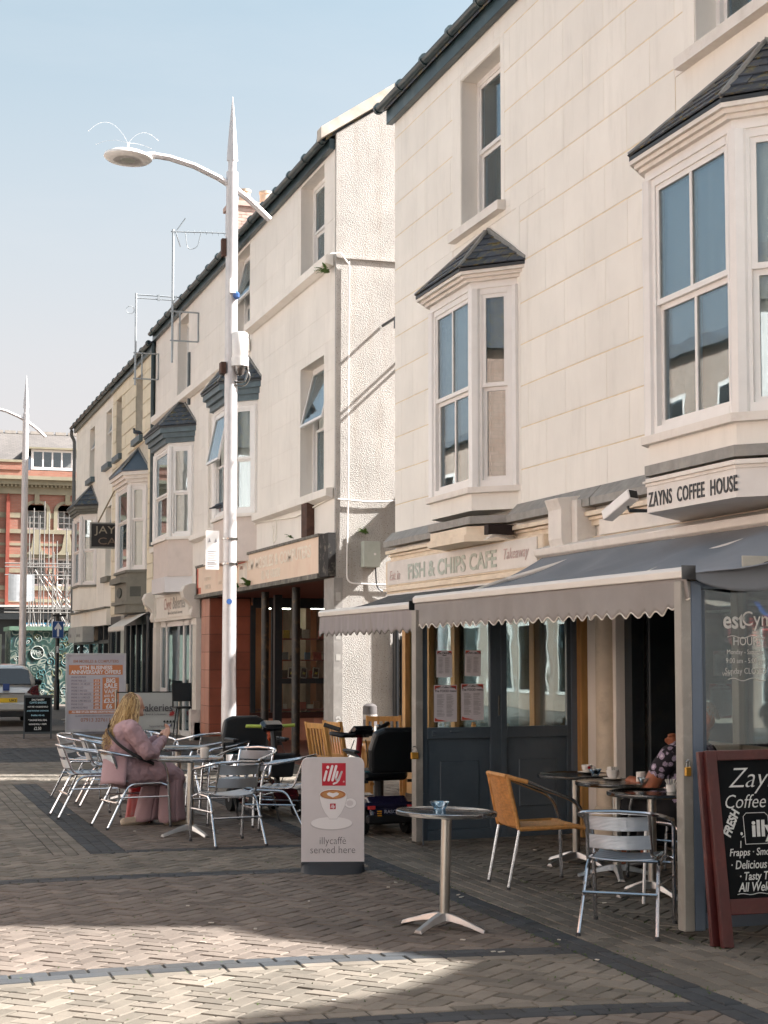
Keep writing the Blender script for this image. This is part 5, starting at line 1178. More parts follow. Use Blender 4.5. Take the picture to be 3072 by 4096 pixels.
# painted kiosk
def mural_mat():
    m, nt, b, o = nmat('swirl_mural'); v = wpos(nt)
    n1 = N(nt, 'ShaderNodeTexNoise'); nt.links.new(v, n1.inputs['Vector']); n1.inputs['Scale'].default_value = 1.1; n1.inputs['Detail'].default_value = 2
    vm = N(nt, 'ShaderNodeVectorMath', operation='MULTIPLY_ADD'); nt.links.new(n1.outputs['Color'], vm.inputs[0]); vm.inputs[1].default_value = (2.6, 2.6, 2.6); nt.links.new(v, vm.inputs[2])
    wv = N(nt, 'ShaderNodeTexWave', wave_type='RINGS'); nt.links.new(vm.outputs[0], wv.inputs['Vector']); wv.inputs['Scale'].default_value = 1.6; wv.inputs['Distortion'].default_value = 9; wv.inputs['Detail'].default_value = 2; wv.inputs['Detail Scale'].default_value = 1.2
    r = N(nt, 'ShaderNodeValToRGB'); nt.links.new(wv.outputs[0], r.inputs[0]); e = r.color_ramp.elements; e[0].position = 0; e[0].color = (*srgb('1c2a33'), 1); e[1].position = 1; e[1].color = (*srgb('c5d0c4'), 1)
    for p, c in ((.25, '27505c'), (.42, '2f6e5c'), (.55, '1e4338'), (.68, '6fa2a6'), (.82, '2b5068'), (.9, 'd8d6bf')): q = r.color_ramp.elements.new(p); q.color = (*srgb(c), 1)
    n2 = noise(nt, v, .9, 3); cc = mix(nt, ramp(nt, n2, .45, .56), r.outputs[0], srgb('214f3c'))
    cc = mix(nt, .55, r.outputs[0], cc); cc = mix(nt, .5, cc, srgb('16201f')); nt.links.new(cc, b.inputs['Base Color']); b.inputs['Roughness'].default_value = .6; return m
k_ = thing('mural_kiosk', 'street kiosk painted with teal and green swirls and a ringed WHO mark', 'kiosk', (5.7, 57, 0))
bx('body', mural_mat(), k_, 4.72, 6.9, 56, 58.2, 0, 2.52); bx('roof_slab', M('kiosk_green', '5f7a68', .7, var=.2), k_, 4.66, 6.95, 55.92, 58.3, 2.52, 2.66)
mb = MB(); mb.tube([(5.62+.22*math.cos(a), 55.985, 1.76+.22*math.sin(a)) for a in np.linspace(0, 2*PI, 31)[:-1]], .018, 6, closed=True); mb.build('white_ring', M('mural_white', 'a9b0aa', .6), k_)
text('WHO', .2, (5.62, 55.99, 1.69), YM, MATS['mural_white'], k_, align='CENTER', off=.006, sx=.9)
# swirl strokes
mb = MB(); rr = random.Random(4)
for k in range(46):
    cx, cz, r0 = rr.uniform(4.85, 6.75), rr.uniform(.2, 2.4), rr.uniform(.05, .2); a0 = rr.uniform(0, 6)
    if abs(cx-5.62) < .3 and abs(cz-1.76) < .3: continue
    pts = [(cx+r0*(1-t*.8)*math.cos(a0+t*8), 55.99, cz+r0*(1-t*.8)*math.sin(a0+t*8)) for t in np.linspace(0, 1, 16)]; mb.cur = k % 3
    mb.tube([p for p in pts if 4.76 < p[0] < 6.86 and .05 < p[2] < 2.48], .009, 4) if len([p for p in pts if 4.76 < p[0] < 6.86 and .05 < p[2] < 2.48]) > 3 else None
mb.build('painted_swirl', [MATS['mural_white'], M('mural_teal', '3f7478', .6), M('mural_olive', '6b6b45', .6)], k_)
g_ = thing('container', 'pale grey green cabin beside the painted kiosk', 'cabin', (3.4, 60, 0)); bx('body', M('pale_green_steel', '9aa596', .6, var=.1), g_, 1.0, 4.5, 57, 60, 0, 2.4)
# ---------------------------------------------------------------- the rest of the street (seen in reflections, shades and lights the scene)
CR = stucco('opposite_render', 'ebe6e0')
def plain_house(x0, x1, y0, y1, h, m, label, face, fl=3, hr=2.0, name='house', bw=2.6, rz=0):
    t = thing(name, label, 'building', ((x0+x1)/2, (y0+y1)/2, 0))
    bx('wall', m, t, x0, x1, y0, y1, 0, h)
    mb = MB(); xm = (x0+x1)/2; ym = (y0+y1)/2
    if face[1] == 'x': mb.add([(x0-.2, y0, h), (x1+.2, y0, h), (x1+.2, y1, h), (x0-.2, y1, h), (xm, y0, h+hr), (xm, y1, h+hr)], [(0, 4, 5, 3), (1, 2, 5, 4), (0, 1, 4), (3, 5, 2)])
    else: mb.add([(x0, y0-.2, h), (x1, y0-.2, h), (x1, y1+.2, h), (x0, y1+.2, h), (x0, ym, h+hr), (x1, ym, h+hr)], [(0, 1, 5, 4), (3, 4, 5, 2), (0, 4, 3), (1, 2, 5)])
    mb.build('roof', SLATE, t)
    for f in range(fl):
        z0 = 3.6+2.6*f if f else .6; z1 = z0+(1.6 if f else 2.0)
        if f and z1 > h: break
        L0, L1 = (y0, y1) if face[1] == 'x' else (x0, x1); n = int((L1-L0)/bw)
        for k in range(n):
            c = L0+(k+.5)*(L1-L0)/n; ww = .55 if f else 1.0
            for nm_, mm, e0, e1, p in (('window_surround', PAINTW, .12, .12, .03), ('pane', SHOPGLASS, 0, 0, .05), ('window_dark', ROOM, 0, 0, .04)):
                a, b_, c0, c1 = c-ww-e0, c+ww+e0, z0-e1, z1+e1
                if face == '+x': bx(nm_, mm, t, x1+p-.02, x1+p, a, b_, c0, c1)
                elif face == '-x': bx(nm_, mm, t, x0-p, x0-p+.02, a, b_, c0, c1)
                else: bx(nm_, mm, t, a, b_, y1+p-.02, y1+p, c0, c1)
    return t
plain_house(-14, -7.0, -9, 3.8, 7.4, CR, 'cream rendered terrace on the other side of the street, nearest stretch', '+x')
plain_house(-15, -7.0, 3.9, 15, 7.6, brick_tex('orange_brick_side', 'b5917e', 'bd9f8e', 'a08a78', 1., 'X'), 'orange brick terrace on the other side of the street', '+x')
plain_house(-15, -7.0, 15.1, 30, 7.0, CR, 'cream rendered terrace on the other side, beyond the orange brick one', '+x')
plain_house(-15, -7.0, 30.1, 56, 8.8, brick_tex('buff_brick', '9c8574', 'a89282', '8d8074', 1., 'X'), 'buff brick terrace on the other side of the street, farthest stretch', '+x')
plain_house(-20, 20, -26, -18, 8.5, CR, 'pale rendered building closing the street behind the viewpoint', '+y', name='closing_building')
nb_ = thing('sun_gap_mass', 'unseen wall mass added to shape the sun patch on the front paving', 'building', (F+2, 4, 0))
mb = MB(); mb.prism([(8.5, 0), (8.5, 4.0), (8.2, 3.85), (7.6, 3.25), (7.3, 3.0), (6.6, 3.5), (5.85, 4.5), (4.2, 6.5), (1.5, 8.6), (-12, 8.6), (-12, 0)], 0, F, F+5); mb.build('wall', CR, nb_)  # added out of view; its notched top shapes the sun patch on the paving
# ---------------------------------------------------------------- street furniture
LP = M('galvanised_painted_steel', 'c9c5c4', .42, metal=.25, var=.06, ns=5, dirt='8d8788', dirt_amt=.35, bs=.1, bsc=60)
def lamp_post(x, y, label, hs=1., group='lamp posts with swept arms', cctv=False, flip=1, sign=True):
    t = thing('street_lamp', label, 'lamp post', (x, y, 0), group=group)
    mb = MB(); mb.lathe([(.105, 0), (.105, 1.2), (.1, 1.25), (.085, 8.52), (.06, 8.53), (.06, 8.68)], (x, y, 0), 12); mb.build('pole', LP, t, smooth=True)
    mb = MB(); mb.lathe([(.05, 8.66), (.082, 8.68), (.072, 8.85), (.04, 9.25), (.004, 9.62)], (x, y, 0), 4); mb.build('spike', LP, t)
    pts = [(x-1.17+.0, 8.66), (x-.9, 8.64), (x-.55, 8.56), (x-.2, 8.42), (x+.0, 8.31), (x+.25, 8.14), (x+.55, 7.88)]
    P = []
    for i in range(len(pts)-1):
        for s in range(3): P.append((pts[i][0]+(pts[i+1][0]-pts[i][0])*s/3, y, pts[i][1]+(pts[i+1][1]-pts[i][1])*s/3))
    P.append((pts[-1][0], y, pts[-1][1]))
    mb = MB(); mb.tube(P, [.045]*len(P), 6); mb.build('swept_arm', LP, t, smooth=False)
    mb = MB(); mb.tube([(x-1.3, y, 8.62), (x-1.1, y, 8.66)], .055, 8); mb.build('arm_socket', LP, t)
    hx = x-1.48
    mb = MB(); mb.T = Matrix.Translation((hx, y, 8.6)) @ Matrix.Rotation(R(3), 4, 'Y')
    mb.lathe([(.2, -.055), (.3, -.05), (.335, -.02), (.33, .01), (.25, .05), (.1, .085), (0, .09)], (0, 0, 0), 28); mb.lathe([(.2, -.055), (.19, -.045), (.0, -.043)], (0, 0, 0), 28); mb.build('lamp_head', WHITE, t, smooth=True)
    mb = MB(); mb.T = Matrix.Translation((hx, y, 8.6)) @ Matrix.Rotation(R(3), 4, 'Y'); mb.lathe([(0, -.058), (.21, -.052)], (0, 0, 0), 24); mb.build('lamp_lens', M('frosted_lens', '9a9b90', .3, var=.1), t)
    mb = MB(); mb.tube([(hx, y, 8.66), (hx, y, 8.8)], .014, 5)
    for a, l, h in ((PI, .55, .22), (0, .42, .14), (PI*.8, .5, .05), (.5, .4, .02)):
        mb.tube(arc((hx, y, 8.79), (hx+math.cos(a)*l*.45, y+math.sin(a)*l*.4, 8.8+h*2.1), (hx+math.cos(a)*l, y+math.sin(a)*l, 8.8+h*.5), 8), .0018, 3)
        mb.lathe([(0, -.007), (.007, 0), (0, .007)], (hx+math.cos(a)*l, y+math.sin(a)*l, 8.8+h*.5), 6)
    mb.build('gull_wires', WHITE, t)
    return t
lp = lamp_post(4.815, 21.88, 'tall pale steel lamp post with camera dome, rising behind the terrace chairs')
mb = MB(); mb.lathe([(.11, 5.82), (.115, 5.84), (.115, 6.18), (.1, 6.2)], (4.92, 21.78, 0), 18); mb.lathe([(.125, 5.72), (.125, 5.84)], (4.92, 21.78, 0), 18); ccam = mb.build('camera_housing', WHITE, lp, smooth=True)
mb = MB(); mb.lathe([(.085, 5.72), (.08, 5.67), (.055, 5.61), (0, 5.58)], (4.92, 21.78, 0), 16); mb.build('camera_dome', M('smoked_dome', '4b4440', .1, coat=1), lp, smooth=True)
mb = MB(); mb.tube(rounded([(4.98, 21.8, 5.8), (5.05, 21.8, 5.7), (5.0, 21.8, 5.5), (4.85, 21.8, 5.5)], .08), .016, 6); mb.tube(rounded([(4.98, 21.82, 5.75), (5.09, 21.8, 5.6), (5.0, 21.8, 5.44), (4.85, 21.8, 5.46)], .08), .012, 6); mb.build('cable_loop', MATS['steel'], lp, smooth=True)
bx('junction_box', M('rusty_brown'), lp, 4.66, 4.73, 21.8, 21.95, 5.62, 5.78); bx('junction_box', M('rusty_brown'), lp, 4.67, 4.73, 21.85, 21.95, 7.3, 7.55)
mb = MB(); mb.lathe([(0, 6.66), (.045, 6.7), (.05, 6.75), (.0, 6.8)], (4.86, 21.77, 0), 10); mb.build('blue_knob', M('blue_plastic', '3a5f9a', .4), lp)
bx('sensor_box', WHITE, lp, 4.76, 4.84, 21.72, 21.79, 6.75, 6.95)
sn = bx('notice_plate', WHITE, lp, 4.45, 4.64, 21.76, 21.77, 2.86, 3.4)
mb = MB(); mb.box(4.48, 4.61, 21.757, 21.76, 2.95, 2.955)
for k in range(8): mb.box(4.48, 4.48+.1+.03*(k % 2), 21.757, 21.76, 2.9+.03*k, 2.905+.03*k)
for x in (4.485, 4.575): mb.add([(x, 21.757, 3.24), (x+.035, 21.757, 3.24), (x+.0175, 21.757, 3.3)], [(0, 1, 2)])
mb.build('notice_print', M('grey_print', '9b989a', .6), sn)
for z in (2.95, 3.3): mb = MB(); mb.lathe([(.108, z-.012), (.112, z-.012), (.112, z+.012), (.108, z+.012)], (4.815, 21.88, 0), 20); mb.build('steel_strap', MATS['steel'], lp)
mb = MB(); mb.lathe([(0, -.0), (.04, .0), (.04, .004), (0, .004)], (0, 0, 0), 12); mb.v = [(4.79+p[0], 21.775-p[2], 2.42+p[1]) for p in mb.v]; mb.build('blue_dot', MATS['blue_plastic'], lp)
lamp_post(4.2, 46.0, 'farther pale lamp post between the silver car and the blue arrow sign')
# one way sign
s_ = thing('arrow_sign', 'blue rectangular sign with white upward arrow on a black post', 'sign', (5.62, 50, 0))
mb = MB(); mb.lathe([(.085, 0), (.085, .9), (.06, .95), (.06, 2.95)], (5.62, 50, 0), 12); mb.build('post', M('black_post_paint', '141518', .4), s_, smooth=True)
pl_ = MB(); pl_.box(5.45, 5.8, 49.91, 49.93, 2.2, 2.72); pl_ = pl_.build('sign_plate', M('blue_sign_face', '1f4a86', .35, var=.03), s_, bev=.006)
wm = M('sign_face_white', 'dfe1e2', .4)
mb = MB(); mb.prism([(5.595, 2.25), (5.655, 2.25), (5.655, 2.5), (5.71, 2.44), (5.74, 2.5), (5.625, 2.68), (5.51, 2.5), (5.54, 2.44), (5.595, 2.5)], 1, 49.9, 49.908); mb.build('white_arrow', wm, pl_)
mb = MB()
for q in ((5.457, 5.462, 2.207, 2.713), (5.788, 5.793, 2.207, 2.713), (5.457, 5.793, 2.207, 2.212), (5.457, 5.793, 2.708, 2.713)): mb.box(q[0], q[1], 49.905, 49.91, q[2], q[3])
mb.build('white_border', wm, pl_)
bx('sign_light', BLACK, s_, 5.45, 5.85, 49.8, 50.0, 2.86, 2.92); bx('band', wm, s_, 5.59, 5.65, 49.93, 49.94, 1.75, 1.95)
# silver hatchback seen from behind
def car(x0, y0):
    c = thing('parked_car', 'silver hatchback seen from behind with yellow number plate', 'car', (x0, y0, 0))
    SV = M('silver_car_paint', 'bdbcb8', .3, metal=.3, var=.02, coat=1.); GL = M('dark_car_glass', '10181d', .06, spec=.9, var=.1); w = .87
    def loft(name, m, st, par=None, sub=2):
        mb = MB(); n = len(st[0][1]); vs = []
        for y, ring in st: vs += [(x0+a, y0+y, b) for a, b in ring]
        fs = [(i*n+j, i*n+(j+1) % n, (i+1)*n+(j+1) % n, (i+1)*n+j) for i in range(len(st)-1) for j in range(n)]+[tuple(range(n-1, -1, -1)), tuple(range((len(st)-1)*n, len(st)*n))]
        mb.add(vs, fs); return mb.build(name, m, par or c, smooth=True, sub=sub)
    def ring(w0, zb, w1, zm, w2, zt): return [(-w0, zb), (-w1, zm), (-w2, zt), (-w2*.5, zt+.03), (w2*.5, zt+.03), (w2, zt), (w1, zm), (w0, zb)]
    loft('body', SV, [(0.02, ring(.7, .32, .78, .5, .7, .68)), (.0, ring(.78, .28, .84, .52, .78, .74)), (.1, ring(.82, .25, .87, .55, .82, .9)), (.35, ring(.84, .24, .88, .6, .8, .97)), (2.2, ring(.84, .22, .88, .6, .8, .97)), (3.2, ring(.84, .22, .88, .6, .78, .92)), (4.0, ring(.8, .25, .84, .5, .72, .78)), (4.25, ring(.65, .3, .7, .45, .6, .6))])
    loft('roof_shell', SV, [(.2, ring(.78, .85, .76, .95, .7, 1.0)), (.34, ring(.78, .88, .72, 1.12, .63, 1.3)), (.55, ring(.78, .9, .68, 1.2, .57, 1.42)), (1.5, ring(.78, .9, .68, 1.2, .58, 1.46)), (2.3, ring(.78, .9, .68, 1.18, .56, 1.38)), (2.9, ring(.76, .9, .66, 1.0, .52, 1.02))])
    mb = MB(); mb.T = Matrix.Translation((x0, y0+.2, .97)) @ Matrix.Rotation(R(-22), 4, 'X'); mb.prism([(-.62, .0), (.62, .0), (.56, .36), (.4, .41), (-.4, .41), (-.56, .36)], 1, -.04, .0); mb.build('rear_window', GL, c, bev=.01)
    for s in (-1, 1):
        mb = MB(); mb.prism([(s*.76, .98), (s*.8, .7), (s*.78, .66), (s*.5, .8), (s*.62, .93)], 1, -.035, .14); mb.v = [(x0+p[0], y0+p[1], p[2]) for p in mb.v]
        mb.build('tail_light', M('dark_red_lens', '4a1418', .12, coat=1), c, bev=.01)
        mb = MB(); mb.prism([(.5, .95), (2.5, .97), (2.1, 1.3), (.75, 1.34)], 0, x0+s*.73, x0+s*.70); mb.build('side_window', GL, c)
        mb = MB(); mb.box(x0+s*.86, x0+s*1.06, y0+2.0, y0+2.12, .93, 1.08, .04); mb.build('wing_mirror', BLACK, c)
        for y in (.75, 3.35):
            mb = MB(); mb.lathe([(.2, -.09), (.3, -.1), (.32, -.06), (.32, .06), (.3, .1), (.2, .09)], (x0+s*.76, y0+y, .32), 24, axis=0); wh = mb.build('wheel', M('tyre_rubber', '17171a', .8), c, smooth=True)
            mb = MB(); mb.lathe([(.2, -.07), (.19, .07)], (x0+s*.76, y0+y, .32), 20, axis=0); mb.build('rim', MATS['steel'], wh)
    bx('rear_bumper', SV, c, x0-.8, x0+.8, y0-.07, y0+.2, .36, .56, .04); bx('bumper_lower', BLACK, c, x0-.74, x0+.74, y0-.03, y0+.3, .22, .37, .02)
    bx('chrome_strip', MATS['steel'], c, x0-.36, x0+.46, y0-.05, y0-.02, .76, .79)
    np_ = bx('number_plate', M('yellow_plate', 'd6b12a', .4), c, x0+.02-.26, x0+.28, y0-.085, y0-.07, .56, .67)
    text('UAY', .085, (x0+.09, y0-.088, .585), YM, BLACK, np_, off=.002); bx('blue_sticker', M('navy_sticker', '26407a', .5), c, x0-.05, x0+.1, y0-.02, y0+.03, .84, 1.0)
    return c
car(3.17, 38.9)
# boards, banners and barriers on the pavement
def aframe(x, y, wd, h, label, face, frame, lean=8, rz=0, name='pavement_board', cat='sign board', legs=True):
    t = thing(name, label, cat, (x, y, 0)); t.rotation_euler = (0, 0, rz); return t
pb = aframe(3.33, 32.9, .5, .85, 'small blackboard menu of the bakery with prices in chalk', None, None)
BF = M('grey_blackboard_frame', '2b3033', .5); BBD = M('blackboard', '0b0e10', .85, var=.4, ns=3, spec=.2); CH = M('chalk_writing', 'c9c9c4', .9, var=.1, ns=40); CHB = M('blue_chalk', '8fb6c4', .9)
Tb = Matrix.Rotation(R(-8), 4, 'X')
mb = MB(); mb.T = Tb
for q in ((-.28, -.25, 0, .88), (.25, .28, 0, .88), (-.25, .25, .83, .88), (-.25, .25, .1, .14)): mb.box(q[0], q[1], -.012, .012, q[2], q[3])
mb.build('frame', BF, pb, world=False); mb = MB(); mb.T = Tb; mb.box(-.25, .25, -.004, .004, .14, .83); bb = mb.build('board', BBD, pb, world=False)
mb = MB(); mb.T = Matrix.Translation((0, .25, 0)) @ Matrix.Rotation(R(8), 4, 'X')
for q in ((-.28, -.25, 0, .86), (.25, .28, 0, .86), (-.25, .25, .8, .86)): mb.box(q[0], q[1], -.01, .01, q[2], q[3])
mb.build('rear_frame', M('red_wood_frame', '5a241d', .5), pb, world=False)
def btext(s, sz, u, v, m, par, T, **k):
    o = text(s, sz, (0, 0, 0), Matrix.Identity(4), m, par, world=False, **k); o.data.transform(T @ Matrix.Translation((u, -.006, v)) @ Matrix.Rotation(PI/2, 4, 'X')); return o
for s_, sz, v, m_ in (("DAILY BAKERY", .05, .77, CH), ("CLWYD BAKERIES", .055, .71, CHB), ("HOT PIES + SAUSAGE ROLLS", .042, .63, CH), ("JACKET POTATOES / SANDWICHES", .036, .55, CHB), ("Breakfast rolls only", .045, .46, CHB), ("* SAUSAGE ROLL DEAL", .048, .36, CH), ("SAUSAGE ROLL + CRISPS", .042, .28, CH), ("£2.50", .085, .18, CH)):
    btext(s_, sz, 0, v, m_, bb, Tb, align='CENTER', off=.001, sx=.75)
pb.rotation_euler = (0, 0, R(-6)); bx('foot_block', M('concrete', 'a8a298', .9), pb, 3.3, 3.55, 32.95, 33.15, 0, .06) if False else None
ps = thing('poster_board', 'large upright poster frame of phone repair offers in orange and white', 'sign board', (4.72, 34.6, 0)); ps.rotation_euler = (0, 0, R(-3))
Tp = Matrix.Rotation(R(-4), 4, 'X'); OR_ = M('orange_print', 'c27a4e', .5, var=.03); PG = M('poster_grey', 'b5b0b6', .4, var=.03); PT = M('poster_brown_text', 'a87a68', .6); PWH = M('poster_white', 'd9d4d4', .5); PD = M('poster_dark_text', '857c84', .6)
mb = MB(); mb.T = Tp
for q in ((-.64, -.6, .05, 1.72), (.6, .64, .05, 1.72), (-.6, .6, 1.68, 1.72), (-.6, .6, .05, .1)): mb.box(q[0], q[1], -.03, .03, q[2], q[3])
mb.build('frame', M('silver_frame', 'b9b7b8', .35, metal=.5), ps, world=False)
mb = MB(); mb.T = Tp; mb.box(-.6, .6, -.01, .01, .1, 1.68); pp = mb.build('poster', PG, ps, world=False)
mb = MB(); mb.box(-.5, .5, -.1, .6, 0, .05); mb.build('base', M('grey_base', '77757a', .6), ps, world=False)
def prect(m, u0, u1, v0, v1, d=.0115, name='print_block'):
    mb = MB(); mb.T = Tp; mb.box(u0, u1, -d, -.0099, v0, v1); return mb.build(name, m, pp, world=False)
prect(OR_, -.57, .57, 1.26, 1.47); prect(OR_, .14, .49, .52, 1.2); prect(OR_, -.57, .57, .43, .5)
def pt(s, sz, u, v, m, **k): btext(s, sz, u, v-.0, m, pp, Tp @ Matrix.Translation((0, -.008, 0)), off=k.pop('off', .0015), **k)
pt('BM MOBILES & COMPUTERS', .085, 0, 1.52, PT, align='CENTER', sx=.92); pt('9TH BUSINESS', .11, 0, 1.375, PWH, align='CENTER', off=.004); pt('ANNIVERSARY OFFERS', .11, 0, 1.28, PWH, align='CENTER', off=.004, sx=.95)
rows = [('IPHONE LCD PRICE', ''), ('IPHONE 7/8/SE LCD', '£13'), ('IPHONE X - XS - XR LCD', '£17'), ('IPHONE 11 LCD', '£18'), ('IPHONE 11 PRO LCD', '£40'), ('IPHONE 11 PRO MAX LCD', '£50'), ('IPHONE 12 / 12 PRO LCD', '£35'), ('IPHONE 12 PRO MAX LCD', '£60'), ('IPHONE 13 LCD', '£60'), ('SAMSUNG LCD PRICE', '£20')]
for i, (a_, b_) in enumerate(rows):
    v = 1.19-.072*i; pt(a_, .05, -.52, v, PD, sx=.72)
    if b_: prect(OR_, -.05, .09, v-.01, v+.045); pt(b_, .055, .02, v-.003, PWH, align='CENTER'); prect(PT, -.52, .09, v-.022, v-.019, name='rule')
pt('BIG', .13, .315, 1.09, PWH, align='CENTER', off=.005); pt('SALE', .13, .315, .98, PWH, align='CENTER', off=.005); prect(PWH, .17, .46, .955, .96, .013); pt('VAPE', .12, .315, .86, PWH, align='CENTER', off=.003); pt('600 PUF', .08, .315, .78, PWH, align='CENTER'); pt('£3.50', .13, .315, .66, PWH, align='CENTER', off=.005); pt('£6', .13, .28, .54, PWH, align='CENTER', off=.005)
pt('ALL KIND OF LCDs REPAIRS 6 MONTHS WARRANTY', .055, 0, .45, PWH, align='CENTER', sx=.78, off=.003); pt('ALL KIND OFF PHONE CASE £5 TO £10 | CHARGING CABLE', .036, 0, .37, PD, align='CENTER', sx=.9); pt('07913 327611', .11, 0, .26, PT, align='CENTER')
def banner(x0, x1, y, y1, h, label, txt=True):
    t = thing('cafe_barrier', label, 'barrier', (x0, y, 0)); bm_ = M('white_barrier_cloth', 'b9bab6', .7, var=.03)
    mb = MB(); mb.grid(lambda i, j: (x0+.06+(x1-x0-.12)*i, y+(y1-y)*i-.01*math.sin(i*9)*(1-j), .12+(h-.12)*j-.012*math.sin(PI*i)), 12, 3); cl = mb.build('cloth', bm_, t, solid=.004)
    for x, yy in ((x0, y), (x1, y1)):
        mb = MB(); mb.lathe([(.025, 0.02), (.025, h+.02), (.032, h+.02), (.032, h+.05)], (x, yy, 0), 10); mb.lathe([(.17, 0), (.17, .015), (.03, .04)], (x, yy, 0), 16); mb.build('post', M('brushed_steel', 'a59f95', .3, metal=.9), t, smooth=True)
    mb = MB(); mb.tube([(x0, y, h-.0), (x1, y1, h-.0)], .012, 5); mb.build('cross_bar', BLACK, t)
    return t, cl
bt, bc = banner(5.02, 6.36, 33.75, 33.75, .9, 'white cafe barrier printed Clwyd Bakeries with small red dragon')
gr = M('barrier_grey_text', '5f5d5d', .6); rd = M('barrier_red_text', 'b0403c', .6)
text('Clwyd', .2, (5.08, 33.715, .5), YM, rd, bc, sx=.8); text('Bakeries', .22, (5.5, 33.715, .5), YM, gr, bc, off=.003, sx=.95); text('Bakers of Quality Bread & Confectionery', .055, (5.3, 33.715, .42), YM, gr, bc, sx=.85)
text('Supported by', .055, (5.72, 33.715, .17), YM, gr, bc); text('Rhyl', .1, (6.02, 33.715, .17), YM, M('barrier_black', '2c2c2e', .6), bc, off=.002, shear=.15)
mb = MB()
for k in range(4): mb.prism([(6.04+.065*k+.024*math.cos(a), .28+.024*math.sin(a)) for a in np.linspace(0, 2*PI, 13)[:-1]], 1, 33.71, 33.715)
mb.build('roundels', MATS['barrier_black'], bc)
mb = MB(); dx_, dz_ = 6.13, .43
dp = [(0, 0), (.03, .02), (.02, .06), (.05, .04), (.08, .09), (.09, .05), (.13, .08), (.11, .03), (.14, .03), (.1, 0), (.12, -.03), (.08, -.02), (.07, -.05), (.05, -.02), (.02, -.05), (.02, -.01)]
mb.add([(dx_+a, 33.712, dz_+b) for a, b in dp], [tuple(range(len(dp)))]); mb.build('dragon_emblem', rd, bc, solid=.002)
banner(5.35, 5.9, 38.0, 37.9, .95, 'plain white barrier section standing behind the bakery one')
banner(4.9, 5.05, 40.6, 42.3, 1.0, 'white barrier section end-on near the black sign post')
# black bar stool chair by the bakery
bs = thing('high_chair', 'tall black wire chair standing by the bakery window', 'chair', (6.2, 32.2, 0))
mb = MB()
for a, b in (((5.98, 32.0), (6.04, 32.1)), ((6.38, 32.0), (6.3, 32.1)), ((5.98, 32.42), (6.04, 32.34)), ((6.38, 32.42), (6.3, 32.34))): mb.tube([(a[0], a[1], 0), (b[0], b[1], .62)], .014, 6)
mb.build('leg_frame', BLACK, bs); mb = MB(); mb.box(5.98, 6.36, 32.02, 32.42, .6, .64, .01); mb.build('seat', BLACKV, bs)
mb = MB(); mb.T = Matrix.Translation((6.17, 32.44, .62)) @ Matrix.Rotation(R(-10), 4, 'X'); mb.box(-.2, .2, -.01, .02, .12, .5, .008); mb.box(-.2, -.17, -.01, .02, 0, .12); mb.box(.17, .2, -.01, .02, 0, .12); mb.build('backrest', BLACKV, bs)
# grey bollard
bl = thing('bollard', 'grey bollard with pale bands standing in the alley mouth', 'bollard', (6.75, 21.5, 0))
mb = MB(); mb.lathe([(.1, 0), (.1, .93), (.095, .97), (.05, 1.0), (0, 1.0)], (6.75, 21.5, 0), 18); mb.build('post', M('grey_bollard', '54504f', .6, var=.2, ns=10), bl, smooth=True)
for z in (.62, .78): mb = MB(); mb.lathe([(.102, z), (.103, z), (.103, z+.07), (.102, z+.07)], (6.75, 21.5, 0), 18); mb.build('pale_band', M('pale_band', 'a39d98', .6), bl)
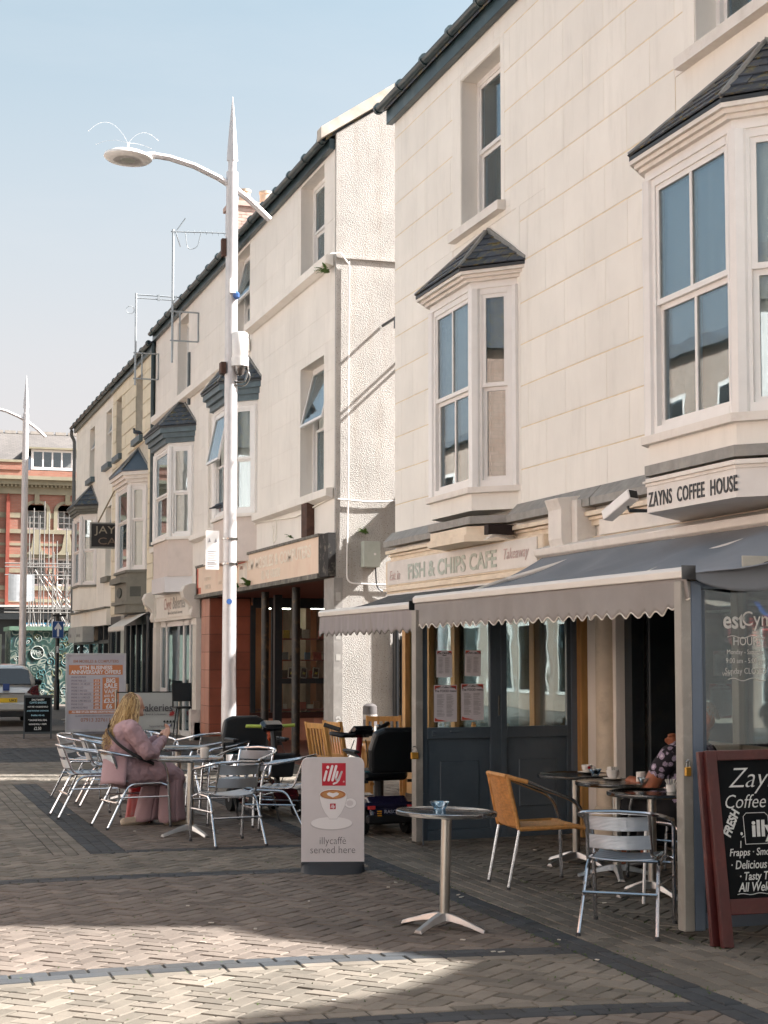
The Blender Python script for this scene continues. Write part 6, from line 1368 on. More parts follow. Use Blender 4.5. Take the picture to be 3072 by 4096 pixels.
# ---------------------------------------------------------------- cafe furniture
def dup(root, loc, rz, label=None, group=None):
    r = root.copy(); C.objects.link(r); r.location = loc; r.rotation_euler = (0, 0, rz)
    if label: r['label'] = label
    if group: r['group'] = group
    for ch in list(root.children):
        c = ch.copy(); C.objects.link(c); c.parent = r
        for g in ch.children: d = g.copy(); C.objects.link(d); d.parent = c
    return r
def metal(name, col, rough, aniso=0, bs=.05):
    return M(name, col, rough, metal=1, var=.08, ns=12, bs=bs, bsc=90)
ALU = metal('polished_aluminium_tube', 'c4c6ca', .2); ALUF = metal('ribbed_aluminium', 'b5b7ba', .32); ALUC = metal('cast_aluminium', 'b2afac', .42, bs=.2)
STEELTOP = metal('stainless_top', 'a9abad', .14); RUB = M('grey_rubber_foot', '3b3b3d', .8)
def alu_chair(label):
    t = thing('aluminium_chair', label, 'chair', (0, 0, 0), group='polished aluminium tube chairs at the cafe tables')
    L = [(-.25, .28, 0), (-.255, .25, .5), (-.262, .2, .655), (-.268, .0, .675), (-.262, -.2, .71), (-.2, -.31, .735), (0, -.345, .745)]
    P = rounded(L, .09, 5); P2 = [Vector((-p[0], p[1], p[2])) for p in P[::-1]]
    MB().tube(P+P2[1:], .0135, 8).build('arm_frame', ALU, t, smooth=True)
    for s in (-1, 1):
        MB().tube(rounded([(s*.21, .2, .43), (s*.215, -.14, .425), (s*.235, -.36, 0)], .07, 5), .0125, 8).build('leg', ALU, t, smooth=True)
        MB().tube(rounded([(s*.19, -.31, .735), (s*.185, -.2, .46), (s*.19, -.1, .45), (s*.2, .12, .452)], .06, 4), .011, 6).build('upright', ALU, t, smooth=True)
        for x, y in ((s*.25, .28), (s*.235, -.36)): MB().lathe([(.0155, 0), (.0155, .02), (.012, .022)], (x, y, 0), 8).build('foot_cap', RUB, t)
        MB().tube([(s*.256, .265, .4), (s*.21, .19, .43)], .009, 6).build('stretcher', ALU, t)
        MB().tube([(s*.253, .27, .3), (s*.224, -.23, .3)], .009, 6).build('stretcher', ALU, t)
    MB().tube([(-.255, .26, .38), (.255, .26, .38)], .01, 6).build('stretcher', ALU, t); MB().tube([(-.225, -.26, .25), (.225, -.26, .25)], .01, 6).build('stretcher', ALU, t)
    for k in range(5):
        y = .17-.083*k
        MB().grid(lambda i, j: (-.2+.4*i, y+.036-.072*j, .455-.02*math.sin(PI*i)*(1-.2*k/4)+(.004 if .15 < j < .85 else -.004)), 8, 4).build('seat_slat', ALUF, t, smooth=True, solid=.004)
    for z0 in (.515, .63):
        y0 = -.232-.035*(z0-.515)/.115
        n = 20
        def bf(i, j): return (-.188+.376*i, y0-.028*math.sin(PI*i)-.03*j+.0022*(1 if int(j*n) % 2 else -1), z0+.085*j-.006*math.sin(PI*i))
        MB().grid(bf, 8, n).build('back_slat', ALUF, t, solid=.003)
    return t
P_ = lambda x, y: (x, y, 0)
ac0 = alu_chair('aluminium chair the woman in pink sits on')
def place(o, loc, rz): o.location = loc; o.rotation_euler = (0, 0, rz)
place(ac0, P_(2.56, 15.9), R(-79))
for x, y, rz, lb in ((2.26, 17.03, -86, 'aluminium chair directly behind the woman, its back toward the left edge'),
    (2.66, 18.25, -92, 'aluminium chair in the middle of the three standing behind the woman'),
    (2.55, 19.35, -122, 'aluminium chair farthest back of the three behind the woman'),
    (3.12, 14.2, 8, 'aluminium chair with its back to the viewer at the mug table'),
    (3.72, 14.7, 58, 'aluminium chair partly hidden by the white coffee sign'),
    (3.62, 15.75, 140, 'aluminium chair between the mug table and the scooter with green grips'),
    (3.72, 17.45, 96, 'aluminium chair at the higher table behind the mug, facing left'),
    (3.9, 19.2, 20, 'aluminium chair in front of the bakery barrier, its back slats showing'),
    (3.3, 19.4, 200, 'aluminium chair mostly hidden behind the woman with the phone'),
    (4.5, 9.04, -36, 'aluminium chair with ribbed back beside the blue glazed screen'),
    (5.88, 10.97, 28, 'aluminium chair the person in the floral dress sits on')):
    dup(ac0, P_(x, y), R(rz), lb)
def bistro_table(label, hgt=.72, r=.3):
    t = thing('bistro_table', label, 'table', (0, 0, 0), group='round metal bistro tables')
    MB().lathe([(0, hgt-.03), (r-.02, hgt-.03), (r-.004, hgt-.028), (r, hgt-.02), (r, hgt-.004), (r-.005, hgt), (r-.02, hgt), (r-.024, hgt-.003), (0, hgt-.003)], (0, 0, 0), 48).build('tabletop', STEELTOP, t, smooth=True)
    MB().lathe([(.032, .07), (.032, hgt-.05), (.06, hgt-.045), (.06, hgt-.03)], (0, 0, 0), 20).build('column', metal('brushed_column', 'b9b5ae', .28), t, smooth=True)
    for k in range(4):
        a = k*PI/2; mb = MB(); mb.T = Matrix.Rotation(a, 4, 'Z')
        st = [(0.0, .04, .1, .05), (.06, .036, .095, .05), (.13, .03, .078, .04), (.2, .028, .055, .026), (.265, .026, .035, .008), (.3, .03, .022, .0)]
        vs = []; 
        for x, w_, zt, zb in st: vs += [(x, -w_, zb), (x, -w_*.55, zt), (x, w_*.55, zt), (x, w_, zb)]
        fs = [(i*4+j, i*4+(j+1) % 4, (i+1)*4+(j+1) % 4, (i+1)*4+j) for i in range(len(st)-1) for j in range(4)]+[(0, 1, 2, 3), (23, 22, 21, 20)]
        mb.add(vs, fs); mb.build('base_foot', ALUC, t, bev=.004)
    return t
t0 = bistro_table('round metal table standing alone in front with a glass bowl on it', .72, .315); place(t0, P_(3.43, 9.4), R(38)); t0.rotation_euler = (R(.9), R(1.3), R(38))
dup(t0, P_(2.93, 14.95), R(20), 'round metal table with a white mug beside the woman').rotation_euler = (0, 0, R(20))
for x, y, rz, lb in ((3.14, 16.7, 5, 'round metal table directly behind the mug table'), (2.95, 18.6, 50, 'round metal table farthest back behind the woman, mostly hidden'),
    (5.5, 11.95, 20, 'round metal table nearest the dark blue folding screen'), (5.47, 11.15, 70, 'round metal table in the middle of the cup covered three'), (5.3, 10.25, 10, 'round metal table holding the pot of sugar sticks')):
    q = dup(t0, P_(x, y), R(rz), lb); q.rotation_euler = (0, 0, R(rz))
TZ = .7175
# rattan chair
RAT = M('honey_rattan', 'b98245', .55, var=.25, ns=30, bs=.5, bsc=140); 
rc = thing('rattan_chair', 'honey coloured woven rattan chair with aluminium arms', 'chair', (0, 0, 0))
for s in (-1, 1):
    MB().tube(rounded([(s*.26, .3, 0), (s*.262, .29, .45), (s*.262, .22, .62), (s*.25, -.02, .71), (s*.24, -.16, .765)], .1, 5), .0145, 8).build('arm', ALU, rc, smooth=True)
    MB().tube([(s*.24, -.16, .765), (s*.225, -.25, .79), (s*.19, -.3, .805)], .017, 8).build('wrapped_rail', RAT, rc, smooth=True)
    MB().tube([(s*.21, -.3, 0), (s*.215, -.215, .42)], .0135, 8).build('leg', ALU, rc, smooth=True)
    MB().tube(rounded([(s*.215, -.22, .43), (s*.2, -.3, .8)], .02), .017, 8).build('wrapped_upright', RAT, rc, smooth=True)
    MB().tube([(s*.22, -.22, .43), (s*.235, .2, .44), (s*.26, .29, .43)], .017, 8).build('wrapped_rail', RAT, rc, smooth=True)
    MB().lathe([(.017, 0), (.017, .02)], (s*.26, .3, 0), 8).build('foot_cap', RUB, rc); MB().lathe([(.016, 0), (.016, .02)], (s*.21, -.3, 0), 8).build('foot_cap', RUB, rc)
MB().tube([(-.2, -.305, .805), (0, -.325, .81), (.2, -.305, .805)], .018, 8).build('wrapped_top', RAT, rc, smooth=True)
MB().tube([(-.235, .22, .44), (.235, .22, .44)], .016, 8).build('wrapped_rail', RAT, rc, smooth=True)
for k in range(34):
    z = .45+.0102*k; y = -.225-.075*(z-.45)/.35
    MB().tube([(-.205, y, z), (-.1, y-.02+.003*(k % 2), z), (0, y-.026-.003*(k % 2), z), (.1, y-.02+.003*(k % 2), z), (.205, y, z)], .0048, 4).build('weave_strand', RAT, rc, smooth=True)
for k in range(40):
    y = -.21+.0107*k; MB().tube([(-.225, y, .437), (-.1, y, .43+.003*(k % 2)), (.1, y, .43-.003*(k % 2)), (.225, y, .437)], .005, 4).build('weave_strand', RAT, rc, smooth=True)
place(rc, P_(4.73, 10.97), R(-92))
# crockery
CER = M('white_glazed_china', 'dcd7d0', .18, var=.02, coat=.3); COF = M('coffee_dregs', '4a2f1c', .4)
def cup(x, y, label, h=.062, r=.045, handle=0, saucer=True, name='coffee_cup', z=TZ, mug=False):
    t = thing(name, label, 'cup' if not mug else 'mug', (x, y, z)); zb = .008 if saucer else 0
    pr = [(.0, zb), (r*.55, zb), (r*.6, zb+.004), (r*.85, zb+h*.4), (r, zb+h), (r-.003, zb+h), (r*.8, zb+h*.45), (r*.5, zb+.008), (0, zb+.008)] if not mug else [(0, 0), (r*.92, 0), (r, .006), (r, h), (r-.004, h), (r-.005, .008), (0, .008)]
    MB().lathe(pr, (0, 0, 0), 26).build('cup_body', CER, t, world=False, smooth=True)
    a = handle; pts = [(math.cos(a)*(r*.9+q), math.sin(a)*(r*.9+q), zb+zz) for q, zz in ((0, h*.8), (.02, h*.85), (.03, h*.6), (.022, h*.35), (-.004, h*.3))]
    MB().tube(rounded(pts, .012, 3), .0045, 6).build('handle', CER, t, world=False, smooth=True)
    if saucer: MB().lathe([(0, 0), (.035, 0), (.07, .01), (.076, .014), (.074, .016), (.035, .006), (0, .006)], (0, 0, 0), 28).build('saucer', CER, t, world=False, smooth=True)
    return t
def bowl(x, y, label, r=.06, h=.045, z=TZ):
    t = thing('glass_bowl', label, 'bowl', (x, y, z))
    MB().lathe([(0, .002), (r*.55, .0), (r*.62, .006), (r*.95, h*.95), (r*1.04, h), (r*1.03, h+.005), (r*.93, h+.003), (r*.84, h*.7), (r*.5, .009), (0, .009)], (0, 0, 0), 30).build('bowl_glass', BOWLGLASS, t, world=False, smooth=True); return t
bowl(3.44, 9.5, 'empty glass bowl standing on the lone metal table', z=.716)
m_ = cup(3.05, 14.9, 'white mug on the table beside the woman', .095, .042, R(170), False, 'coffee_mug', mug=True)
c1 = cup(5.62, 12.0, 'white coffee cup with small red mark, left of the napkin cup', handle=R(-20)); MB().box(-.012, .012, -.0475, -.045, .04, .06).build('red_mark', M('cup_red', 'b8242c', .4), c1, world=False)
b1 = bowl(5.6, 11.8, 'glass bowl with dark sweet packets nearest the folding screen', .052)
for k in range(5): mb = MB(); mb.T = Matrix.Rotation(k*1.3, 4, 'Z') @ Matrix.Rotation(.5, 4, 'X'); mb.box(-.02, .025, -.012, .015, .02+.006*k, .024+.006*k); mb.build('packet', M('pk%d' % k, ['2a1c1c', '5a3a20', '1b1b22', '8a6a40', '221a18'][k], .5), b1, world=False)
c2 = cup(5.52, 11.32, 'white cup stuffed with paper napkins on its saucer', .068, .05, handle=R(20))
mb = MB(); 
for k in range(5): mb.grid(lambda i, j: (.02*math.cos(k*1.3)+.018*(i-.5)*2, .02*math.sin(k*1.3)+.01*math.sin(i*5+k), .055+.045*j), 4, 3)
mb.build('crumpled_napkin', M('napkin_white', 'd5d0c9', .9), c2, world=False, solid=.002)
c3 = cup(5.6, 11.0, 'white patterned mug beside the small glass bowl', .082, .036, R(-10), False, 'coffee_mug', mug=True)
mb = MB()
for k in range(9): z = .012+.008*k; a = -1.9+.14*math.sin(k*1.7); mb.lathe([(0, -.003), (.004, 0), (0, .003)], (.0365*math.cos(a), .0365*math.sin(a), z), 5)
mb.build('sprig_print', M('mauve_print', '8a7d8c', .6), c3, world=False)
b2 = bowl(5.56, 10.86, 'small glass bowl with ash and scraps beside the patterned mug', .055)
rk = thing('sugar_pot', 'white ribbed ramekin filled with paper sugar sticks', 'pot', (5.44, 10.22, TZ))
mb = MB(); prof = [(0, 0), (.032, 0), (.036, .045), (.038, .05), (.034, .05), (.03, .006), (0, .006)]; mb.lathe(prof, (0, 0, 0), 32)
mb.v = [(x*(1+.03*(1 if i % 2 else -1)*(1 if 0 < z < .046 else 0)), y*(1+.03*(1 if i % 2 else -1)*(1 if 0 < z < .046 else 0)), z) for i, (x, y, z) in enumerate(mb.v)]; mb.build('ramekin', CER, rk, world=False)
for k in range(16):
    a = random.uniform(0, 6.28); s = random.uniform(.1, .5); mb = MB(); mb.T = Matrix.Translation((.012*math.cos(a), .012*math.sin(a), .015)) @ Matrix.Rotation(a, 4, 'Z') @ Matrix.Rotation(s, 4, 'Y') @ Matrix.Rotation(random.uniform(0, 3), 4, 'Z'); mb.box(-.004, .004, -.001, .001, 0, .075); mb.build('sugar_stick', MATS['napkin_white'], rk, world=False)
cup(5.52, 10.12, 'white cup half hidden behind the grey post', handle=R(90)); bowl(5.47, 10.02, 'low glass bowl beside the half hidden cup', .045, .03)

# pine table and slatted chairs
def pine_chair(label):
    t = thing('pine_chair', label, 'chair', (0, 0, 0), group='slatted pine chairs at the pine table')
    for s in (-1, 1):
        MB().prism([(-.2, 0), (-.16, 0), (-.17, .45), (-.26, .95), (-.3, .95), (-.215, .45)], 0, s*.2-.016, s*.2+.016).build('rear_post', PINE, t, bev=.003)
        MB().box(s*.19-.018, s*.19+.018, .17, .205, 0, .43).build('leg', PINE, t, bev=.003)
    MB().box(-.22, .22, -.19, .22, .43, .455).build('seat', PINE, t, bev=.006)
    def cr(z0, z1, nm):
        y = lambda z: -.195-.085*(z-.45)/.5
        MB().prism([(y(z0)-.012, z0), (y(z0)+.012, z0), (y(z1)+.012, z1), (y(z1)-.012, z1)], 0, -.184, .184).build(nm, PINE, t, bev=.003)
    cr(.88, .94, 'top_rail'); cr(.54, .59, 'lower_rail')
    for k in range(5):
        x = -.132+.066*k; y = lambda z: -.195-.085*(z-.45)/.5
        MB().prism([(y(.59)-.006, .59), (y(.59)+.006, .59), (y(.88)+.006, .88), (y(.88)-.006, .88)], 0, x-.014, x+.014).build('slat', PINE, t)
    for z in (.2,): MB().box(-.18, .18, -.19, -.17, z, z+.03).build('stretcher', PINE, t); MB().box(-.2, -.18, -.17, .17, z+.04, z+.07).build('stretcher', PINE, t); MB().box(.18, .2, -.17, .17, z+.04, z+.07).build('stretcher', PINE, t)
    return t
pc = pine_chair('slatted pine chair left of the other, beside the phone shop corner'); place(pc, P_(4.95, 16.95), R(-76))
dup(pc, P_(5.22, 17.2), R(-80), 'slatted pine chair next to the pine table, right of its pair'); dup(pc, P_(5.93, 18.25), R(168), 'slatted pine chair behind the sugar shaker, facing the viewer'); dup(pc, P_(6.0, 16.3), R(70), 'slatted pine chair seen through the folding screen glass')
pt_ = thing('pine_table', 'pine table under the smaller awning with a sugar shaker', 'table', (5.68, 17.25, 0)); pt_.rotation_euler = (0, 0, R(-15))
MB().box(-.36, .36, -.6, .6, .72, .75).build('tabletop', PINE, pt_, world=False, bev=.006)
for x in (-.3, .3):
    for y in (-.53, .53): MB().box(x-.03, x+.03, y-.03, y+.03, 0, .63).build('leg', PINE, pt_, world=False, bev=.003)
MB().box(-.31, .31, -.54, -.52, .62, .72).build('apron', PINE, pt_, world=False); MB().box(-.31, .31, .52, .54, .62, .72).build('apron', PINE, pt_, world=False); MB().box(-.31, -.29, -.52, .52, .62, .72).build('apron', PINE, pt_, world=False); MB().box(.29, .31, -.52, .52, .62, .72).build('apron', PINE, pt_, world=False)
ss = thing('sugar_shaker', 'glass sugar shaker with steel top on the pine table', 'sugar shaker', (5.6, 17.5, .75))
MB().lathe([(0, 0), (.035, 0), (.037, .03), (.03, .1), (.033, .11), (.03, .112), (0, .112)], (0, 0, 0), 18).build('glass_jar', BOWLGLASS, ss, world=False, smooth=True); MB().lathe([(0, .004), (.031, .004), (.032, .05), (0, .055)], (0, 0, 0), 16).build('sugar', M('sugar_white', 'e0dcd4', .9), ss, world=False)
MB().lathe([(.034, .11), (.034, .125), (.015, .14), (0, .14)], (0, 0, 0), 16).build('steel_top', MATS['steel'], ss, world=False)
# timber menu board legs seen as second terrace item: folded chair with white legs
fc = thing('folded_chair', 'folded chair with yellow rail and white legs behind the ribbed aluminium chair', 'chair', (5.35, 9.75, 0))
for x, y, a in ((5.28, 9.75, .1), (5.33, 9.78, .1), (5.05, 9.9, .12)): MB().tube([(x, y, 0), (x+.05, y+.05, .5)], .011, 5).build('white_leg', WHITE, fc)
MB().tube([(5.28, 9.8, .5), (5.7, 9.75, .47)], .018, 6).build('yellow_rail', M('mustard_plastic', 'b58a2c', .5), fc)

# white coffee sign
iw = thing('coffee_sign', 'white pavement sign with red square logo and coffee cup picture', 'sign board', (3.49, 12.08, 0)); iw.rotation_euler = (0, 0, R(-15))
IW = M('white_plastic_sign', 'c9c3c3', .35, var=.02, ns=2, dirt='9a948e', dirt_amt=.25); w_, h0, h1, r_ = .245, .075, .885, .055
pl = [(-w_, h0), (w_, h0), (w_, h1-r_)]+[(w_-r_+r_*math.cos(a), h1-r_+r_*math.sin(a)) for a in np.linspace(.2, PI/2, 6)]+[(-w_+r_+r_*math.cos(a), h1-r_+r_*math.sin(a)) for a in np.linspace(PI/2, PI-.2, 6)]+[(-w_, h1-r_)]
ib = MB().prism(pl, 1, -.012, .012).build('board', IW, iw, world=False, bev=.003)
def E_(cx, cz, rx, rz_, n=28, a0=0, a1=2*PI): return [(cx+rx*math.cos(a), cz+rz_*math.sin(a)) for a in np.linspace(a0, a1, n+1)][:n if a1-a0 > 6.2 else n+1]
def flat(poly, m, lay, name): return MB().prism(poly, 1, -.0125-.0006*lay, -.012).build(name, m, ib, world=False)
RED = M('logo_red', 'b3122a', .4, var=.02); LW_ = M('logo_white', 'e2dcdc', .5, var=.01)
flat([(-.085, .665), (.1, .665), (.1, .84), (-.085, .84)], RED, 1, 'logo_square')
def illy(cx, cz, s, m, par, lay):
    mb = MB()
    def stroke(pts, r): 
        for (a, b) in zip(pts, pts[1:]):
            d = Vector((b[0]-a[0], b[1]-a[1])); L_ = d.length; n_ = Vector((-d.y, d.x))/L_; u = d/L_
            q = []
            for t in np.linspace(-PI/2, PI/2, 6): q.append((b[0]+(u.x*math.cos(t)+n_.x*math.sin(t))*r, b[1]+(u.y*math.cos(t)+n_.y*math.sin(t))*r))
            for t in np.linspace(PI/2, 1.5*PI, 6): q.append((a[0]+(u.x*math.cos(t)+n_.x*math.sin(t))*r, a[1]+(u.y*math.cos(t)+n_.y*math.sin(t))*r))
            mb.prism([(cx+x*s, cz+y*s) for x, y in q], 1, -.0125-.0006*lay, -.012)
    stroke([(-.4, -.28), (-.3, .12)], .055); stroke([(-.24, .3), (-.235, .32)], .065); stroke([(-.2, -.28), (-.03, .36)], .055); stroke([(-.02, -.28), (.15, .36)], .055)
    stroke([(.21, .1), (.13, -.2), (.16, -.26), (.26, -.24), (.4, .1)], .045); stroke([(.4, .1), (.28, -.25), (.18, -.38), (.03, -.44)], .04)
    return mb.build('logo_letters', m, par, world=False)
illy(.0, .755, .17, LW_, ib, 2); text('®', .018, (.078, -.0134, .69), YM, LW_, ib, world=False)
CUPW = M('print_cup_white', 'dedad9', .5, var=.01); CUPG = M('print_shadow_grey', 'b4afae', .5, var=.02)
flat(E_(-.01, .37, .165, .05), CUPG, 1, 'printed_saucer'); flat(E_(-.01, .377, .16, .047), CUPW, 2, 'printed_saucer')
flat(E_(.135, .53, .05, .042), CUPG, 1, 'printed_handle'); flat(E_(.136, .531, .045, .037), CUPW, 2, 'printed_handle'); flat(E_(.132, .53, .027, .022), IW, 3, 'printed_handle')
cp = [(-.105, .6), (-.1, .56), (-.085, .505), (-.06, .455), (-.035, .425), (-.025, .41), (.03, .41), (.04, .425), (.065, .455), (.09, .505), (.105, .56), (.11, .6)]; flat([(x*1.03, z-.003) for x, z in cp], CUPG, 2.5, 'printed_cup'); flat(cp, CUPW, 3, 'printed_cup')
flat(E_(.0, .6, .109, .042), CUPG, 3.5, 'printed_rim'); flat(E_(.0, .6, .106, .040), CUPW, 4, 'printed_rim'); flat(E_(.0, .598, .1, .036), M('print_crema', 'a5683a', .5, var=.2, ns=30), 5, 'printed_coffee'); flat(E_(.0, .597, .082, .028), M('print_crema2', 'bd8650', .5), 6, 'printed_coffee')
flat([(.0, .575), (.04, .592), (.048, .605), (.03, .615), (.0, .607), (-.03, .615), (-.048, .605), (-.04, .592)], LW_, 7, 'printed_heart')
flat([(-.022, .485), (.022, .485), (.022, .528), (-.022, .528)], RED, 5, 'small_logo'); illy(.0, .506, .038, LW_, ib, 6)
tg_ = M('sign_grey_lettering', '4a4848', .6, var=.03); text('illycaffè', .082, (0.0, -.0128, .215), YM, tg_, ib, world=False, align='CENTER', off=-.0012, sx=.88); text('served here', .082, (0.0, -.0128, .145), YM, tg_, ib, world=False, align='CENTER', off=-.0012, sx=.9)
MB().box(-.245, .245, -.02, .02, .0, .08, .005).build('base_slot', M('dark_rubber_base', '24272b', .6, bs=.2), iw, world=False)
mb = MB(); hp = [(-.25, -.0)]+[(.25*math.cos(a), -.2*math.sin(a)) for a in np.linspace(PI, 0, 14)]+[(.25*math.cos(a), .2*math.sin(a)) for a in np.linspace(0, PI, 14)]
mb.add([(x, y, 0) for x, y in hp[1:]]+[(x*.98, y*.55, .045) for x, y in hp[1:]]+[(x*.97, y*.12, .078) for x, y in hp[1:]], [])
n_ = len(hp)-1; mb.f = [tuple(range(n_-1, -1, -1)), tuple(range(2*n_, 3*n_))]+[(k*n_+i, k*n_+(i+1) % n_, (k+1)*n_+(i+1) % n_, (k+1)*n_+i) for k in (0, 1) for i in range(n_)]; mb.m = [0]*len(mb.f)
mb.build('rubber_base', MATS['dark_rubber_base'], iw, world=False, smooth=True)

# red framed chalk board
rb = thing('chalk_board', 'red framed chalkboard of the coffee house leaning before the glazed screen', 'sign board', (4.72, 8.28, 0)); RW = M('oxblood_painted_wood', '451210', .5, var=.2, ns=6, dirt='8d4a3a', dirt_amt=.3, coat=.3)
Tr = Matrix.Translation((4.72, 8.28, 0)) @ Matrix.Rotation(R(-9), 4, 'X')
def rbx(name, m, *b, par=None, T=Tr, bev=.004): mb = MB(); mb.T = T; mb.box(*b); return mb.build(name, m, par or rb, bev=bev)
rbx('frame_stile', RW, 0, .07, -.02, .02, .0, 1.13); rbx('frame_stile', RW, .68, .75, -.02, .02, .0, 1.13); rbx('frame_rail', RW, .07, .68, -.02, .018, 1.07, 1.13); rbx('frame_rail', RW, .07, .68, -.02, .018, .18, .27)
cbd = rbx('board', BBD, .07, .68, -.004, .006, .27, 1.07, bev=0)
Tr2 = Matrix.Translation((4.70, 8.33, 0)) @ Matrix.Rotation(R(-7), 4, 'X'); rbx('rear_stile', RW, -.012, .05, 0, .035, 0, 1.12, T=Tr2); rbx('rear_stile', RW, .7, .74, 0, .035, 0, 1.12, T=Tr2)
def ct(s, sz, u, v, rot=0, shear=.25, sx=.8, off=.0014, m=None):
    o = text(s, sz, (0, 0, 0), Matrix.Identity(4), m or CH, cbd, world=False, shear=shear, sx=sx, off=off, ext=.0006)
    o.data.transform(Matrix.Translation(-worldloc(cbd)) @ Tr @ Matrix.Translation((u, -.006, v)) @ Matrix.Rotation(PI/2, 4, 'X') @ Matrix.Rotation(rot, 4, 'Z'))
ct("Zayn's", .17, .13, .91, sx=1.0, off=-.002, shear=.4); ct('Coffee House', .115, .09, .79, sx=.9, off=-.001, shear=.35); ct('FRESH', .075, .115, .62, rot=R(62), shear=.1, off=.003)
ct('illy', .13, .26, .625, shear=.05, off=.004, sx=1.1); ct('Frapps · Smoothies', .06, .1, .515, shear=.25, sx=.85, off=.0005); ct('· Delicious Hot Food', .07, .1, .44, shear=.25, sx=.8, off=.0005); ct('· Tasty Treats', .066, .15, .375, shear=.3, off=.0008); ct('All Welcome', .074, .14, .31, shear=.3, off=.0008)
mb = MB(); mb.T = Tr; q = [(u, -.0065, v) for u, v in ((.215, .58), (.215, .74), (.235, .76), (.36, .76), (.38, .74), (.38, .6), (.36, .58), (.235, .58))]; mb.tube(q+[q[0]], .002, 4); mb.tube([(.13+.3*t, -.0065, .295+.004*math.sin(t*16)) for t in np.linspace(0, 1, 16)], .0022, 4); mb.tube([(.18, -.0065, .56), (.185, -.0065, .6)], .003, 4); mb.tube([(.195, -.0065, .62), (.215, -.0065, .63)], .002, 4); mb.build('chalk_line', CH, cbd)
ct('·', .12, .182, .6, shear=0, off=.002)

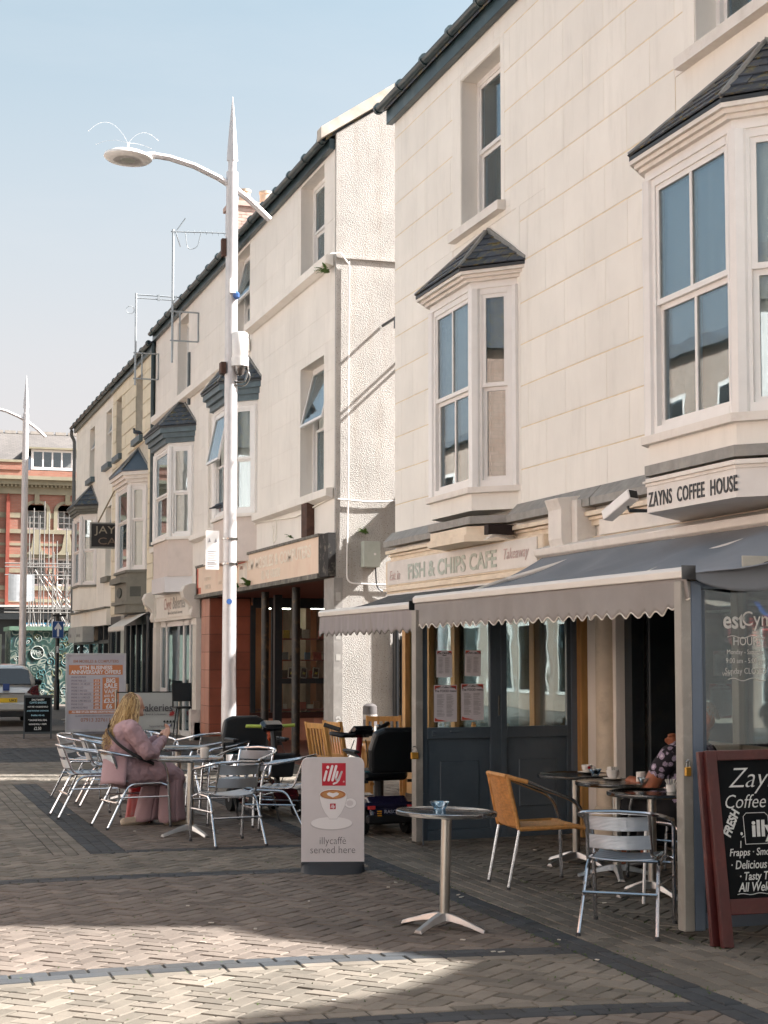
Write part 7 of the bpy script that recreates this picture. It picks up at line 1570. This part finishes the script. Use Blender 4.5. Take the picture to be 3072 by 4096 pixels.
# mobility scooters
def scooter(x, y, rz, body, label, delta=True, grips=None):
    t = thing('mobility_scooter', label, 'mobility scooter', (x, y, 0)); t.rotation_euler = (0, 0, rz)
    K = dict(world=False)
    for sx, yy, rr_ in ((-1, -.34, .125), (1, -.34, .125), (-1, .42, .115), (1, .42, .115)):
        mb = MB(); mb.lathe([(rr_*.62, -.038), (rr_*.95, -.04), (rr_, -.02), (rr_, .02), (rr_*.95, .04), (rr_*.62, .038)], (sx*.235, yy, rr_), 26, axis=0); wh = mb.build('wheel', M('black_tyre', '101113', .85, bs=.3), t, smooth=True, **K)
        mb = MB(); mb.lathe([(.0, -.042), (rr_*.3, -.044), (rr_*.62, -.03), (rr_*.62, .03), (0, .042)], (sx*.235, yy, rr_), 12, axis=0); mb.build('rim', M('silver_rim', '9a9c9f', .35, metal=.7), wh, **K)
    mb = MB(); mb.prism([(-.52, .16), (-.48, .3), (-.38, .36), (-.12, .34), (-.06, .2), (.25, .17), (.35, .3), (.52, .32), (.58, .22), (.55, .14), (.3, .1), (-.4, .1)], 0, -.2, .2); mb.build('body_shell', body, t, bev=.025, **K)
    mb = MB(); mb.box(-.27, .27, -.5, -.2, .25, .31, .02); mb.build('rear_fender', body, t, **K); mb = MB(); mb.box(-.25, .25, -.55, -.48, .12, .2, .015); mb.build('bumper', BLACK, t, **K)
    for s in (-1, 1): mb = MB(); mb.box(s*.2-.035, s*.2+.035, -.535, -.5, .25, .285, .005); mb.build('tail_light', M('red_reflector', 'b83a3a', .2), t, **K)
    mb = MB(); mb.box(-.17, .17, -.05, .3, .165, .185); mb.build('foot_deck', BLACK, t, **K)
    mb = MB(); mb.tube([(0, -.2, .3), (0, -.2, .5)], .045, 10); mb.build('seat_post', BLACK, t, **K)
    mb = MB(); mb.box(-.23, .23, -.4, .04, .5, .6, .035); mb.build('seat_cushion', BLACKV, t, bev=.02, **K)
    mb = MB(); pr = [(-.25, .56), (-.27, .78), (-.23, .94), (-.14, .98), (.14, .98), (.23, .94), (.27, .78), (.25, .56)]; mb.T = Matrix.Translation((0, -.38, 0)) @ Matrix.Rotation(R(10), 4, 'X') @ Matrix.Translation((0, -.1, .06)); mb.prism(pr, 1, -.05, .05); mb.build('backrest', BLACKV, t, bev=.03, **K)
    for s in (-1, 1): mb = MB(); mb.tube(rounded([(s*.2, -.42, .5), (s*.29, -.43, .5), (s*.3, -.43, .74), (s*.29, -.1, .76)], .06), .016, 6); mb.build('arm_support', BLACK, t, **K); mb = MB(); mb.box(s*.29-.03, s*.29+.03, -.38, -.05, .76, .79, .01); mb.build('armrest', BLACKV, t, **K)
    for s in (-1, 1):
        for zz in (.62, .7): mb = MB(); mb.box(s*.1-.008, s*.1+.008, -.51-.02*(zz > .65), -.49, zz-.008, zz+.008); mb.build('bolt', MATS['steel'], t, **K)
    mb = MB(); mb.tube([(-.26, -.5, .6), (0, -.53, .59), (.26, -.5, .61)], .006, 5); mb.build('cord', M('teal_cord', '2f5f66', .7), t, **K)
    mb = MB(); mb.tube(rounded([(.05, .42, .35), (.12, .38, .6), (.06, .3, .85)], .1), .006, 5); mb.tube(rounded([(-.05, .42, .35), (-.14, .4, .55), (-.06, .3, .85)], .1), .005, 5); mb.each('cable', BLACK, t, **K)
    mb = MB(); mb.tube([(0, .46, .3), (0, .3, .88)], .032, 8); mb.build('tiller', BLACK if grips else M('red_tiller', '7a1f2a', .35), t, **K)
    mb = MB(); mb.T = Matrix.Translation((0, .27, .93)) @ Matrix.Rotation(R(-25), 4, 'X'); mb.box(-.12, .12, -.08, .08, -.045, .045, .03); mb.build('control_head', M('gloss_black', '101216', .2, coat=.5), t, bev=.01, **K)
    if grips:
        for s in (-1, 1): mb = MB(); mb.tube([(s*.1, .25, .93), (s*.27, .22, .935)], .018, 8); mb.build('hand_grip', grips, t, smooth=True, **K)
        mb = MB(); mb.box(-.15, .15, .42, .62, .42, .66); mb.v = [(p[0]*(1 if p[2] > .5 else .75), p[1], p[2]) for p in mb.v]; mb.build('front_basket', M('dark_mesh_bag', '1a1b1e', .8, bs=.5), t, bev=.02, **K)
        mb = MB(); mb.lathe([(0, -.03), (.03, 0), (.03, .06), (0, .08)], (.0, .2, .8), 8); mb.build('bright_cover', M('orange_patchwork', 'b8512c', .7, var=.5, ns=60), t, **K)
    else:
        mb = MB(); lp_ = rounded([(-.1, .3, .9), (-.3, .32, .92), (-.34, .2, .92), (-.26, .1, .9), (-.1, .18, .9)], .05); mb.tube(lp_, .019, 7); lp_ = [(-p[0], p[1], p[2]) for p in lp_]; mb.tube(lp_, .019, 7); mb.build('loop_handlebar', BLACK, t, smooth=True, **K)
        for s in (-1, 1): mb = MB(); mb.tube([(s*.2, .32, .95), (s*.34, .4, 1.0)], .022, 7); mb.build('hand_grip', BLACK, t, **K)
    return t
PUR = M('dark_purple_gloss', '1f1c33', .2, coat=.6)
s1 = scooter(4.66, 14.8, R(4), PUR, 'black and purple mobility scooter parked behind the white coffee sign')
text('RASCAL', .045, (.0, -.555, .215), YM, M('silver_letters', '8d8f98', .4), s1, world=False, align='CENTER', sx=1.1, off=.001)
mb = MB()
for k in range(4): mb.box(-.15, -.11, -.545, -.53, .17+.02*k, .18+.02*k)
mb.build('amber_lens', M('amber', 'c98a24', .3), s1, world=False)
s2 = scooter(4.07, 16.77, R(185.7), M('dark_red_gloss', '3b0f16', .2, coat=.5), 'black mobility scooter with lime green grips beside the lamp post', grips=M('lime_grip', 'b3c455', .6))
# bags
bag = thing('snack_bag', 'yellow and white food bag on the scooter deck', 'bag', (4.45, 15.0, .19)); mb = MB(); mb.grid(lambda i, j: ((i-.5)*.16*(1+.1*math.sin(j*7)), .05*math.sin(PI*i)*math.sin(PI*j)-.02, .2*j), 8, 8); mb.build('bag_body', M('yellow_white_bag', 'd3c9a3', .4, var=.35, ns=9), bag, world=False, smooth=True, solid=.03)
rbg = thing('shopping_bag', 'red shopping bag on the ground under the pink trousers', 'bag', (2.66, 16.25, 0))
mb = MB(); mb.grid(lambda i, j: (.14*math.cos(2*PI*i)*(1-.35*j+.1*math.sin(i*25)), .11*math.sin(2*PI*i)*(1-.3*j+.08*math.sin(i*31+2)), .36*j), 26, 6); mb.build('bag_body', M('red_plastic_bag', '8d1a1c', .3, var=.3, ns=8, bs=.3, bsc=14), rbg, world=False, smooth=True, solid=.004)
# ---------------------------------------------------------------- people and birds
def skin_mat(name, col):
    m = M(name, col, .5, var=.06, ns=20, spec=.4); b = [n for n in m.node_tree.nodes if n.type == 'BSDF_PRINCIPLED'][0]
    b.inputs['Subsurface Weight'].default_value = .12; b.inputs['Subsurface Radius'].default_value = (.02, .008, .004); return m
def blob_body(name, prims, mats, parent, voxel=.009, smooth_it=4, extra=None):
    """prims: (p0, r0, p1, r1, material index, flatten(x,y,z) or None). One continuous skin grown round all of them."""
    mb = MB()
    for pr in prims:
        p0, r0, p1, r1 = Vector(pr[0]), pr[1], Vector(pr[2]), pr[3]; d = p1-p0; n = 16; L_ = d.length
        z = d.normalized() if L_ > 1e-5 else Vector((0, 0, 1)); x = z.orthogonal().normalized(); y = z.cross(x); rings = []
        st = [(-math.cos(a)*r0, math.sin(a)*r0) for a in np.linspace(0, PI/2, 6)]+[(L_+math.sin(a)*r1, math.cos(a)*r1) for a in np.linspace(0, PI/2, 6)]
        fl = pr[5] if len(pr) > 5 and pr[5] else (1, 1, 1); c = (p0+p1)/2; vs = []
        for t, r in st:
            for k in range(n):
                a = 2*PI*k/n; q = p0+z*t+(x*math.cos(a)+y*math.sin(a))*max(r, 1e-4)-c; vs.append(c+Vector((q.x*fl[0], q.y*fl[1], q.z*fl[2])))
        m_ = len(st); fs = [(i*n+j, i*n+(j+1) % n, (i+1)*n+(j+1) % n, (i+1)*n+j) for i in range(m_-1) for j in range(n)]+[tuple(range(n-1, -1, -1)), tuple(range((m_-1)*n, m_*n))]
        mb.add(vs, fs)
    me = mb.mesh(name, mats); bm = bmesh.new(); bm.from_mesh(me); bmesh.ops.recalc_face_normals(bm, faces=bm.faces); bm.to_mesh(me); bm.free()
    o = bpy.data.objects.new('tmp', me); C.objects.link(o)
    rm = o.modifiers.new('r', 'REMESH'); rm.mode = 'VOXEL'; rm.voxel_size = voxel; rm.use_smooth_shade = True
    sm = o.modifiers.new('s', 'SMOOTH'); sm.iterations = smooth_it; sm.factor = .5
    dg = bpy.context.evaluated_depsgraph_get(); me2 = bpy.data.meshes.new_from_object(o.evaluated_get(dg)); bpy.data.objects.remove(o)
    nv = len(me2.vertices); co_ = np.empty(nv*3); me2.vertices.foreach_get('co', co_); co_ = co_.reshape(-1, 3)
    best = np.full(nv, 9.); idx = np.zeros(nv, int)
    for pr in prims:
        a = np.array(pr[0], float); b = np.array(pr[2], float); d = b-a; L2 = max(d@d, 1e-9); t = np.clip(((co_-a)@d)/L2, 0, 1); r = pr[1]+(pr[3]-pr[1])*t
        fl = np.array(pr[5] if len(pr) > 5 and pr[5] else (1, 1, 1)); dist = np.linalg.norm((co_-(a+t[:, None]*d))/fl, axis=1)-r
        u = dist < best; best[u] = dist[u]; idx[u] = pr[4]
    if extra: extra(co_, idx); me2.vertices.foreach_set('co', co_.ravel())
    me2.materials.clear()
    for m in mats: me2.materials.append(m)
    for p in me2.polygons: p.material_index = int(idx[p.vertices[0]])
    me2.polygons.foreach_set('use_smooth', [True]*len(me2.polygons)); me2.name = name
    ob = bpy.data.objects.new(name, me2); C.objects.link(ob); ob.parent = parent; return ob
def mirror(pr): return [((-p[0][0], *p[0][1:]), p[1], (-p[2][0], *p[2][1:]), *p[3:]) for p in pr]
def hand(base, dirv, side, mi, curl=.5, s=1.0):
    """palm + five fingers; dirv: palm direction, side: thumb side vector"""
    b = Vector(base); d = Vector(dirv).normalized(); t = Vector(side).normalized(); t = (t-d*t.dot(d)).normalized(); nrm = d.cross(t); out = []
    out.append((tuple(b), .026*s, tuple(b+d*.06*s), .03*s, mi)); out.append((tuple(b+t*.012*s), .024*s, tuple(b+d*.07*s+t*.02*s), .02*s, mi)); out.append((tuple(b-t*.012*s), .022*s, tuple(b+d*.065*s-t*.022*s), .018*s, mi))
    for k, L_ in enumerate((.062, .072, .068, .052)):
        o_ = t*(.027-.018*k)*s; p = b+d*.075*s+o_; q = p+(d*math.cos(curl*.5)+nrm*math.sin(curl*.5)).normalized()*L_*.5*s; r = q+(d*math.cos(curl*1.4)+nrm*math.sin(curl*1.4)).normalized()*L_*.5*s
        out.append((tuple(p), .0095*s, tuple(q), .0085*s, mi)); out.append((tuple(q), .0085*s, tuple(r), .007*s, mi))
    p = b+d*.02*s+t*.026*s; q = p+(d*.6+t*.8).normalized()*.035*s; out.append((tuple(p), .012*s, tuple(q), .01*s, mi)); out.append((tuple(q), .01*s, tuple(q+(d+nrm*.4).normalized()*.03*s), .008*s, mi))
    return out
def cloth(name, col, **k):
    m = M(name, col, .85, var=.06, ns=6, bs=.35, bsc=9, **k); return m
PINK = cloth('dusty_pink_linen', 'a2878c'); PINK2 = cloth('dusty_pink_trouser', '92787c')
SK = skin_mat('fair_skin', 'cba28e'); SHOE = M('cream_shoe', 'b9ab98', .6)
w1 = thing('person', 'seated woman in dusty pink blazer and trousers with long blonde hair, looking at a phone', 'person', (2.56, 15.9, 0)); w1.rotation_euler = (0, 0, R(-79))
B1_ = [((0, -.13, .56), .185, (0, -.14, .8), .18, 0, (1.12, .95, 1)), ((0, -.03, .57), .17, (0, -.04, .68), .16, 0, (1.1, 1, 1)), ((-.09, -.13, .92), .13, (.09, -.13, .92), .13, 0), ((-.17, -.12, .97), .085, (.17, -.12, .97), .085, 0),
  ((0, -.09, 1.0), .06, (0, -.05, 1.09), .055, 2), ((0, -.12, .53), .15, (0, .02, .54), .14, 1, (1.2, 1, .85)),
  ((-.1, -.15, .57), .13, (.1, -.15, .57), .13, 0)]
arm = [((.22, -.11, .95), .09, (.27, .02, .74), .085, 0), ((.27, .02, .74), .082, (.24, .1, .72), .07, 0), ((.24, .08, .73), .07, (.1, .25, .84), .045, 0), ((.1, .25, .84), .026, (.08, .29, .87), .024, 2)]
leg = [((.11, -.06, .52), .135, (.12, .3, .515), .11, 1), ((.12, .3, .515), .108, (.115, .38, .47), .1, 1), ((.115, .38, .46), .085, (.11, .36, .2), .055, 1), ((.11, .36, .2), .045, (.11, .34, .06), .035, 2)]
foot = [((.11, .3, .045), .045, (.11, .5, .035), .04, 3, (1, 1, .95))]
left = mirror(arm); left[-1] = ((-.06, .24, .84), .026, (-.02, .28, .86), .024, 2); left[-2] = ((-.22, .07, .73), .07, (-.06, .24, .84), .045, 0)
lleg = [((-.11, -.06, .52), .135, (-.13, .24, .52), .11, 1), ((-.13, .24, .52), .108, (-.12, .3, .47), .1, 1), ((-.12, .3, .46), .085, (-.1, .2, .2), .055, 1), ((-.1, .2, .2), .045, (-.1, .16, .06), .035, 2)]
lfoot = [((-.1, .14, .045), .045, (-.1, -.07, .035), .04, 3)]
hd = [((0, -.035, 1.19), .092, (0, -.02, 1.2), .09, 2, (.86, 1.05, 1.12)), ((0, .02, 1.13), .052, (0, .03, 1.12), .05, 2), ((0, .075, 1.175), .012, (0, .088, 1.155), .013, 2), ((0, .065, 1.095), .022, (0, .06, 1.1), .024, 2), ((-.014, .07, 1.128), .0085, (.014, .07, 1.128), .0085, 4), ((.035, .055, 1.19), .018, (-.035, .055, 1.19), .018, 2)]
hands = hand((.085, .285, .865), (-.15, .35, .9), (-.9, 0, .3), 2, .7)+hand((-.03, .275, .855), (.35, .3, .75), (.5, -.4, .2), 2, .6)
body = blob_body('body', B1_+arm+left+leg+lleg+foot+lfoot+hd+hands, [PINK, PINK2, SK, SHOE, M('lip', '9c5a52', .5)], w1, .0085)
# a crease pattern on the clothes
tx = bpy.data.textures.new('creases', 'CLOUDS'); tx.noise_scale = .06; tx.noise_depth = 2
vg = body.vertex_groups.new(name='cloth'); mi_ = [p.material_index for p in body.data.polygons]; cv = {v for p in body.data.polygons if p.material_index in (0, 1) for v in p.vertices}; vg.add(list(cv), 1, 'REPLACE')
dm = body.modifiers.new('d', 'DISPLACE'); dm.texture = tx; dm.strength = .026; dm.mid_level = .5; dm.vertex_group = 'cloth'
for sx, k0, k1 in ((1, (.115, .36), (.11, .35)), (-1, (-.12, .28), (-.1, .17))):
    mb = MB()
    def tf(i, j, k0=k0, k1=k1):
        a = 2*PI*i; t = j; r = .098+.03*t+.006*math.sin(3*a+4*t)+.004*math.sin(9*a+7*t)*t
        return (k0[0]+(k1[0]-k0[0])*t+r*.9*math.cos(a), k0[1]+(k1[1]-k0[1])*t-.01*math.sin(PI*t)+r*1.08*math.sin(a), .5-.455*t+.012*math.sin(2*a)*t)
    mb.grid(tf, 36, 14); mb.build('trouser_leg', PINK2, w1, world=False, smooth=True, solid=.004)
tx2 = bpy.data.textures.new('fine_creases', 'CLOUDS'); tx2.noise_scale = .022; dm2 = body.modifiers.new('d2', 'DISPLACE'); dm2.texture = tx2; dm2.strength = .006; dm2.vertex_group = 'cloth'
mb = MB(); mb.tube([(.262+.05*math.cos(0), .07, .735), (.25, .1, .74)], .068, 14); mb.build('sleeve_cuff', PINK, w1, world=False, smooth=True) if False else None
for sx, c0, c1 in ((1, (.13, .215, .815), (.105, .245, .838)), (-1, (-.09, .21, .81), (-.065, .235, .835))): MB().tube([c0, c1], [.056, .052], 14).build('sleeve_cuff', PINK, w1, world=False, smooth=True)
mb = MB()
def coatf(i, j):
    a = PI*(.5+1.02*(i-.0)*1.0); a = PI*.62+i*PI*1.28
    r = 1+.06*j+.02*math.sin(i*22)*j; return (.25*r*math.cos(a), -.1+.2*r*math.sin(a)-.02*j, .72-.3*j+.015*math.sin(i*9)*j)
mb.grid(coatf, 30, 8); jk = mb.build('jacket_skirt', PINK, w1, world=False, smooth=True, solid=.01)
# blonde hair: many wavy strands over the skull, falling down the back
HR = M('blonde_hair', 'a48758', .45, var=.35, ns=30, stretch=(1, 1, .2), spec=.5); HR2 = M('light_blonde_hair', 'c9b083', .45, var=.2, ns=30); HR3 = M('dark_root_hair', '6d5233', .5, var=.2)
def hair(parent, mats, n, cx, cy, cz, rx, ry, rz, length, back, amp, seed, r0=.006):
    rr = random.Random(seed); mb = MB()
    for k in range(n):
        a = rr.uniform(-2.25, 2.25)+PI*1.5; el = rr.uniform(.15, 1.45); fr = math.sin(a)
        p = Vector((cx+rx*math.cos(a)*math.cos(el), cy+ry*math.sin(a)*math.cos(el), cz+rz*math.sin(el)))
        L_ = length*rr.uniform(.75, 1.08)*(1-.35*max(0, math.sin(a))); pts = []; ph = rr.uniform(0, 6.28); fq = rr.uniform(14, 24); tgt = Vector((cx+(rx+.045)*math.cos(a)*1.15, cy+(ry+.05)*math.sin(a)+back*rr.uniform(.6, 1.2), cz-L_))
        top = Vector((cx*.5, cy-.01, cz+rz*1.02)); m1 = Vector((cx+(rx+.012)*math.cos(a), cy+(ry+.012)*math.sin(a)-.01, cz-.01))
        P = [top.lerp(p, .35)*1.0, p, m1.lerp(p, .3)]
        for s in range(14):
            t = s/13; q = m1.lerp(tgt, t)+Vector((math.cos(ph+fq*t)*amp*t, math.sin(ph*1.3+fq*t)*amp*t, 0)); P.append(q)
        n_ = len(P); mb.cur = 2 if rr.random() < .25 else (1 if rr.random() < .4 else 0)
        mb.tube(P, [r0*(1 if i < n_-5 else (n_-i)/5*.9+.1)*rr.uniform(.7, 1.2) for i in range(n_)], 4)
    mb.lathe([(rx*1.02*math.cos(e), cz+rz*1.03*math.sin(e)) for e in np.linspace(.1, PI/2, 7)], (cx, cy-.012, 0), 18)
    return mb.build('hair', mats, parent, world=False, smooth=True)
hair(w1, [HR, HR2, HR3], 620, 0, -.045, 1.195, .088, .1, .112, .46, -.12, .018, 3, .0058)
mb = MB(); sp_ = [(-.1, -.14, 1.06), (0.0, -.32, .97), (.2, -.26, .82), (.3, -.1, .7), (.26, .08, .63), (.12, .16, .6)]; P2_ = rounded(sp_, .12, 5); n_ = len(P2_)
mb.grid(lambda i, j: tuple(Vector(P2_[min(n_-1, int(round(i*(n_-1))))])+Vector((.006, 0, .035*(j-.5)))), n_-1, 1); mb.build('bag_strap', M('black_webbing', '0c0c0e', .7), w1, world=False, solid=.006)
mb = MB(); mb.lathe([(0, -.07), (.09, -.06), (.12, 0), (.09, .06), (0, .07)], (.04, .2, .6), 16); mb.v = [(p[0], p[1], p[2]) for p in mb.v]; hb = mb.build('crossbody_bag', M('black_leather', '101013', .4), w1, world=False, smooth=True)
ph = thing('phone', "mobile phone held up in the seated woman's hands", 'phone', (2.86, 15.92, .9)); ph.rotation_euler = (0, 0, R(-79))
mb = MB(); mb.T = Matrix.Rotation(R(-28), 4, 'X'); mb.box(-.038, .038, -.005, .005, -.05, .1, .004); mb.build('phone_case', M('lilac_case', '6d6a86', .4), ph, world=False)
# person in the floral dress, seen from behind the post
def floral():
    m, nt, b, o = nmat('floral_cloth'); v = coords(nt, (1, 1, 1)); vo = N(nt, 'ShaderNodeTexVoronoi'); nt.links.new(v, vo.inputs['Vector']); vo.inputs['Scale'].default_value = 17
    nz = noise(nt, v, 60, 4, .7); ad = N(nt, 'ShaderNodeMath', operation='MULTIPLY_ADD'); nt.links.new(nz, ad.inputs[0]); ad.inputs[1].default_value = .5; nt.links.new(vo.outputs[0], ad.inputs[2])
    r = N(nt, 'ShaderNodeValToRGB'); nt.links.new(ad.outputs[0], r.inputs[0]); e = r.color_ramp.elements; e[0].position = .42; e[0].color = (*srgb('c3b6c2'), 1); e[1].position = .72; e[1].color = (*srgb('17121c'), 1)
    q = e.new(.55); q.color = (*srgb('7d6a86'), 1); q = e.new(.62); q.color = (*srgb('a898aa'), 1); nt.links.new(r.outputs[0], b.inputs['Base Color']); b.inputs['Roughness'].default_value = .85; return m
SK2 = skin_mat('tanned_skin', '9c5f44'); BT = cloth('black_trousers', '121115')
w2 = thing('person', 'seated person in floral dress and dark sunglasses behind the glazed screen', 'person', (5.88, 10.95, 0)); w2.rotation_euler = (0, 0, R(24))
b2_ = [((0, -.12, .56), .18, (0, -.13, .8), .175, 0, (1.1, 1, 1)), ((0, 0, .58), .16, (0, -.02, .7), .15, 0, (1.1, 1, 1)), ((-.08, -.12, .92), .13, (.11, -.12, .92), .13, 0), ((-.17, -.12, .95), .08, (.17, -.12, .95), .08, 0), ((0.05, -.11, .97), .062, (0.15, -.13, 1.08), .056, 1)]
b2_ += [((-.22, -.11, .93), .085, (-.26, -.03, .82), .075, 0), ((-.26, -.03, .82), .068, (-.3, .05, .66), .058, 1), ((-.3, .05, .66), .052, (-.2, .24, .72), .036, 1)]+hand((-.19, .26, .73), (.4, .9, 0), (1, -.3, .2), 1, .5)
b2_ += [((.22, -.11, .93), .085, (.26, .0, .8), .075, 0), ((.26, 0, .8), .06, (.24, .12, .73), .055, 1), ((.24, .12, .73), .05, (.02, .04, .98), .034, 1)]+hand((.0, .03, .99), (-.3, -.1, .9), (-.5, .6, 0), 1, 1.1)
b2_ += [((0, -.18, .5), .17, (0, .02, .52), .15, 2, (1.15, 1, .9))]
for s in (-1, 1): b2_ += [((s*.11, -.05, .52), .13, (s*.13, .36, .5), .095, 2), ((s*.13, .36, .5), .092, (s*.13, .4, .3), .08, 2), ((s*.13, .4, .3), .056, (s*.13, .42, .09), .036, 1), ((s*.13, .42, .06), .036, (s*.13, .56, .03), .03, 3)]+[((s*.13-.025+.0125*q, .565, .024), .009, (s*.13-.025+.0125*q, .6, .018), .0085, 1) for q in range(5)]
hc = Vector((.15, -.14, 1.18))
def H_(x, y, z): # head turned to the left of the body
    a = R(62); return (hc.x+x*math.cos(a)-y*math.sin(a), hc.y+x*math.sin(a)+y*math.cos(a), hc.z+z)
b2_ += [(H_(0, -.005, .02), .09, H_(0, .005, .03), .09, 1, (.95, .95, 1.12)), (H_(0, .045, -.05), .05, H_(0, .05, -.055), .05, 1), (H_(0, .092, .01), .012, H_(0, .108, -.012), .014, 1), (H_(0, .08, -.078), .023, H_(0, .075, -.075), .024, 1), (H_(-.015, .088, -.043), .008, H_(.015, .088, -.043), .008, 4), (H_(.084, -.005, -.005), .016, H_(.086, -.01, .01), .016, 1), (H_(-.084, -.005, -.005), .016, H_(-.086, -.01, .01), .016, 1)]
blob_body('body', b2_, [floral(), SK2, BT, M('black_sandal', '141214', .5), M('lip2', '84483f', .5)], w2, .009)
mb = MB(); rr = random.Random(9)
for k in range(260):
    a = rr.uniform(0, 2*PI); el = rr.uniform(.12, 1.5) if math.sin(a) < .25 else rr.uniform(.62, 1.5); c_, s_ = math.cos(el), math.sin(el); f = lambda q, dz=0: H_(q*.094*math.cos(a)*c_, q*.098*math.sin(a)*c_-.01, .035+q*.108*s_+dz)
    drop = rr.uniform(.02, .06) if math.sin(a) < .3 else .01; mb.tube([f(1.0), f(1.06), (Vector(f(1.1))+Vector((rr.gauss(0, .008), rr.gauss(0, .008), -drop)))], [.0055, .006, .002], 4)
mb.build('hair', M('short_grey_hair', '8a8279', .6, var=.3, ns=60), w2, world=False, smooth=True)
mb = MB(); mb.grid(lambda i, j: H_(.086*math.sin((i-.5)*2.6), .1*math.cos((i-.5)*2.3)+.0, -.002+.04*j), 12, 3); mb.build('sunglasses', M('black_lens', '08080a', .08, coat=1), w2, world=False, smooth=True, solid=.006)
mb = MB(); mb.grid(lambda i, j: (.07*math.cos(2*PI*i), -.105+.066*math.sin(2*PI*i), 1.0+.012*j), 16, 1); mb.build('black_choker', BLACK, w2, world=False, solid=.003)
# pigeons
def pigeon(x, y, z, rz, label, tuck=False, s=1.0):
    t = thing('pigeon', label, 'pigeon', (x, y, z), group=None); t.rotation_euler = (0, 0, rz)
    pr = [((0, -.04, .1), .05, (0, .05, .12), .052, 0, (.9, 1.15, .95)), ((0, -.08, .09), .03, (0, -.2, .065), .014, 1, (1.2, 1, .7)), ((0, .07, .13), .04, (0, .085, .17), .03, 2)]
    pr += [((0, .09, .2), .026, (0, .095, .2), .026, 2), ((0, .115, .198), .008, (0, .14, .188), .004, 3)] if not tuck else [((0, .05, .165), .03, (0, .03, .165), .03, 2)]
    pr += [((.045, .03, .12), .02, (.045, -.12, .085), .012, 1), ((-.045, .03, .12), .02, (-.045, -.12, .085), .012, 1)]
    pr += [((sx*.02, 0, .06), .007, (sx*.02, .005, .004), .006, 4) for sx in (-1, 1)]
    blob_body('body', pr, [M('pigeon_grey', '4d535c', .7, var=.25, ns=60), M('pigeon_dark_wing', '33373e', .7, var=.3, ns=50), M('pigeon_green_neck', '2d3a3c', .4), M('beak', '26241f', .5), M('pigeon_leg', '8a4a44', .6)], t, .007, 2)
pigeon(F-.53, 27.25, 4.16, R(-130), 'dark pigeon lying along the bay window sill beside the lamp post')
pigeon(F-.06, 27.05, 3.44, R(150), 'pigeon with tucked head standing on top of the orange fascia', True)
pigeon(F+.08, 27.62, 7.22, R(100), 'pigeon perched in the upper window opening right of the pole')
pigeon(F-.05, 39.3, 7.07, R(60), 'dark pigeon on the blue sill of the yellow stone house')
